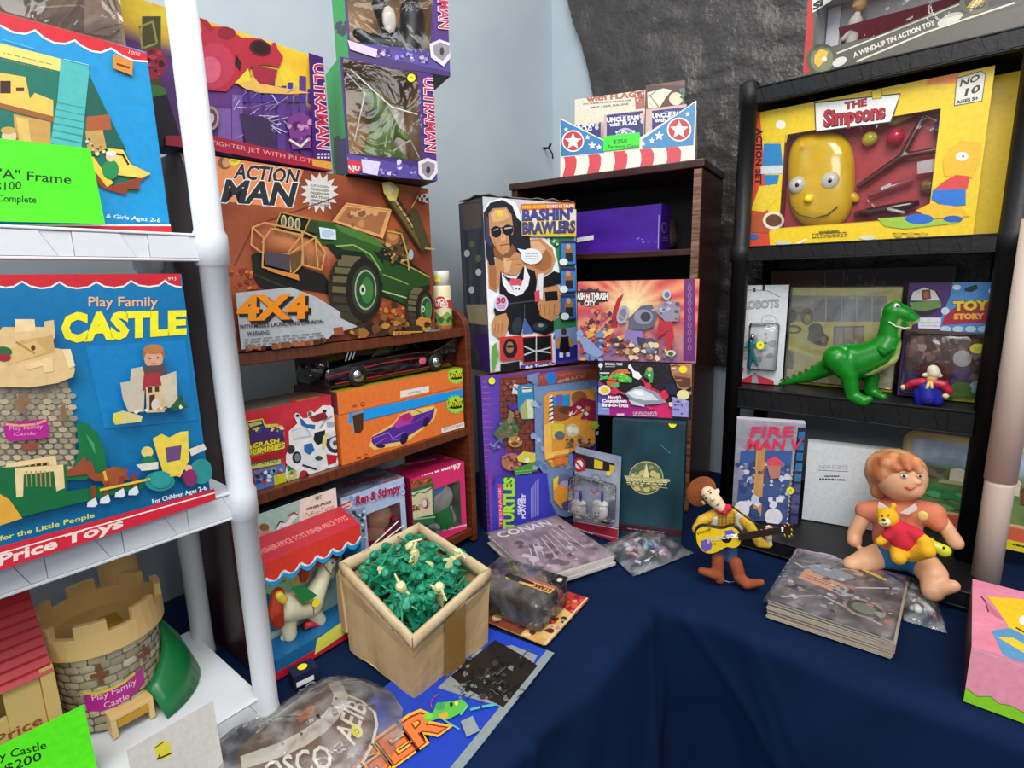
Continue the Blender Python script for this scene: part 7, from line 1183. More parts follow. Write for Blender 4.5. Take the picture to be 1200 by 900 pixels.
# framed tray and its carton behind the doll
tr = empty('picture_tray', frameM(RP(.035, 1.345, .792), AR), 'rounded gold-rimmed tray with a farm picture behind the seated doll', 'tray')
def rrect(x0, x1, z0, z1, r, n=6):
    return [(cx + r * ca(t0 + PI / 2 * i / n), cz + r * sa(t0 + PI / 2 * i / n)) for cx, cz, t0 in ((x1 - r, z1 - r, 0), (x0 + r, z1 - r, PI / 2), (x0 + r, z0 + r, PI), (x1 - r, z0 + r, 3 * PI / 2)) for i in range(n + 1)]
MB().prism(rrect(-.115, .135, .0, .185, .03), 0, .008, M=Pz).build('tray_body', mat('pale_gold', 'c9b888', .35), tr, bevel=.002); po = rrect(-.112, .132, .003, .182, .027); MB().tube([(p[0], -.002, p[1]) for p in po + po[:1]], .0045, 8, caps=False).build('rim', mat('gold_rim', 'b9a878', .25, .3), tr, smooth=True)
a = Art(tr, (-.098, -.0002, .022), (1, 0, 0), (0, 0, 1), (0, -1, 0), .216, .142); a.uv = True
a.fill(lambda u, v: mixc(mixc('4a6a3a', '7a9a5a', .5 + nz(u * 2, v, 3, 6)), mixc('8aa0b8', 'c4d2dc', .5 + nz(u * 2, v, 4, 5)), (v - .62) * 12), 30, 20)
a.blobs(.0, .45, 1, .62, 40, .02, .06, ['6a5a48', '4a5a3a', '8a8068', '5a4438'], 4); a.poly([(.30, .45), (.42, .45), (.42, .62), (.36, .66), (.30, .62)], 'e0d8c0'); a.poly([(.22, .40), (.5, .42), (.5, .47), (.25, .46)], 'b8b48a'); a.blobs(.05, .05, .5, .3, 20, .03, .09, ['2f8a4a', '3f7a3a', '5aa86a'], 6); a.poly([(.62, .40), (.78, .40), (.78, .60), (.70, .68), (.62, .60)], 'd8cdb0'); a.poly([(.8, .3), (.95, .3), (.95, .5), (.8, .5)], '8a3a2a'); a.done('painted_picture')
B = Box('game_carton', 'flat yellow and red edged carton under the picture tray by the pale post', 'box', RP(.002, 1.30, .7795), AR, .17, .030, .14 * .3, cols=('e3d322', 'c8b81a', 'c8b81a', 'c8503a', '888', '888')); a = B.art(); a.uv = True; a.poly([(0, .62), (1, .62), (1, 1), (0, 1)], 'd8604a'); a.text('Families', (.62, .2), (.86, .2), .3, '3a3410', bold=.03) if 0 else a.fine(.6, .2, .9, .45, 1, '3a3410', .12); a.done()
# seated doll
dl = empty('baby_doll', frameM(RP(-.052, 1.118, .7795), AR), 'seated vinyl baby doll with orange hair and an orange shirt on the low black shelf', 'doll'); Q = (960, 500, 3.747); F = lambda p, y=0: in_frame(dl, p, y, Q)
SKM = mat('doll_skin', 'd8a27c', .45, sss=.1)
organic('body', [(F((345, 520), .0), .034, F((350, 400), .004), .032), (F((350, 350)), .014, F((350, 300)), .013), (F((210, 365), .0), .014, F((155, 470), -.012), .012), (F((155, 470), -.012), .0115, F((155, 500), -.018), .0125), (F((500, 375), .006), .014, F((560, 450), .0), .012), (F((560, 450), .0), .0115, F((600, 510), -.002), .012),
   (F((300, 555), -.008), .023, F((200, 590), -.040), .020), (F((200, 590), -.040), .0185, F((140, 605), -.052), .014), (F((440, 580), -.008), .024, F((500, 650), -.044), .0215), (F((500, 650), -.044), .0195, F((500, 720), -.060), .017), (F((500, 715), -.060), .0145, F((590, 700), -.062), .010),
   (F((360, 225), -.004), (.0385, .038, .040)), (F((385, 265), -.016), (.026, .024, .020)), (F((432, 238), -.030), .005, F((436, 246), -.033), .005), (F((260, 250), .002), .007, F((262, 262), .002), .006)], SKM, dl, .003, 5)
def hcol(c, n): return mixc('b8683c', 'dfa672', .5 + 1.2 * nz(c.x * 60, c.z * 18, c.y * 60))
organic('hair', [(F((335, 190), .006), (.046, .044, .037)), (F((270, 220), .008), .020, F((262, 285), .012), .014), (F((330, 150), -.012), .016, F((415, 165), -.022), .012), (F((300, 160), -.02), .015, F((345, 185), -.035), .006), (F((420, 160), -.022), .010, F((445, 200), -.026), .005), (F((380, 150), -.026), .012, F((395, 188), -.038), .005), (F((240, 200), .01), .016, F((255, 260), .01), .012)], print_mat('doll_hair', .5, .5, .15), dl, .003, 3, hcol)
ft = lambda p, y, r, m, n: MB().ball(F(p, y), r, 12).build(n, m, dl, smooth=True)
ft((372, 217), -.0405, (.0052, .003, .0036), mat('gloss_white'), 'eye'); ft((373, 217), -.0428, (.0026, .0016, .0028), mat('dark_iris', '2a3a4a', .2), 'iris'); ft((443, 217), -.0315, (.0036, .004, .0034), mat('gloss_white'), 'eye'); ft((444, 217), -.0348, (.002, .002, .0026), mat('dark_iris'), 'iris')
MB().tube([F((376, 266), -.0408), F((400, 274), -.0425), F((425, 266), -.0395)], [.001, .0024, .001], 8).build('mouth', mat('lip_pink', 'b8544a', .4), dl, smooth=True); MB().tube([F((355, 206), -.040), F((372, 202), -.0425), F((388, 206), -.041)], .0007, 6).tube([F((432, 206), -.036), F((446, 203), -.033)], .0007, 6).build('eyebrow', mat('brown_brow', '8a5028', .6), dl)
organic('shirt', [(F((340, 490), .0), .037, F((350, 390), .004), .0365), (F((270, 375), .0), .022, F((205, 370), -.001), .0175), (F((430, 375), .004), .022, F((500, 385), .006), .020), (F((500, 400), .002), .018, F((520, 420), .0), .016)], mat('orange_knit', 'c46a4a', .8, bump=.4, bscale=300, col2='d07c5a', nscale=30), dl, .003, 3)
MB().prism([(p.x, p.z) for p in (F((275, 300)), F((330, 335)), F((350, 345)), F((300, 350)), F((270, 325)))], -.040, -.036, M=Pz).prism([(p.x, p.z) for p in (F((365, 345)), F((430, 305)), F((440, 330)), F((400, 352)))], -.040, -.036, M=Pz).build('collar', mat('white_cloth', 'd9cfc4', .8), dl)
ft((455, 392), -.033, (.008, .002, .0085), mat('yellow_vinyl'), 'round_badge'); organic('shorts', [(F((345, 545), .0), .036, F((345, 520), .002), .036), (F((310, 560), -.004), .0255, F((290, 565), -.016), .0245), (F((430, 585), -.004), .026, F((452, 600), -.020), .0255)], mat('teal_shorts', '1f5f8a', .8), dl, .003, 2)
# plush bear on the doll's lap
br = empty('plush_bear', frameM(RP(-.056, 1.055, .806), AR), 'small yellow plush bear in a red top sitting in the lap of the doll', 'plush'); F = lambda p, y=0: in_frame(br, p, y, Q)
YB = mat('yellow_plush', 'e0a814', .9, bump=.5, bscale=400)
organic('body', [(F((300, 400), 0), (.0165, .0155, .0165)), (F((285, 405), -.010), .0075, F((275, 410), -.015), .006), (F((265, 365), .004), .0045, F((268, 362), .004), .004), (F((325, 350), .004), .005, F((328, 346), .004), .0045), (F((360, 470), .004), .019, F((375, 510), .004), .020), (F((300, 480), -.006), .008, F((265, 505), -.014), .007), (F((430, 480), -.002), .010, F((470, 510), -.010), .0105), (F((345, 545), -.004), .012, F((350, 575), -.022), .0115), (F((400, 560), .0), .013, F((475, 545), -.020), .012)], YB, br, .0022, 3)
organic('red_top', [(F((345, 455), .002), .019, F((375, 500), .002), .021), (F((330, 460), -.006), .0095, F((300, 478), -.009), .009), (F((400, 462), -.002), .012, F((430, 480), -.004), .0115)], mat('red_jersey', 'c41c34', .85, bump=.3, bscale=400), br, .0022, 2)
organic('muzzle', [(F((280, 418), -.014), .0075, F((292, 418), -.014), .0075)], mat('cream_plush', 'e8d6a8', .9), br, .0018, 2)
for p in ((277, 392), (305, 388)): MB().ball(F(p, -.0165), .0016, 8).build('eye', mat('dark_eye'), br, smooth=True)
MB().ball(F((284, 408), -.0228), (.0028, .0018, .002), 10).build('nose', mat('dark_eye'), br, smooth=True); MB().tube([F((276, 424), -.0215), F((286, 429), -.0222), F((298, 424), -.0215)], .0007, 6).build('stitched_smile', mat('dark_eye'), br)
fs = empty('fish_toy', frameM(RP(-.008, 1.10, .7795), AR), 'small yellow-green fish-shaped toy right of the doll hip', 'toy'); F = lambda p, y=0: in_frame(fs, p, y, Q); organic('body', [(F((500, 520), 0), .008, F((550, 545), 0), .010), (F((490, 500), 0), .005, F((500, 530), 0), .006)], mat('lime_toy', 'c4cc2a', .35), fs, .002, 2); MB().ball(F((548, 532), -.0095), .0022, 8).build('eye', mat('dark_eye'), fs, smooth=True)
# ================================================================== ON THE TABLES
def flat_root(name, pt, z, label, cat, group=None): return empty(name, Matrix.Translation((pt[0], pt[1], z)), label, cat, group)
def outline(root, pts, z, zoom):
    l = root.matrix_basis.translation; return [((q.x - l.x), (q.y - l.y)) for q in (at_z(p, z, zoom) for p in pts)]
# --- cardboard carton full of green soldiers
KR = mat('kraft_card', 'c4a478', .75, bump=.25, bscale=90, col2='b5966a', nscale=12); KR2 = mat('kraft_inside', 'd0bb96', .8, bump=.3, bscale=60, col2='c2aa82', nscale=10)
BB = [Vector(p) for p in ((-.255, .739), (-.140, .638), (-.046, .750), (-.161, .851))]; BT = [Vector(p) for p in ((-.262, .750), (-.134, .622), (-.040, .745), (-.163, .866))]; HT_ = [.882, .846, .868, .888]
cen = sum(BB, Vector((0, 0))) / 4; cr = empty('cardboard_carton', Matrix.Translation((cen.x, cen.y, Z0)), 'open tan cardboard carton full of small green plastic soldiers', 'carton')
def wall(i, t):
    j = (i + 1) % 4; mb = MB(); N = 10; vs = []
    for k, (A_, B_) in enumerate(((BB, BT),)):
        for lay in (0, t):
            for r in range(7):
                for c in range(N + 1):
                    f = c / N; zf = r / 6; lo = BB[i].lerp(BB[j], f); hi = BT[i].lerp(BT[j], f); p = lo.lerp(hi, zf); d = (cen - p).normalized()
                    bow = (.004 * nz(f * 2, zf, i * 3, 2) + .0035 * (1 if abs(zf - .84) < .01 else 0)) * (1 if 0 < c < N else .3)
                    p = p + d * (lay - bow); z = (HT_[i] + (HT_[j] - HT_[i]) * f - Z0) * zf + (.004 * nz(f * 5, i, 2, 1) if r == 6 else 0); vs.append((p.x - cen.x, p.y - cen.y, max(z, 0)))
    n = (N + 1) * 7
    for r in range(6):
        for c in range(N):
            a_ = r * (N + 1) + c; mb.f.append((a_, a_ + 1, a_ + N + 2, a_ + N + 1)); mb.f.append((n + a_ + N + 1, n + a_ + N + 2, n + a_ + 1, n + a_))
    for c in range(N): a_ = 6 * (N + 1) + c; mb.f.append((a_, a_ + 1, n + a_ + 1, n + a_)); mb.f.append((c + 1, c, n + c, n + c + 1))
    for r in range(6): mb.f.append((r * (N + 1), (r + 1) * (N + 1), n + (r + 1) * (N + 1), n + r * (N + 1))); mb.f.append(((r + 1) * (N + 1) + N, r * (N + 1) + N, n + r * (N + 1) + N, n + (r + 1) * (N + 1) + N))
    mb.mi = [0] * len(mb.f); mb.v = vs; mb.c = [(.5, .4, .3)] * len(vs); return mb.build('side_wall', KR, cr, smooth=False)
for i in range(4): wall(i, .004)
# folded-over rim bands inside and out, base, tape and the spare flap
for i in range(4):
    j = (i + 1) % 4; vs = []
    for off, zz in ((-.0010, -.018), (-.0030, -.009), (-.0024, .000), (.001, .0018), (.0052, .0005), (.0060, -.010), (.0055, -.020)):
        for c in range(9):
            f = c / 8; p = BT[i].lerp(BT[j], f); d = ((cen - p).normalized() + (cen - (BT[i] + BT[j]) / 2).normalized()).normalized(); q = p + d * off; z = HT_[i] + (HT_[j] - HT_[i]) * f - Z0 + zz + .0025 * nz(f * 6, zz * 90, i, 1); vs.append((q.x - cen.x, q.y - cen.y, z))
    MB().add(vs, [(r * 9 + c, r * 9 + c + 1, (r + 1) * 9 + c + 1, (r + 1) * 9 + c) for r in range(6) for c in range(8)]).build('folded_rim', KR2, cr, smooth=True, thick=.0008)
MB().add([(p.x - cen.x, p.y - cen.y, .002) for p in BB], [(0, 1, 2, 3)]).build('base', KR2, cr)
def onwall(i, f, zf, off): j = (i + 1) % 4; p = BB[i].lerp(BB[j], f).lerp(BT[i].lerp(BT[j], f), zf); d = (cen - p).normalized(); p = p - d * off; return (p.x - cen.x, p.y - cen.y, (HT_[i] + (HT_[j] - HT_[i]) * f - Z0) * zf)
tp = [[onwall(1, f, z / 8, .0052) for f in (.37, .62)] for z in range(0, 8)]
MB().add([p for r in tp for p in r], [(2 * k, 2 * k + 1, 2 * k + 3, 2 * k + 2) for k in range(7)]).build('packing_tape', mat('brown_tape', '8f6a34', .25, bump=.2), cr, smooth=True)
L0, L1 = BB[0], BT[0]; o = Vector((-.018, .026))
MB().add([(L0.x - cen.x, L0.y - cen.y, .03), (L1.x - cen.x, L1.y - cen.y, .128), (L1.x + o.x * .5 - cen.x, L1.y + o.y * .5 - cen.y, .112), (L0.x + o.x - cen.x, L0.y + o.y - cen.y, .075), (L0.x + o.x - cen.x, L0.y + o.y - cen.y, .018)], [(0, 1, 2, 3, 4)]).build('loose_flap', KR, cr, thick=.003)
# soldiers: three poses, shared meshes
def soldier_mesh(k, col):
    mb = MB(); s = 1
    mb.lathe([(0, 0), (.009, 0), (.009, .0014), (0, .0014)], 8, M=Matrix.Diagonal((1.3, .8, 1, 1)))
    if k == 0: J = [((-.005, 0, .001), (-.003, 0, .016), .0028, .003), ((.006, 0, .001), (.003, 0, .016), .0028, .003), ((0, 0, .016), (0, 0, .028), .0042, .005), ((-.004, 0, .027), (.006, -.006, .024), .0022, .0018), ((.004, 0, .027), (.010, -.006, .025), .0022, .0018), ((-.006, -.007, .022), (.022, -.006, .028), .0014, .0009)]
    elif k == 1: J = [((-.008, 0, .001), (-.001, 0, .013), .0026, .003), ((.009, 0, .001), (.001, 0, .013), .0026, .003), ((0, 0, .013), (.004, 0, .026), .0042, .005), ((.002, 0, .025), (.012, 0, .032), .0022, .0016), ((.006, 0, .025), (-.006, -.004, .020), .0022, .0016), ((.006, 0, .036), (.018, 0, .030), .0013, .0009)]
    else: J = [((-.020, 0, .003), (-.006, 0, .004), .0026, .0032), ((-.018, .006, .003), (-.005, .003, .004), .0026, .0032), ((-.006, 0, .004), (.008, 0, .008), .0042, .005), ((.007, .003, .008), (.014, .004, .003), .002, .0016), ((.007, -.003, .008), (.015, -.002, .006), .002, .0016), ((.004, -.003, .008), (.028, -.002, .007), .0013, .0009)]
    for a_, b_, r0, r1 in J: mb.tube([a_, b_], [r0, r1], 6)
    h = (J[2][1][0] + (.004 if k == 2 else 0), 0, J[2][1][2] + (.006 if k < 2 else .004)); mb.ball(h, .0038, 8); mb.ball((h[0], h[1], h[2] + .0012), (.0050, .0050, .0034), 8)
    o = mb.build('t', mat(*col)); me = o.data; bpy.data.objects.remove(o); return me
GSM = [soldier_mesh(k, ('green_soldier_plastic', '1f8a66', .4)) for k in range(3)]; CSM = [soldier_mesh(k, ('cream_soldier_plastic', 'd6d39a', .45)) for k in range(3)]
rr = random.Random(21)
def inside(fx, fy): a_ = BT[0].lerp(BT[1], fx); b_ = BT[3].lerp(BT[2], fx); return a_.lerp(b_, fy)
def ztop(fx, fy): return .820 + .034 * math.exp(-((fx - .38) ** 2 + (fy - .55) ** 2) * 7) + .004 * nz(fx * 5, fy * 5, 2)
def pose(o, fx, fy, dz, tilt=1.3):
    p = inside(fx, fy); o.matrix_basis = Matrix.Translation((p.x, p.y, ztop(fx, fy) + dz)) @ Matrix.Rotation(rr.uniform(0, 6.28), 4, 'Z') @ Matrix.Rotation(rr.uniform(-tilt, tilt), 4, 'X') @ Matrix.Rotation(rr.uniform(-.9, .9), 4, 'Y') @ Matrix.Scale(1.45, 4)
mb = MB()
for k in range(230):
    me = GSM[k % 3]; T = Matrix.Translation((*inside(rr.uniform(.30, .72), rr.uniform(.32, .74)), 0)); fx, fy = 0, 0; p = T.translation
    R = Matrix.Translation((p.x, p.y, rr.uniform(.788, .818))) @ Matrix.Rotation(rr.uniform(0, 6.28), 4, 'Z') @ Matrix.Rotation(rr.uniform(-1.5, 1.5), 4, 'X')
    mb.add([R @ v.co for v in me.vertices], [tuple(q.vertices) for q in me.polygons])
bf = mb.build('soldier_heap', mat('green_soldier_plastic')); tag(bf, 'dense heap of green plastic soldiers deep inside the cardboard carton', 'toy soldiers', kind='stuff')
bed = MB(); vs = []
for j in range(9):
    for i in range(9): p = inside(.07 + .86 * i / 8, .07 + .86 * j / 8); vs.append((p.x, p.y, .786 + .01 * nz(i, j, 2)))
g = 'green plastic soldiers in the cardboard carton'
for k in range(100):
    fx, fy = rr.uniform(.22, .80), rr.uniform(.24, .80); o = bpy.data.objects.new('toy_soldier', GSM[rr.randrange(3)]); COL.objects.link(o); pose(o, fx, fy, rr.uniform(-.006, .008)); tag(o, 'small green plastic soldier lying in the heap inside the cardboard carton', 'toy soldier', g)
for fx, fy in ((.42, .50), (.60, .30), (.66, .72), (.76, .52), (.30, .34), (.50, .62)):
    o = bpy.data.objects.new('toy_soldier', CSM[rr.randrange(3)]); COL.objects.link(o); pose(o, fx, fy, .010, .6); tag(o, 'small cream plastic soldier lying on top of the green heap in the carton', 'toy soldier', 'cream plastic soldiers in the cardboard carton')
# --- long blue poster board with silver edge
ZB = .7425; Q = (420, 780, 5.0)
pr = flat_root('poster_board', (-.05, .65), ZB, 'long blue poster board with silver edge and orange lettering under the cardboard carton', 'poster')
R0 = Vector((.054, .722)); da = Vector((-.530, -.848)); db = Vector((-.848, .530)); l = Vector((-.05, .65))
cor = [R0, R0 + da * .36, R0 + da * .36 + db * .19, R0 + db * .13]
MB().prism([(p.x - l.x, p.y - l.y) for p in cor], 0, .0016, '1f3f9c').build_flat('board', PRINT, pr)
a = flat_art(pr, ZB + .0017, Q); a.EPS = .00003
def quad(s0, s1, t0, t1, col):
    pts = [R0 + da * s + db * t for s, t in ((s0, t0), (s1, t0), (s1, t1), (s0, t1))]; a._put([(p.x - a.wO.x, p.y - a.wO.y) for p in pts], [(0, 1, 2, 3)], col)
quad(0, .36, .013, .19 - .02, '1a3fb4'); quad(0, .36, 0, .013, '8a9494')
a.poly([(465, 130), (560, 40), (700, -90), (900, -120), (1050, -60), (960, 100), (850, 245), (800, 230), (640, 185)], '8a9090')
a.poly([(540, 60), (640, -20), (800, -150), (960, -60), (1050, 0), (850, 245), (760, 200), (620, 130)], '1b1714'); a.blobs(560, -20, 900, 200, 50, 8, 26, ['2a2420', '120f0d', '6f7474', '3a332c'], 4)
for k in range(46):
    r0 = random.Random(k); x, y = r0.uniform(540, 960), r0.uniform(-40, 210); p = [(x, y)]
    for i in range(3): p.append((p[-1][0] + r0.uniform(6, 26), p[-1][1] + r0.uniform(-26, 16)))
    a.line(p, r0.uniform(2, 6), r0.choice(['17120f', '0d0b0a', '5a5c58', '221c18']))
a.text('RANGER', (-560, 1140), (500, 380), 170, 'f0b03a', bold=.09); a.k += 1; a.text('RANGER', (-560, 1140), (500, 380), 165, '8a2f14', bold=.045); a.text('RANGER', (-560, 1140), (500, 380), 160, 'e8783a', bold=.015) 
a.poly([(380, 300), (440, 285), (460, 230), (520, 225), (610, 210), (645, 245), (600, 290), (520, 330), (480, 320), (400, 345)], '5ab84a'); a.ell(480, 250, 30, 24, '3f9a5a'); a.ell(545, 240, 10, 14, '1a3a1a'); a.ell(575, 232, 10, 14, 'e8e23a'); a.poly([(470, 300), (520, 285), (530, 310), (490, 330)], 'e8a03a'); a.line([(600, 300), (640, 250)], 8, '7ac4a0'); a.line([(500, 330), (590, 385)], 9, '5ab89a'); a.line([(660, 270), (720, 255), (805, 240)], 14, '4fb4b4'); a.line([(430, 260), (425, 230), (445, 200), (468, 180)], 6, 'b83a9a'); a.ell(410, 310, 30, 18, '7ac83a'); a.poly([(600, 340), (670, 308), (712, 395), (635, 432)], '8f999a')
a.done('poster_print')
# --- brown bubble pack on a printed card
Q = (560, 630, 6.429)
ax = Vector((.564, .826)); ay = Vector((-.826, .564)); n0 = Vector((.042, .735))
pk = empty('bubble_pack', frameM((n0.x, n0.y, .7455), math.degrees(math.atan2(ax.x, ax.y))), 'clear bubble pack with a dark vehicle on a yellow card, against the cardboard carton', 'pack')
LX, LY = .146, .155
MB().prism([(0, .004), (.006, 0), (LX - .006, 0), (LX, .006), (LX, LY), (0, LY)], 0, .0016, 'd09a50').build_flat('card', PRINT, pk)
a = Art(pk, (0, 0, .0016), (1, 0, 0), (0, 1, 0), (0, 0, 1), LX, LY); a.uv = True; a.EPS = .00003
a.fill(lambda u, v: mixc('c08a44', 'e6bc78', .5 + .8 * nz(u, v, 2, 7)), 16, 16); a.poly([(.62, 0), (1, 0), (1, .34), (.8, .30), (.66, .12)], 'b8322a'); a.blobs(.65, .02, .95, .28, 14, .02, .06, ['d8503a', 'e09a5a', '8a1a1a'], 3); a.line([(0, .02), (1, .02)], .02, 'd8c8a8'); a.poly([(0, .3), (.12, .3), (.12, 1), (0, 1)], '7a3a2a'); a.blobs(0, 0, .3, 1, 26, .02, .06, ['8a4a34', 'c9a060', '5a2a20', 'e0c088'], 5); a.blobs(.3, .02, .5, .16, 12, .015, .04, ['2a2420', '9a948c', 'c4322a'], 6); a.done('card_print')
veh = organic('toy_vehicle', [((.045, .05, .026), .017, (.045, .13, .028), .019), ((.085, .045, .026), .017, (.085, .13, .028), .019), ((.065, .11, .042), .012, (.065, .06, .040), .012), ((.03, .12, .018), .014, (.10, .12, .018), .014)], mat('dark_brown_vehicle', '1f1813', .35, col2='3a2e26', nscale=40), None, .0035, 3); veh.matrix_basis = pk.matrix_basis.copy(); tag(veh, 'dark brown moulded toy vehicle sealed inside the clear bubble pack', 'toy')
organic('toy_creature', [((.05, .148, .032), (.026, .018, .016)), ((.075, .140, .030), .013, (.095, .135, .022), .008)], mat('mauve_brown', '7a5448', .35, coat=.5), pk, .003, 3)
MB().prism([(.014, .028), (.022, .020), (.108, .020), (.118, .030), (.118, LY + .01), (.014, LY + .01)], .0022, .050, M=None).build('bubble', film('pack_bubble_brown', 'e6dccb', gloss=.16, bscale=10, bump=.5, haze=.08), pk, bevel=.007, smooth=True)
MB().box(.055, .070, .024, .085, .0507, .0512, 'd8a860').box(.070, .077, .024, .085, .0507, .0513, 'a8605a').build_flat('label_strip', PRINT, pk); tx = Art(pk, (.056, .025, .0514), (0, 1, 0), (-1, 0, 0), (0, 0, 1), .06, .015); tx.O = Vector((.0695, .025, .0514)); tx.uv = True; tx.text('STARK', (.03, .2), (.55, .2), .6, '4a1c10', bold=.05); tx.done('label_lettering')
MB().box(.088, .112, .022, .040, .0507, .0516, '14110f').build_flat('hang_tab', PRINT, pk); MB().ball((.097, .030, .052), (.006, .005, .002), 10, 'c9c4b0').build_flat('skull_mark', PRINT, pk)
MB().lathe([(0, 0), (.0062, 0), (.0062, .0005), (0, .0005)], 16, (.062, .108, .0505), 'f0e41e').build_flat('price_sticker', PRINT, pk)
# --- bagged comics, first stack
def comic(name, bl, yaw, z, w_, l_, th, cover, label, group, draw=None, bag=True):
    r = empty(name, frameM((bl[0], bl[1], z), yaw), label, 'comic', group)
    mb = MB(); mb.box(.001, w_ - .001, .001, l_ - .001, .0002, th - .0003, 'dcd6c8'); mb.box(0, w_, 0, l_, th - .0003, th, cover); mb.build_flat('pages', PRINT, r)
    if draw: a = Art(r, (0, 0, th), (1, 0, 0), (0, 1, 0), (0, 0, 1), w_, l_); a.uv = True; a.EPS = .00002; draw(a); a.done('cover_print')
    if bag: 
        vs = []; n = 12
        for j in range(n + 1):
            for i in range(n + 1): vs.append((-.004 + (w_ + .008) * i / n, -.006 + (l_ + .012) * j / n, th + .0012 + .0028 * abs(nz(i * .6, j * .5, bl[0] * 9)) - (.003 if i in (0, n) or j in (0, n) else 0)))
        MB().add(vs, [(j * (n + 1) + i, j * (n + 1) + i + 1, (j + 1) * (n + 1) + i + 1, (j + 1) * (n + 1) + i) for j in range(n) for i in range(n)]).build('clear_sleeve', film('sleeve_film', gloss=.12, bscale=9, bump=.6, haze=.06, rough=.22, ior=1.07), r, smooth=True)
    return r
def cov1(a):
    a.fill(lambda u, v: mixc(mixc('5c4a56', '9a8490', .5 + .9 * nz(u, v, 2, 4)), 'c0a8b8', nz(u, v, 6, 9)), 26, 26)
    a.text('CONAN', (.08, .83), (.80, .83), .12, '6a5a64', bold=.06); a.text('CONAN', (.08, .835), (.80, .835), .12, 'dcd0d8', bold=.03)
    a.blobs(.1, .1, .9, .8, 50, .02, .09, ['7a6470', 'a8909c', '54444e', 'c4b0bc', '8a6a80'], 3)
    for k in range(8): a.line([(.1 + .1 * k, .2 + .05 * (k % 3)), (.25 + .08 * k, .5 + .04 * k)], .012, 'c9bcc4')
bl1 = Vector((.037, .885)); zc = Z0
for k in range(5):
    z = zc + k * .0052; dx = (.0, .003, -.002, .002, 0)[k]; top = k == 4
    comic('comic_book', (bl1.x + dx, bl1.y - dx), 62.5 + (k % 3 - 1) * .6, z, .171, .205, .0048, 'a8949c' if top else 'c8bcc0', 'mauve fantasy comic in a clear sleeve, on top of the stack beside the bubble pack' if top else 'sleeved comic below the mauve one in the stack beside the bubble pack', None if top else 'lower comics beside the bubble pack', cov1 if top else None, bag=top)
def cov2(a):
    a.fill(lambda u, v: mixc(mixc('1f1d20', '5a5658', .5 + .9 * nz(u, v, 2, 5)), '8a8084', nz(u, v, 6, 11) * 1.2), 26, 26)
    a.poly([(0, .93), (.98, .93), (.98, .99), (0, .99)], '8f5a78'); a.poly([(.10, .66), (.5, .60), (.6, .74), (.3, .82)], '7a8088'); a.line([(.1, .1), (.4, .3), (.9, .15)], .02, 'a89a9c'); a.line([(.05, .7), (.5, .5), (.95, .75)], .018, 'b8b0b4'); a.poly([(.14, .46), (.52, .40), (.55, .56), (.16, .64)], 'c0805c'); a.text('KIDNAP', (.18, .52), (.50, .46), .07, '4a241c', bold=.03, up=(0, 1)) if 0 else a.fine(.2, .48, .5, .56, 2, '3a1c14', .012, -.1)
    a.ell(.74, .30, .17, .13, '8a7a6a', 20); a.ell(.74, .30, .14, .105, '2a2624', 20); a.ell(.74, .30, .10, .07, '5a6a5a', 16); a.ell(.55, .45, .08, .07, '9a9a9c'); a.blobs(.08, .08, .95, .9, 70, .01, .05, ['8a8488', '2a2628', '6a5a5c', 'b0a4a8', '4a3a34', '9a6a5a'], 5); a.poly([(.62, .88), (.84, .80), (.86, .84), (.64, .91)], 'c9a84a')
bl2 = Vector((.404, .796)); 
for k in range(11):
    top = k == 10; dx = .0016 * ((k * 7) % 5 - 2)
    comic('comic_book', (bl2.x + dx, bl2.y + dx * .5), 129 + ((k * 5) % 3 - 1) * .8, Z0 + .001 + k * .0030, .168, .215, .0027, '4a4648' if top else 'a8927e', 'dark comic in a clear sleeve, topmost of the thick stack left of the doll' if top else 'sleeved comic within the thick stack in front of the doll', None if top else 'lower comics in the thick stack', cov2 if top else None, bag=top)
# --- blister card with two round cups
CB = (.127, 1.140)
bc = Box('cup_blister_card', 'small clear blister card with two round white cups, leaning before the brick-print carton', 'pack', (.129, 1.135, Z0), 131, .112, .186, .0016, lean=3, cols=('9aa0b4',) * 6, body='backing_card')
Q = (640, 520, 4.5); a = bc.art(z=Q); a.fill(lambda u, v: mixc('6f7890', 'b4bccc', .5 + .6 * nz(u, v, 2, 4)), 10, 14)
a.poly([(100, 30), (360, 105), (365, 150), (105, 120)], '2a2426'); a.poly([(105, 50), (135, 60), (135, 110), (108, 100)], 'd8b83a'); a.poly([(255, 80), (300, 95), (298, 135), (252, 130)], 'e0c42a'); a.poly([(335, 110), (362, 118), (362, 150), (335, 150)], 'd8b83a'); a.ell(175, 112, 34, 38, 'b02a2a'); a.ell(175, 110, 20, 24, 'e8e4e0'); a.line([(150, 90), (200, 140)], 10, 'b02a2a')
for cx, cy in ((155, 190), (262, 190)): a.ell(cx, cy, 26, 30, '5a6070'); a.ell(cx, cy, 22, 26, '9aa2b4'); a.line([(cx - 15, cy - 8), (cx + 14, cy + 4)], 3, '4a5060')
for x0, x1 in ((130, 190), (238, 290)): a.line([(x0, 240), (x0 + 14, 262), (x0 + 30, 245), (x0 + 50, 256)], 6, 'c05a6a')
a.poly([(105, 395), (380, 440), (385, 540), (105, 440)], 'a8283a'); a.line([(105, 398), (380, 448)], 5, 'd8c8cc'); a.line([(110, 440), (384, 500)], 5, 'c8a0a4'); a.text('MINI MUG SET', (150, 442), (250, 480), 18, 'f0dce0', bold=.05, up=(0, -1)) if 0 else a.fine(150, 430, 250, 462, 2, 'f0dce0', 6, .36); a.done()
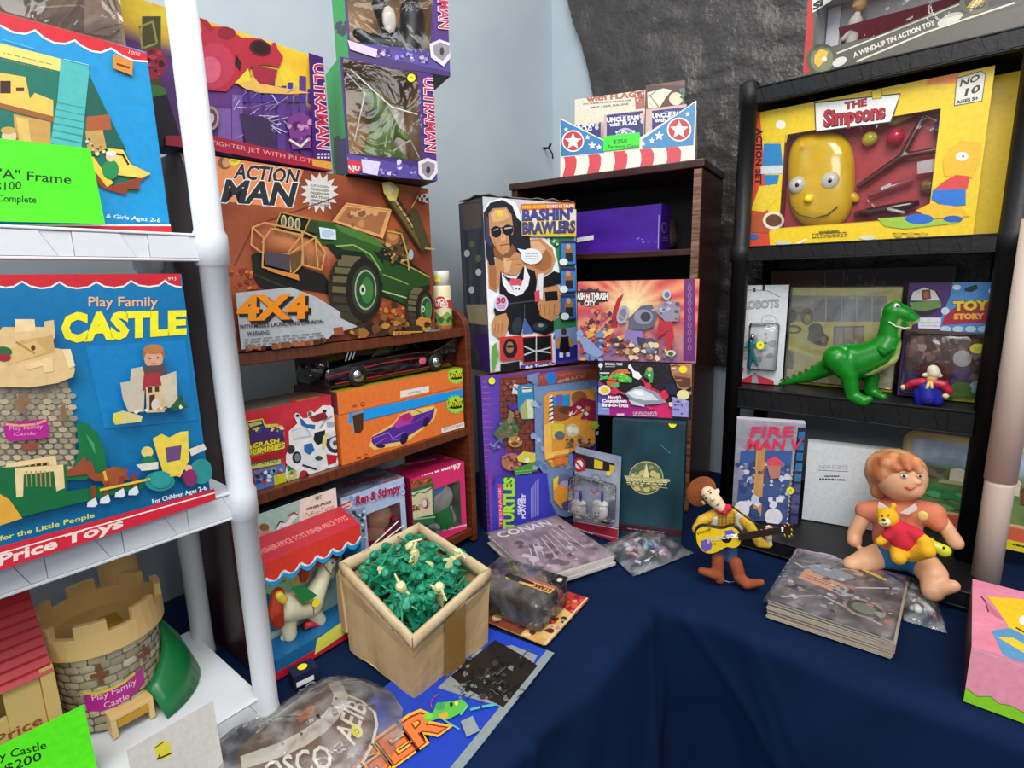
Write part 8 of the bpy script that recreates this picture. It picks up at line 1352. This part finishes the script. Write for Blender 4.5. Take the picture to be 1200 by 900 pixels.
for cx, cy, lb in ((172, 345, 'left'), (285, 350, 'right')):
    p = in_frame(bc.root, (cx, cy), -.016, Q); cup = empty('round_cup', bc.root.matrix_basis @ Matrix.Translation(p), 'round white plastic cup with a blue stem, on the %s of the blister card' % lb, 'cup')
    MB().lathe([(0, -.020), (.010, -.019), (.0165, -.010), (.0180, .001), (.0150, .012), (.0125, .014)], 24, M=Matrix.Diagonal((1, .8, 1, 1))).build('cup_body', mat('gloss_white'), cup, smooth=True)
    MB().lathe([(0, .020), (.014, .0185), (.0185, .015), (.0165, .0125), (.0, .0125)], 24, M=Matrix.Diagonal((1, .8, 1, 1))).build('brim', mat('gloss_white'), cup, smooth=True); MB().tube([(.004, 0, .016), (.003, 0, .042)], .0028, 8).build('blue_stem', mat('blue_enamel', '1f2f9a', .3), cup, smooth=True)
    MB().tube([(-.014, 0, .0175), (0, -.0125, .0165), (.014, 0, .0175)], .0012, 6).build('blue_band', mat('blue_enamel'), cup, smooth=True)
    MB().ball((-.004, -.0142, -.003), (.0014, .0008, .002), 8).ball((.005, -.0140, -.001), (.0014, .0008, .002), 8).tube([(-.006, -.0130, -.009), (0, -.0135, -.011), (.006, -.0128, -.008)], .0009, 6).build('dark_mark', mat('dark_eye'), cup)
MB().box(-.052, .052, -.036, -.0006, .045, .128).build('bubble', film('pack_bubble'), bc.root, bevel=.008, smooth=True); s = bc.art(z=Q, y=-.001); s.k = 70; s.star(333, 155, 15, 11, 8, 'e2e23a'); s.done('price_sticker')
# --- small bags of bits
def baggie(name, pts, zoom, z, hgt, cols, label, seed, n=26, sz=.0075):
    P4 = [at_z(p, z, zoom) for p in pts]; c = sum(P4, Vector()) / 4; r = empty(name, Matrix.Translation((c.x, c.y, z)), label, 'bag'); rr = random.Random(seed); mb = MB()
    for k in range(n):
        u, v = rr.uniform(.18, .82), rr.uniform(.18, .82); p = P4[0].lerp(P4[1], u).lerp(P4[3].lerp(P4[2], u), v) - c; h_ = hgt * .6 * math.sin(PI * u) * math.sin(PI * v)
        q = (p.x, p.y, .004 + rr.uniform(.2, 1) * h_); R = Matrix.Translation(q) @ Matrix.Rotation(rr.uniform(0, 6), 4, 'Z') @ Matrix.Rotation(rr.uniform(0, 2), 4, 'X'); s_ = sz * rr.uniform(.7, 1.3)
        col = rr.choice(cols)
        if k % 3 == 0: mb.box(-s_, s_, -s_ * .5, s_ * .5, -s_ * .4, s_ * .4, col, R)
        elif k % 3 == 1: mb.ball((0, 0, 0), (s_, s_ * .7, s_ * .7), 8, col, R)
        else: mb.tube([(-s_ * 1.3, 0, 0), (0, s_ * .4, 0), (s_ * 1.3, 0, 0)], s_ * .35, 6, col)if 0 else mb.tube([R @ Vector((-s_ * 1.3, 0, 0)), R @ Vector((0, s_ * .4, 0)), R @ Vector((s_ * 1.3, 0, 0))], s_ * .35, 6, col)
    tag(mb.build('small_toys', print_mat('toy_bits', .3, 0, .05), r, smooth=True), kind='stuff')
    vs = []; N = 22
    for lay in (0, 1):
        for j in range(N + 1):
            for i in range(N + 1):
                u, v = i / N, j / N; e = 1 + .02 * nz(u * 4, v * 4, seed); p = (P4[0].lerp(P4[1], u).lerp(P4[3].lerp(P4[2], u), v) - c) * e; b = (math.sin(PI * u) * math.sin(PI * v)) ** .6
                vs.append((p.x, p.y, (.003 + hgt * b + .006 * nz(u * 5, v * 5, seed + 2) * b + .004 * abs(nz(u * 11, v * 9, seed))) if lay else .0008))
    m_ = (N + 1) ** 2
    MB().add(vs[m_:], [(j * (N + 1) + i, j * (N + 1) + i + 1, (j + 1) * (N + 1) + i + 1, (j + 1) * (N + 1) + i) for j in range(N) for i in range(N)]).build('clear_bag', film('baggie_film', gloss=.16, bscale=14, bump=1.0, haze=.16), r, smooth=True)
baggie('toy_baggie', [(285, 545), (575, 452), (778, 585), (462, 708)], (640, 520, 4.5), Z0, .026, ['d07a9a', '5a4a8a', 'e8e4e8', '6ac0c4', '4a6ac0', '8a3a4a', 'e8b8c8', '3a3a44', 'b05a7a'], 'clear zip bag of pink and blue small toys before the teal slipcase', 4, 44)
baggie('toy_baggie', [(20, 60), (230, 60), (330, 400), (90, 330)], (1040, 660, 4.737), Z0, .020, ['e8e8e6', 'c9ccd0', '8a1c2a', '3a4a6a', '4a3a34', 'b8b4b0', 'e8e8e6', 'a88a7a'], 'clear bag of white and dark red small toys below the doll leg', 9, 34, .008)
# --- brown shield in a bag
Q = (230, 740, 4.8); ZH = .752
hb = flat_root('shield_bag', (-.25, .59), Z0, 'brown shield-shaped toy with white lettering sealed in a clear crumpled bag', 'bag')
po = [(330, 530), (500, 395), (680, 268), (760, 250), (850, 318), (930, 350), (1000, 400), (1016, 470), (990, 580), (930, 690), (850, 775), (700, 900), (450, 980), (260, 960), (190, 800), (220, 640)]
def dome(pts, z0, hgt, m, name, zoom, n=8, mb=None):
    o_ = outline(hb, pts, ZH, zoom); cx = sum(p[0] for p in o_) / len(o_); cy = sum(p[1] for p in o_) / len(o_); vs = []; N = len(o_)
    for k in range(n + 1):
        t = k / n
        for x, y in o_: vs.append((cx + (x - cx) * (1 - t), cy + (y - cy) * (1 - t), z0 + hgt * (1 - (1 - t) ** 2.2)))
    return MB().add(vs, [(k * N + i, k * N + (i + 1) % N, (k + 1) * N + (i + 1) % N, (k + 1) * N + i) for k in range(n) for i in range(N)] + [tuple(range(N - 1, -1, -1))]).build(name, m, hb, smooth=True)
dome(po, .004, .014, mat('brown_shield_plastic', '5a3a18', .28, coat=.6, col2='6f4a20', nscale=20), 'shield', Q)
def flat_on_dome(a, f): pass
a = flat_art(hb, ZH + .011, Q)
def lift(art):   # follow the low dome of the shield
    o_ = outline(hb, po, ZH, Q); cx = sum(p[0] for p in o_) / len(o_); cy = sum(p[1] for p in o_) / len(o_); out = []
    for x, y, z in art.mb.v:
        an = math.atan2(y - cy, x - cx); d = math.hypot(x - cx, y - cy); rm = .001
        for i in range(len(o_)):
            p, q = o_[i], o_[(i + 1) % len(o_)]; ex, ey = q[0] - p[0], q[1] - p[1]; den = math.cos(an) * ey - math.sin(an) * ex
            if abs(den) > 1e-9:
                t = ((p[0] - cx) * ey - (p[1] - cy) * ex) / den; s_ = ((p[0] - cx) * math.sin(an) - (p[1] - cy) * math.cos(an)) / den
                if t > 0 and -1e-6 <= s_ <= 1 + 1e-6: rm = t; break
        k = max(0, 1 - d / rm); out.append((x, y, .004 + .014 * (1 - (1 - k) ** 2.2) + .0006 + (z - (ZH + .011 - Z0))))
    art.mb.v = out
a.poly([(330, 540), (500, 410), (680, 285), (745, 290), (720, 360), (640, 440), (520, 540), (400, 590), (300, 600)], '7a4a20'); a.poly([(560, 470), (640, 400), (680, 420), (640, 480), (580, 510)], 'c0682a'); a.line([(560, 400), (700, 300)], 5, '5a3416'); a.line([(620, 380), (650, 440)], 5, '5a3416')
a.k += 4; a.line([(335, 528), (500, 400), (650, 285)], 14, 'e9e4dc'); a.line([(850, 322), (930, 355), (1000, 405), (1012, 470), (985, 580), (925, 690), (850, 768), (700, 890)], 16, 'ece8e2')
band = [(780, 262), (812, 330), (800, 400), (750, 480), (690, 540), (600, 600), (500, 645), (400, 670), (270, 690)]; a.line(band, 78, 'd2cfc8')
for x, y in ((785, 358), (762, 410), (690, 485), (590, 575), (485, 625)): a.ell(x, y, 10, 9, '4a4640')
a.text('FEIB', (880, 610), (960, 380), 104, 'efece6', bold=.03, up=(-1, -.15)) if 0 else a.text('AEIB', (885, 605), (960, 385), 110, 'efece6', bold=.015)
a.text('OSCO', (395, 830), (770, 730), 110, 'efece6', bold=.015); lift(a); a.done('shield_print'); s = flat_art(hb, ZH + .011, Q); s.k = 90; s.dot(902, 545, 32); lift(s); s.done('price_sticker')
bo = [(90, 560), (300, 560), (480, 380), (640, 270), (800, 225), (960, 250), (1090, 310), (1160, 410), (1160, 560), (1100, 690), (1000, 800), (820, 960), (400, 1040), (150, 960), (60, 760)]
o_ = outline(hb, bo, ZH, Q); cx = sum(p[0] for p in o_) / len(o_); cy = sum(p[1] for p in o_) / len(o_); vs = []; N = len(o_); n = 14; sub = []
for i in range(N):
    for t in range(4): p, q = o_[i], o_[(i + 1) % N]; sub.append((p[0] + (q[0] - p[0]) * t / 4, p[1] + (q[1] - p[1]) * t / 4))
N = len(sub)
for k in range(n + 1):
    t = k / n
    for i, (x, y) in enumerate(sub): X, Y = cx + (x - cx) * (1 - t * .98), cy + (y - cy) * (1 - t * .98); vs.append((X, Y, .002 + .0255 * (1 - (1 - t) ** 3) + .005 * nz(X * 60, Y * 60, 2) * min(1, t * 5) + .004 * abs(nz(X * 130, Y * 130, 5))))
MB().add(vs, [(k * N + i, k * N + (i + 1) % N, (k + 1) * N + (i + 1) % N, (k + 1) * N + i) for k in range(n) for i in range(N)]).build('clear_bag', film('shield_film', 'f6f2ec', gloss=.16, bscale=13, bump=.8, haze=.16), hb, smooth=True)
c = at_z((355, 785), .76); sbx = empty('small_dark_box', frameM((c.x, c.y, Z0), 50), 'small dark blue box with a yellow dot beside the pony package', 'box'); MB().box(-.017, .017, -.012, .012, 0, .020, '12183a').build_flat('box_body', PRINT, sbx)
MB().lathe([(0, .0202), (.0065, .0202), (.0065, .0206), (0, .0206)], 16, (0, .001, 0), 'f0e41e').build_flat('price_sticker', PRINT, sbx); MB().box(-.014, .010, -.0126, -.0121, .003, .010, 'dcdcd8').build_flat('white_label', PRINT, sbx)
# --- cowboy rag doll with guitar
Q = (800, 540, 5.0)
cw = empty('cowboy_doll', frameM((.372, .905, Z0), 112), 'floppy cowboy rag doll in a brown hat and yellow checked shirt on the navy cloth', 'doll'); F = lambda p, y=0: in_frame(cw, p, y, Q)
organic('jeans', [(F((215, 480), .030), .013, F((290, 480), .030), .013), (F((280, 490), .026), .0125, F((285, 575), .004), .0105), (F((215, 500), .026), .0120, F((210, 570), .004), .0095)], mat('denim_cloth', '2f4a78', .85, bump=.4, bscale=300), cw, .0025, 3)
organic('shirt', [(F((215, 430), .020), .0195, F((260, 320), .014), .0165), (F((200, 310), .010), .0105, F((115, 350), .004), .0100), (F((115, 350), .004), .0098, F((85, 400), .000), .0095), (F((310, 310), .010), .0105, F((385, 370), .004), .0095), (F((385, 370), .004), .0090, F((450, 480), -.004), .0085), (F((450, 480), -.004), .008, F((500, 490), -.006), .0065)], mat('yellow_check_cloth', 'c99a1c', .85, bump=.3, bscale=200, col2='e0b43a', nscale=180), cw, .0022, 3)
ck = MB()
for k in range(5): ck.tube([F((212 + k * 22, 305), -.0045 - .001), F((205 + k * 24, 385), -.0035)], .0005, 5)
for k in range(5): ck.tube([F((205, 318 + k * 16), -.0035), F((258, 318 + k * 16), -.0062), F((312, 318 + k * 16), -.003)], .0005, 5)
ck.build('shirt_check', mat('brown_line'), cw)
organic('vest', [(F((190, 330), .006), .0085, F((185, 385), .010), .009), (F((330, 320), .006), .0085, F((330, 385), .010), .009)], mat('pale_vest_cloth', 'd8d2c4', .85), cw, .0022, 2)
organic('scarf', [(F((215, 290), -.002), .0065, F((270, 275), -.002), .0065), (F((245, 300), -.006), .005, F((255, 315), -.006), .003)], mat('red_jersey'), cw, .0018, 2)
HDM = mat('doll_face_cloth', 'e2c8a6', .6)
organic('head', [(F((150, 190), .002), .0125, F((190, 235), .0), .0125), (F((190, 235), .0), .0120, F((228, 275), .0), .0095), (F((178, 222), -.012), .0028, F((172, 226), -.0155), .0028), (F((205, 170), .006), .003, F((210, 180), .006), .003), (F((118, 240), .006), .003, F((125, 250), .006), .003)], HDM, cw, .0018, 3)
for p in ((136, 220), (164, 186)): MB().ball(F(p, -.0112), (.0017, .0010, .0020), 8).build('eye', mat('dark_eye'), cw, smooth=True)
MB().tube([F((114, 212), -.0085), F((128, 198), -.0105)], .0007, 6).tube([F((146, 178), -.0105), F((164, 168), -.0095)], .0007, 6).build('eyebrow', mat('brown_line'), cw); MB().tube([F((198, 262), -.0115), F((208, 256), -.0125), F((216, 248), -.0115)], .0008, 6).build('mouth', mat('dark_mouth', '5a2420', .5), cw)
c = F((108, 180), .014); T = Matrix.Translation(c) @ Matrix.Rotation(math.radians(-36), 4, 'Y') @ Matrix.Rotation(math.radians(30), 4, 'Z')
ht = mat('brown_felt', '7c3c12', .85, bump=.4, bscale=300, col2='8f4a1c', nscale=40)
vs = []; N = 28
for j, (rx, rz, yy) in enumerate(((.0165, .0215, -.002), (.0155, .0205, .0005), (.008, .012, .0012), (.0078, .0118, .010), (.005, .008, .016), (.0005, .0005, .0145))):
    pass
M_ = Matrix.Translation(c) @ Matrix.Rotation(math.radians(28), 4, 'Y')
brim = MB().ball((0, 0, 0), (.0235, .0035, .031), 28, M=M_).build('hat_brim', ht, cw, smooth=True)
organic('hat_crown', [(c + Vector((-.002, .008, .002)), .010, c + Vector((.002, .016, .004)), .0085)], ht, cw, .0018, 2); MB().tube([c + Vector((.0115 * ca(t) * .8, .006, .0145 * sa(t) * .8)) for t in [2 * PI * i / 16 for i in range(17)]], .0012, 6).build('hat_band', mat('dark_leather', '2a140a', .6), cw, smooth=True)
organic('hand', [(F((500, 420), -.008), .0052, F((505, 450), -.008), .0056), (F((490, 400), -.012), .0022, F((492, 385), -.014), .0018), (F((503, 398), -.012), .0022, F((506, 382), -.014), .0018), (F((516, 402), -.011), .0022, F((521, 388), -.013), .0018), (F((528, 412), -.009), .0021, F((534, 400), -.011), .0017), (F((492, 430), -.012), .0022, F((484, 420), -.015), .0018), (F((505, 470), -.006), .005, F((510, 490), -.006), .0045)], HDM, cw, .0013, 1)
organic('hand', [(F((95, 415), -.004), .0055, F((110, 425), -.008), .005)], HDM, cw, .0018, 1)
BT_ = mat('brown_suede', '8a3f1c', .85, bump=.4, bscale=300, col2='9c4c24', nscale=40)
zf = lambda p, y: F(p, y)
organic('boot', [(F((205, 575), -.002), .0105, F((205, 640), -.006), .0105), (F((205, 650), -.008), .0095, F((215, 690), -.010), .0095), (F((205, 670), -.012), .0095, F((110, 645), -.018), .0065)], BT_, cw, .0022, 3)
organic('boot', [(F((310, 600), -.004), .0115, F((330, 665), -.010), .0105), (F((330, 680), -.012), .0100, F((375, 720), -.016), .0095), (F((375, 722), -.016), .0090, F((460, 712), -.018), .0060)], BT_, cw, .0022, 3)
for p0, p1 in (((235, 700), (275, 712)), ((275, 712), (315, 705))): MB().tube([F(p0, -.010), F(p1, -.012)], .0010, 6).build('spur_cord', mat('grey_steel', '6d7072', .4, .8), cw)
# guitar
gt = empty('toy_guitar', frameM((.372, .905, Z0), 112), 'small yellow toy guitar with a purple corner held by the cowboy doll', 'guitar'); y0 = -.026
def G(p, y=0): return in_frame(gt, p, y0 + y, Q)
body = [(75, 400), (110, 380), (170, 385), (230, 395), (290, 380), (330, 400), (350, 440), (345, 490), (310, 515), (260, 510), (215, 535), (160, 552), (110, 535), (80, 490), (70, 440)]
def smooth_loop(pts, n=4):
    out = []; N = len(pts)
    for i in range(N):
        p0, p1, p2, p3 = pts[i - 1], pts[i], pts[(i + 1) % N], pts[(i + 2) % N]
        for k in range(n):
            t = k / n; out.append(tuple(.5 * (2 * p1[a_] + (p2[a_] - p0[a_]) * t + (2 * p0[a_] - 5 * p1[a_] + 4 * p2[a_] - p3[a_]) * t * t + (3 * p1[a_] - p0[a_] - 3 * p2[a_] + p3[a_]) * t ** 3) for a_ in (0, 1)))
    return out
bl = [G(p) for p in smooth_loop(body)]; bb_ = [(p.x, p.z) for p in bl]
MB().prism(bb_, y0 + .0002, y0 + .010, M=Pz).build('guitar_body', mat('dark_guitar_side', '1c120c', .3, coat=.4), gt, bevel=.0012)
a = Art(gt, (-.08, y0, -.02), (1, 0, 0), (0, 0, 1), (0, -1, 0), .2, .2, Q); gx, gy = 205, 465
a.poly([(gx + (x - gx) * .93, gy + (y - gy) * .90) for x, y in smooth_loop(body)], 'ecc71a'); a.poly([(110, 470), (150, 455), (175, 490), (165, 520), (130, 535), (105, 510)], '6a5ab0'); a.poly([(245, 410), (290, 405), (310, 425), (290, 445), (250, 440)], '6a5ab0'); a.ell(258, 458, 30, 24, '1c130c'); a.text('Woody', (84, 440), (166, 408), 22, '4a3208', bold=.01, up=(0, -1)); a.ell(190, 487, 7, 6, '3a7a1a'); a.poly([(140, 455), (155, 452), (160, 480), (146, 484)], 'c9bfe0'); a.done('guitar_print')
MB().add([G((320, 425), -.0015), G((575, 385), -.0015), G((582, 420), -.0015), G((330, 462), -.0015)], [(0, 1, 2, 3)]).build('fretboard', mat('dark_fretboard', '2a1a10', .4), gt, thick=.004)
MB().add([G((570, 380), -.0012), G((640, 372), -.0012), G((655, 400), -.0012), G((640, 425), -.0012), G((582, 422), -.0012)], [(0, 1, 2, 3, 4)]).build('headstock', mat('dark_fretboard'), gt, thick=.004)
st = MB()
for k in range(4): st.tube([G((150, 470 - k * 5), -.003), G((258, 455 - k * 6), -.0035), G((590, 410 - k * 6), -.003)], .00035, 5)
st.build('strings', mat('steel_string', 'd8d8d8', .2, .9), gt)
for p in ((600, 445), (628, 452), (640, 440), (600, 378), (625, 372), (640, 412)): MB().tube([G(p, -.001), G((p[0] - 4, p[1] + (-16 if p[1] > 410 else 10)), -.001)], [.0022, .0008], 8).build('tuning_peg', mat('brass', 'c9a24a', .3, .8), gt, smooth=True)
for k in range(3): MB().add([G((425 + k * 30, 408 - k * 5), -.0024), G((436 + k * 30, 406 - k * 5), -.0024), G((438 + k * 30, 424 - k * 5), -.0024), G((427 + k * 30, 426 - k * 5), -.0024)], [(0, 1, 2, 3)]).build('inlay', mat('yellow_vinyl', 'd8c06a', .5), gt)
MB().tube([F((285, 265), -.004), F((380, 335), -.012), F((455, 385), -.022)], .0016, 6).build('guitar_strap', mat('black_strap', '15120f', .6), gt, smooth=True)
# --- pink carton at the right edge
Q = (1040, 660, 4.737)
pc = Vector((.594, .643)); B = Box('pink_carton', 'pink carton with yellow and blue cut-out cartoon shapes and a lime lower edge', 'box', (.572, .612, Z0), 130, .26, .079, .20, cols=('f09ab0', '5a2a24', 'c07a8a', 'e28aa0', '888', 'c07a8a'))
a = B.art(z=Q); a.poly([(400, 680), (430, 690), (500, 740), (570, 740), (620, 780), (680, 790), (760, 830), (900, 880), (1400, 1100), (1400, 1300), (420, 780)], '8fd42a'); a.line([(430, 690), (500, 740), (570, 740), (620, 780), (680, 790), (760, 830), (900, 880)], 5, '5a9a2a'); a.line([(460, 470), (1300, 760)], 5, 'f4b4c4'); a.done()
a = B.art('top', z=Q); a.fill(lambda u, v: mixc('d87890', 'ea94aa', .5 + .7 * nz(u, v, 2, 5)), 14, 10); a.poly([(410, 90), (450, 180), (470, 460), (440, 450), (430, 240)], 'b8a04a'); a.line([(520, 185), (545, 215), (560, 270)], 8, '6a2a2a'); a.poly([(545, 210), (620, 280), (650, 320), (600, 300), (560, 260)], 'c0708a')
a.poly([(555, 185), (600, 190), (700, 195), (850, 215), (850, 400), (760, 400), (670, 370), (665, 340), (620, 270)], 'f0c41a'); a.poly([(575, 375), (680, 360), (760, 400), (900, 430), (900, 620), (760, 560), (640, 510), (610, 440)], '5a94bc'); a.poly([(610, 412), (700, 415), (790, 470), (900, 520), (760, 500)], 'e6c43a'); a.ell(755, 318, 26, 26, 'f0ece0'); a.line([(715, 360), (760, 385)], 8, '3a1a1a'); a.done('top_print')
a = B.art('left', z=Q); a.poly([(400, 80), (460, 470), (415, 780), (400, 600)], '5a2420'); a.done('side_print')
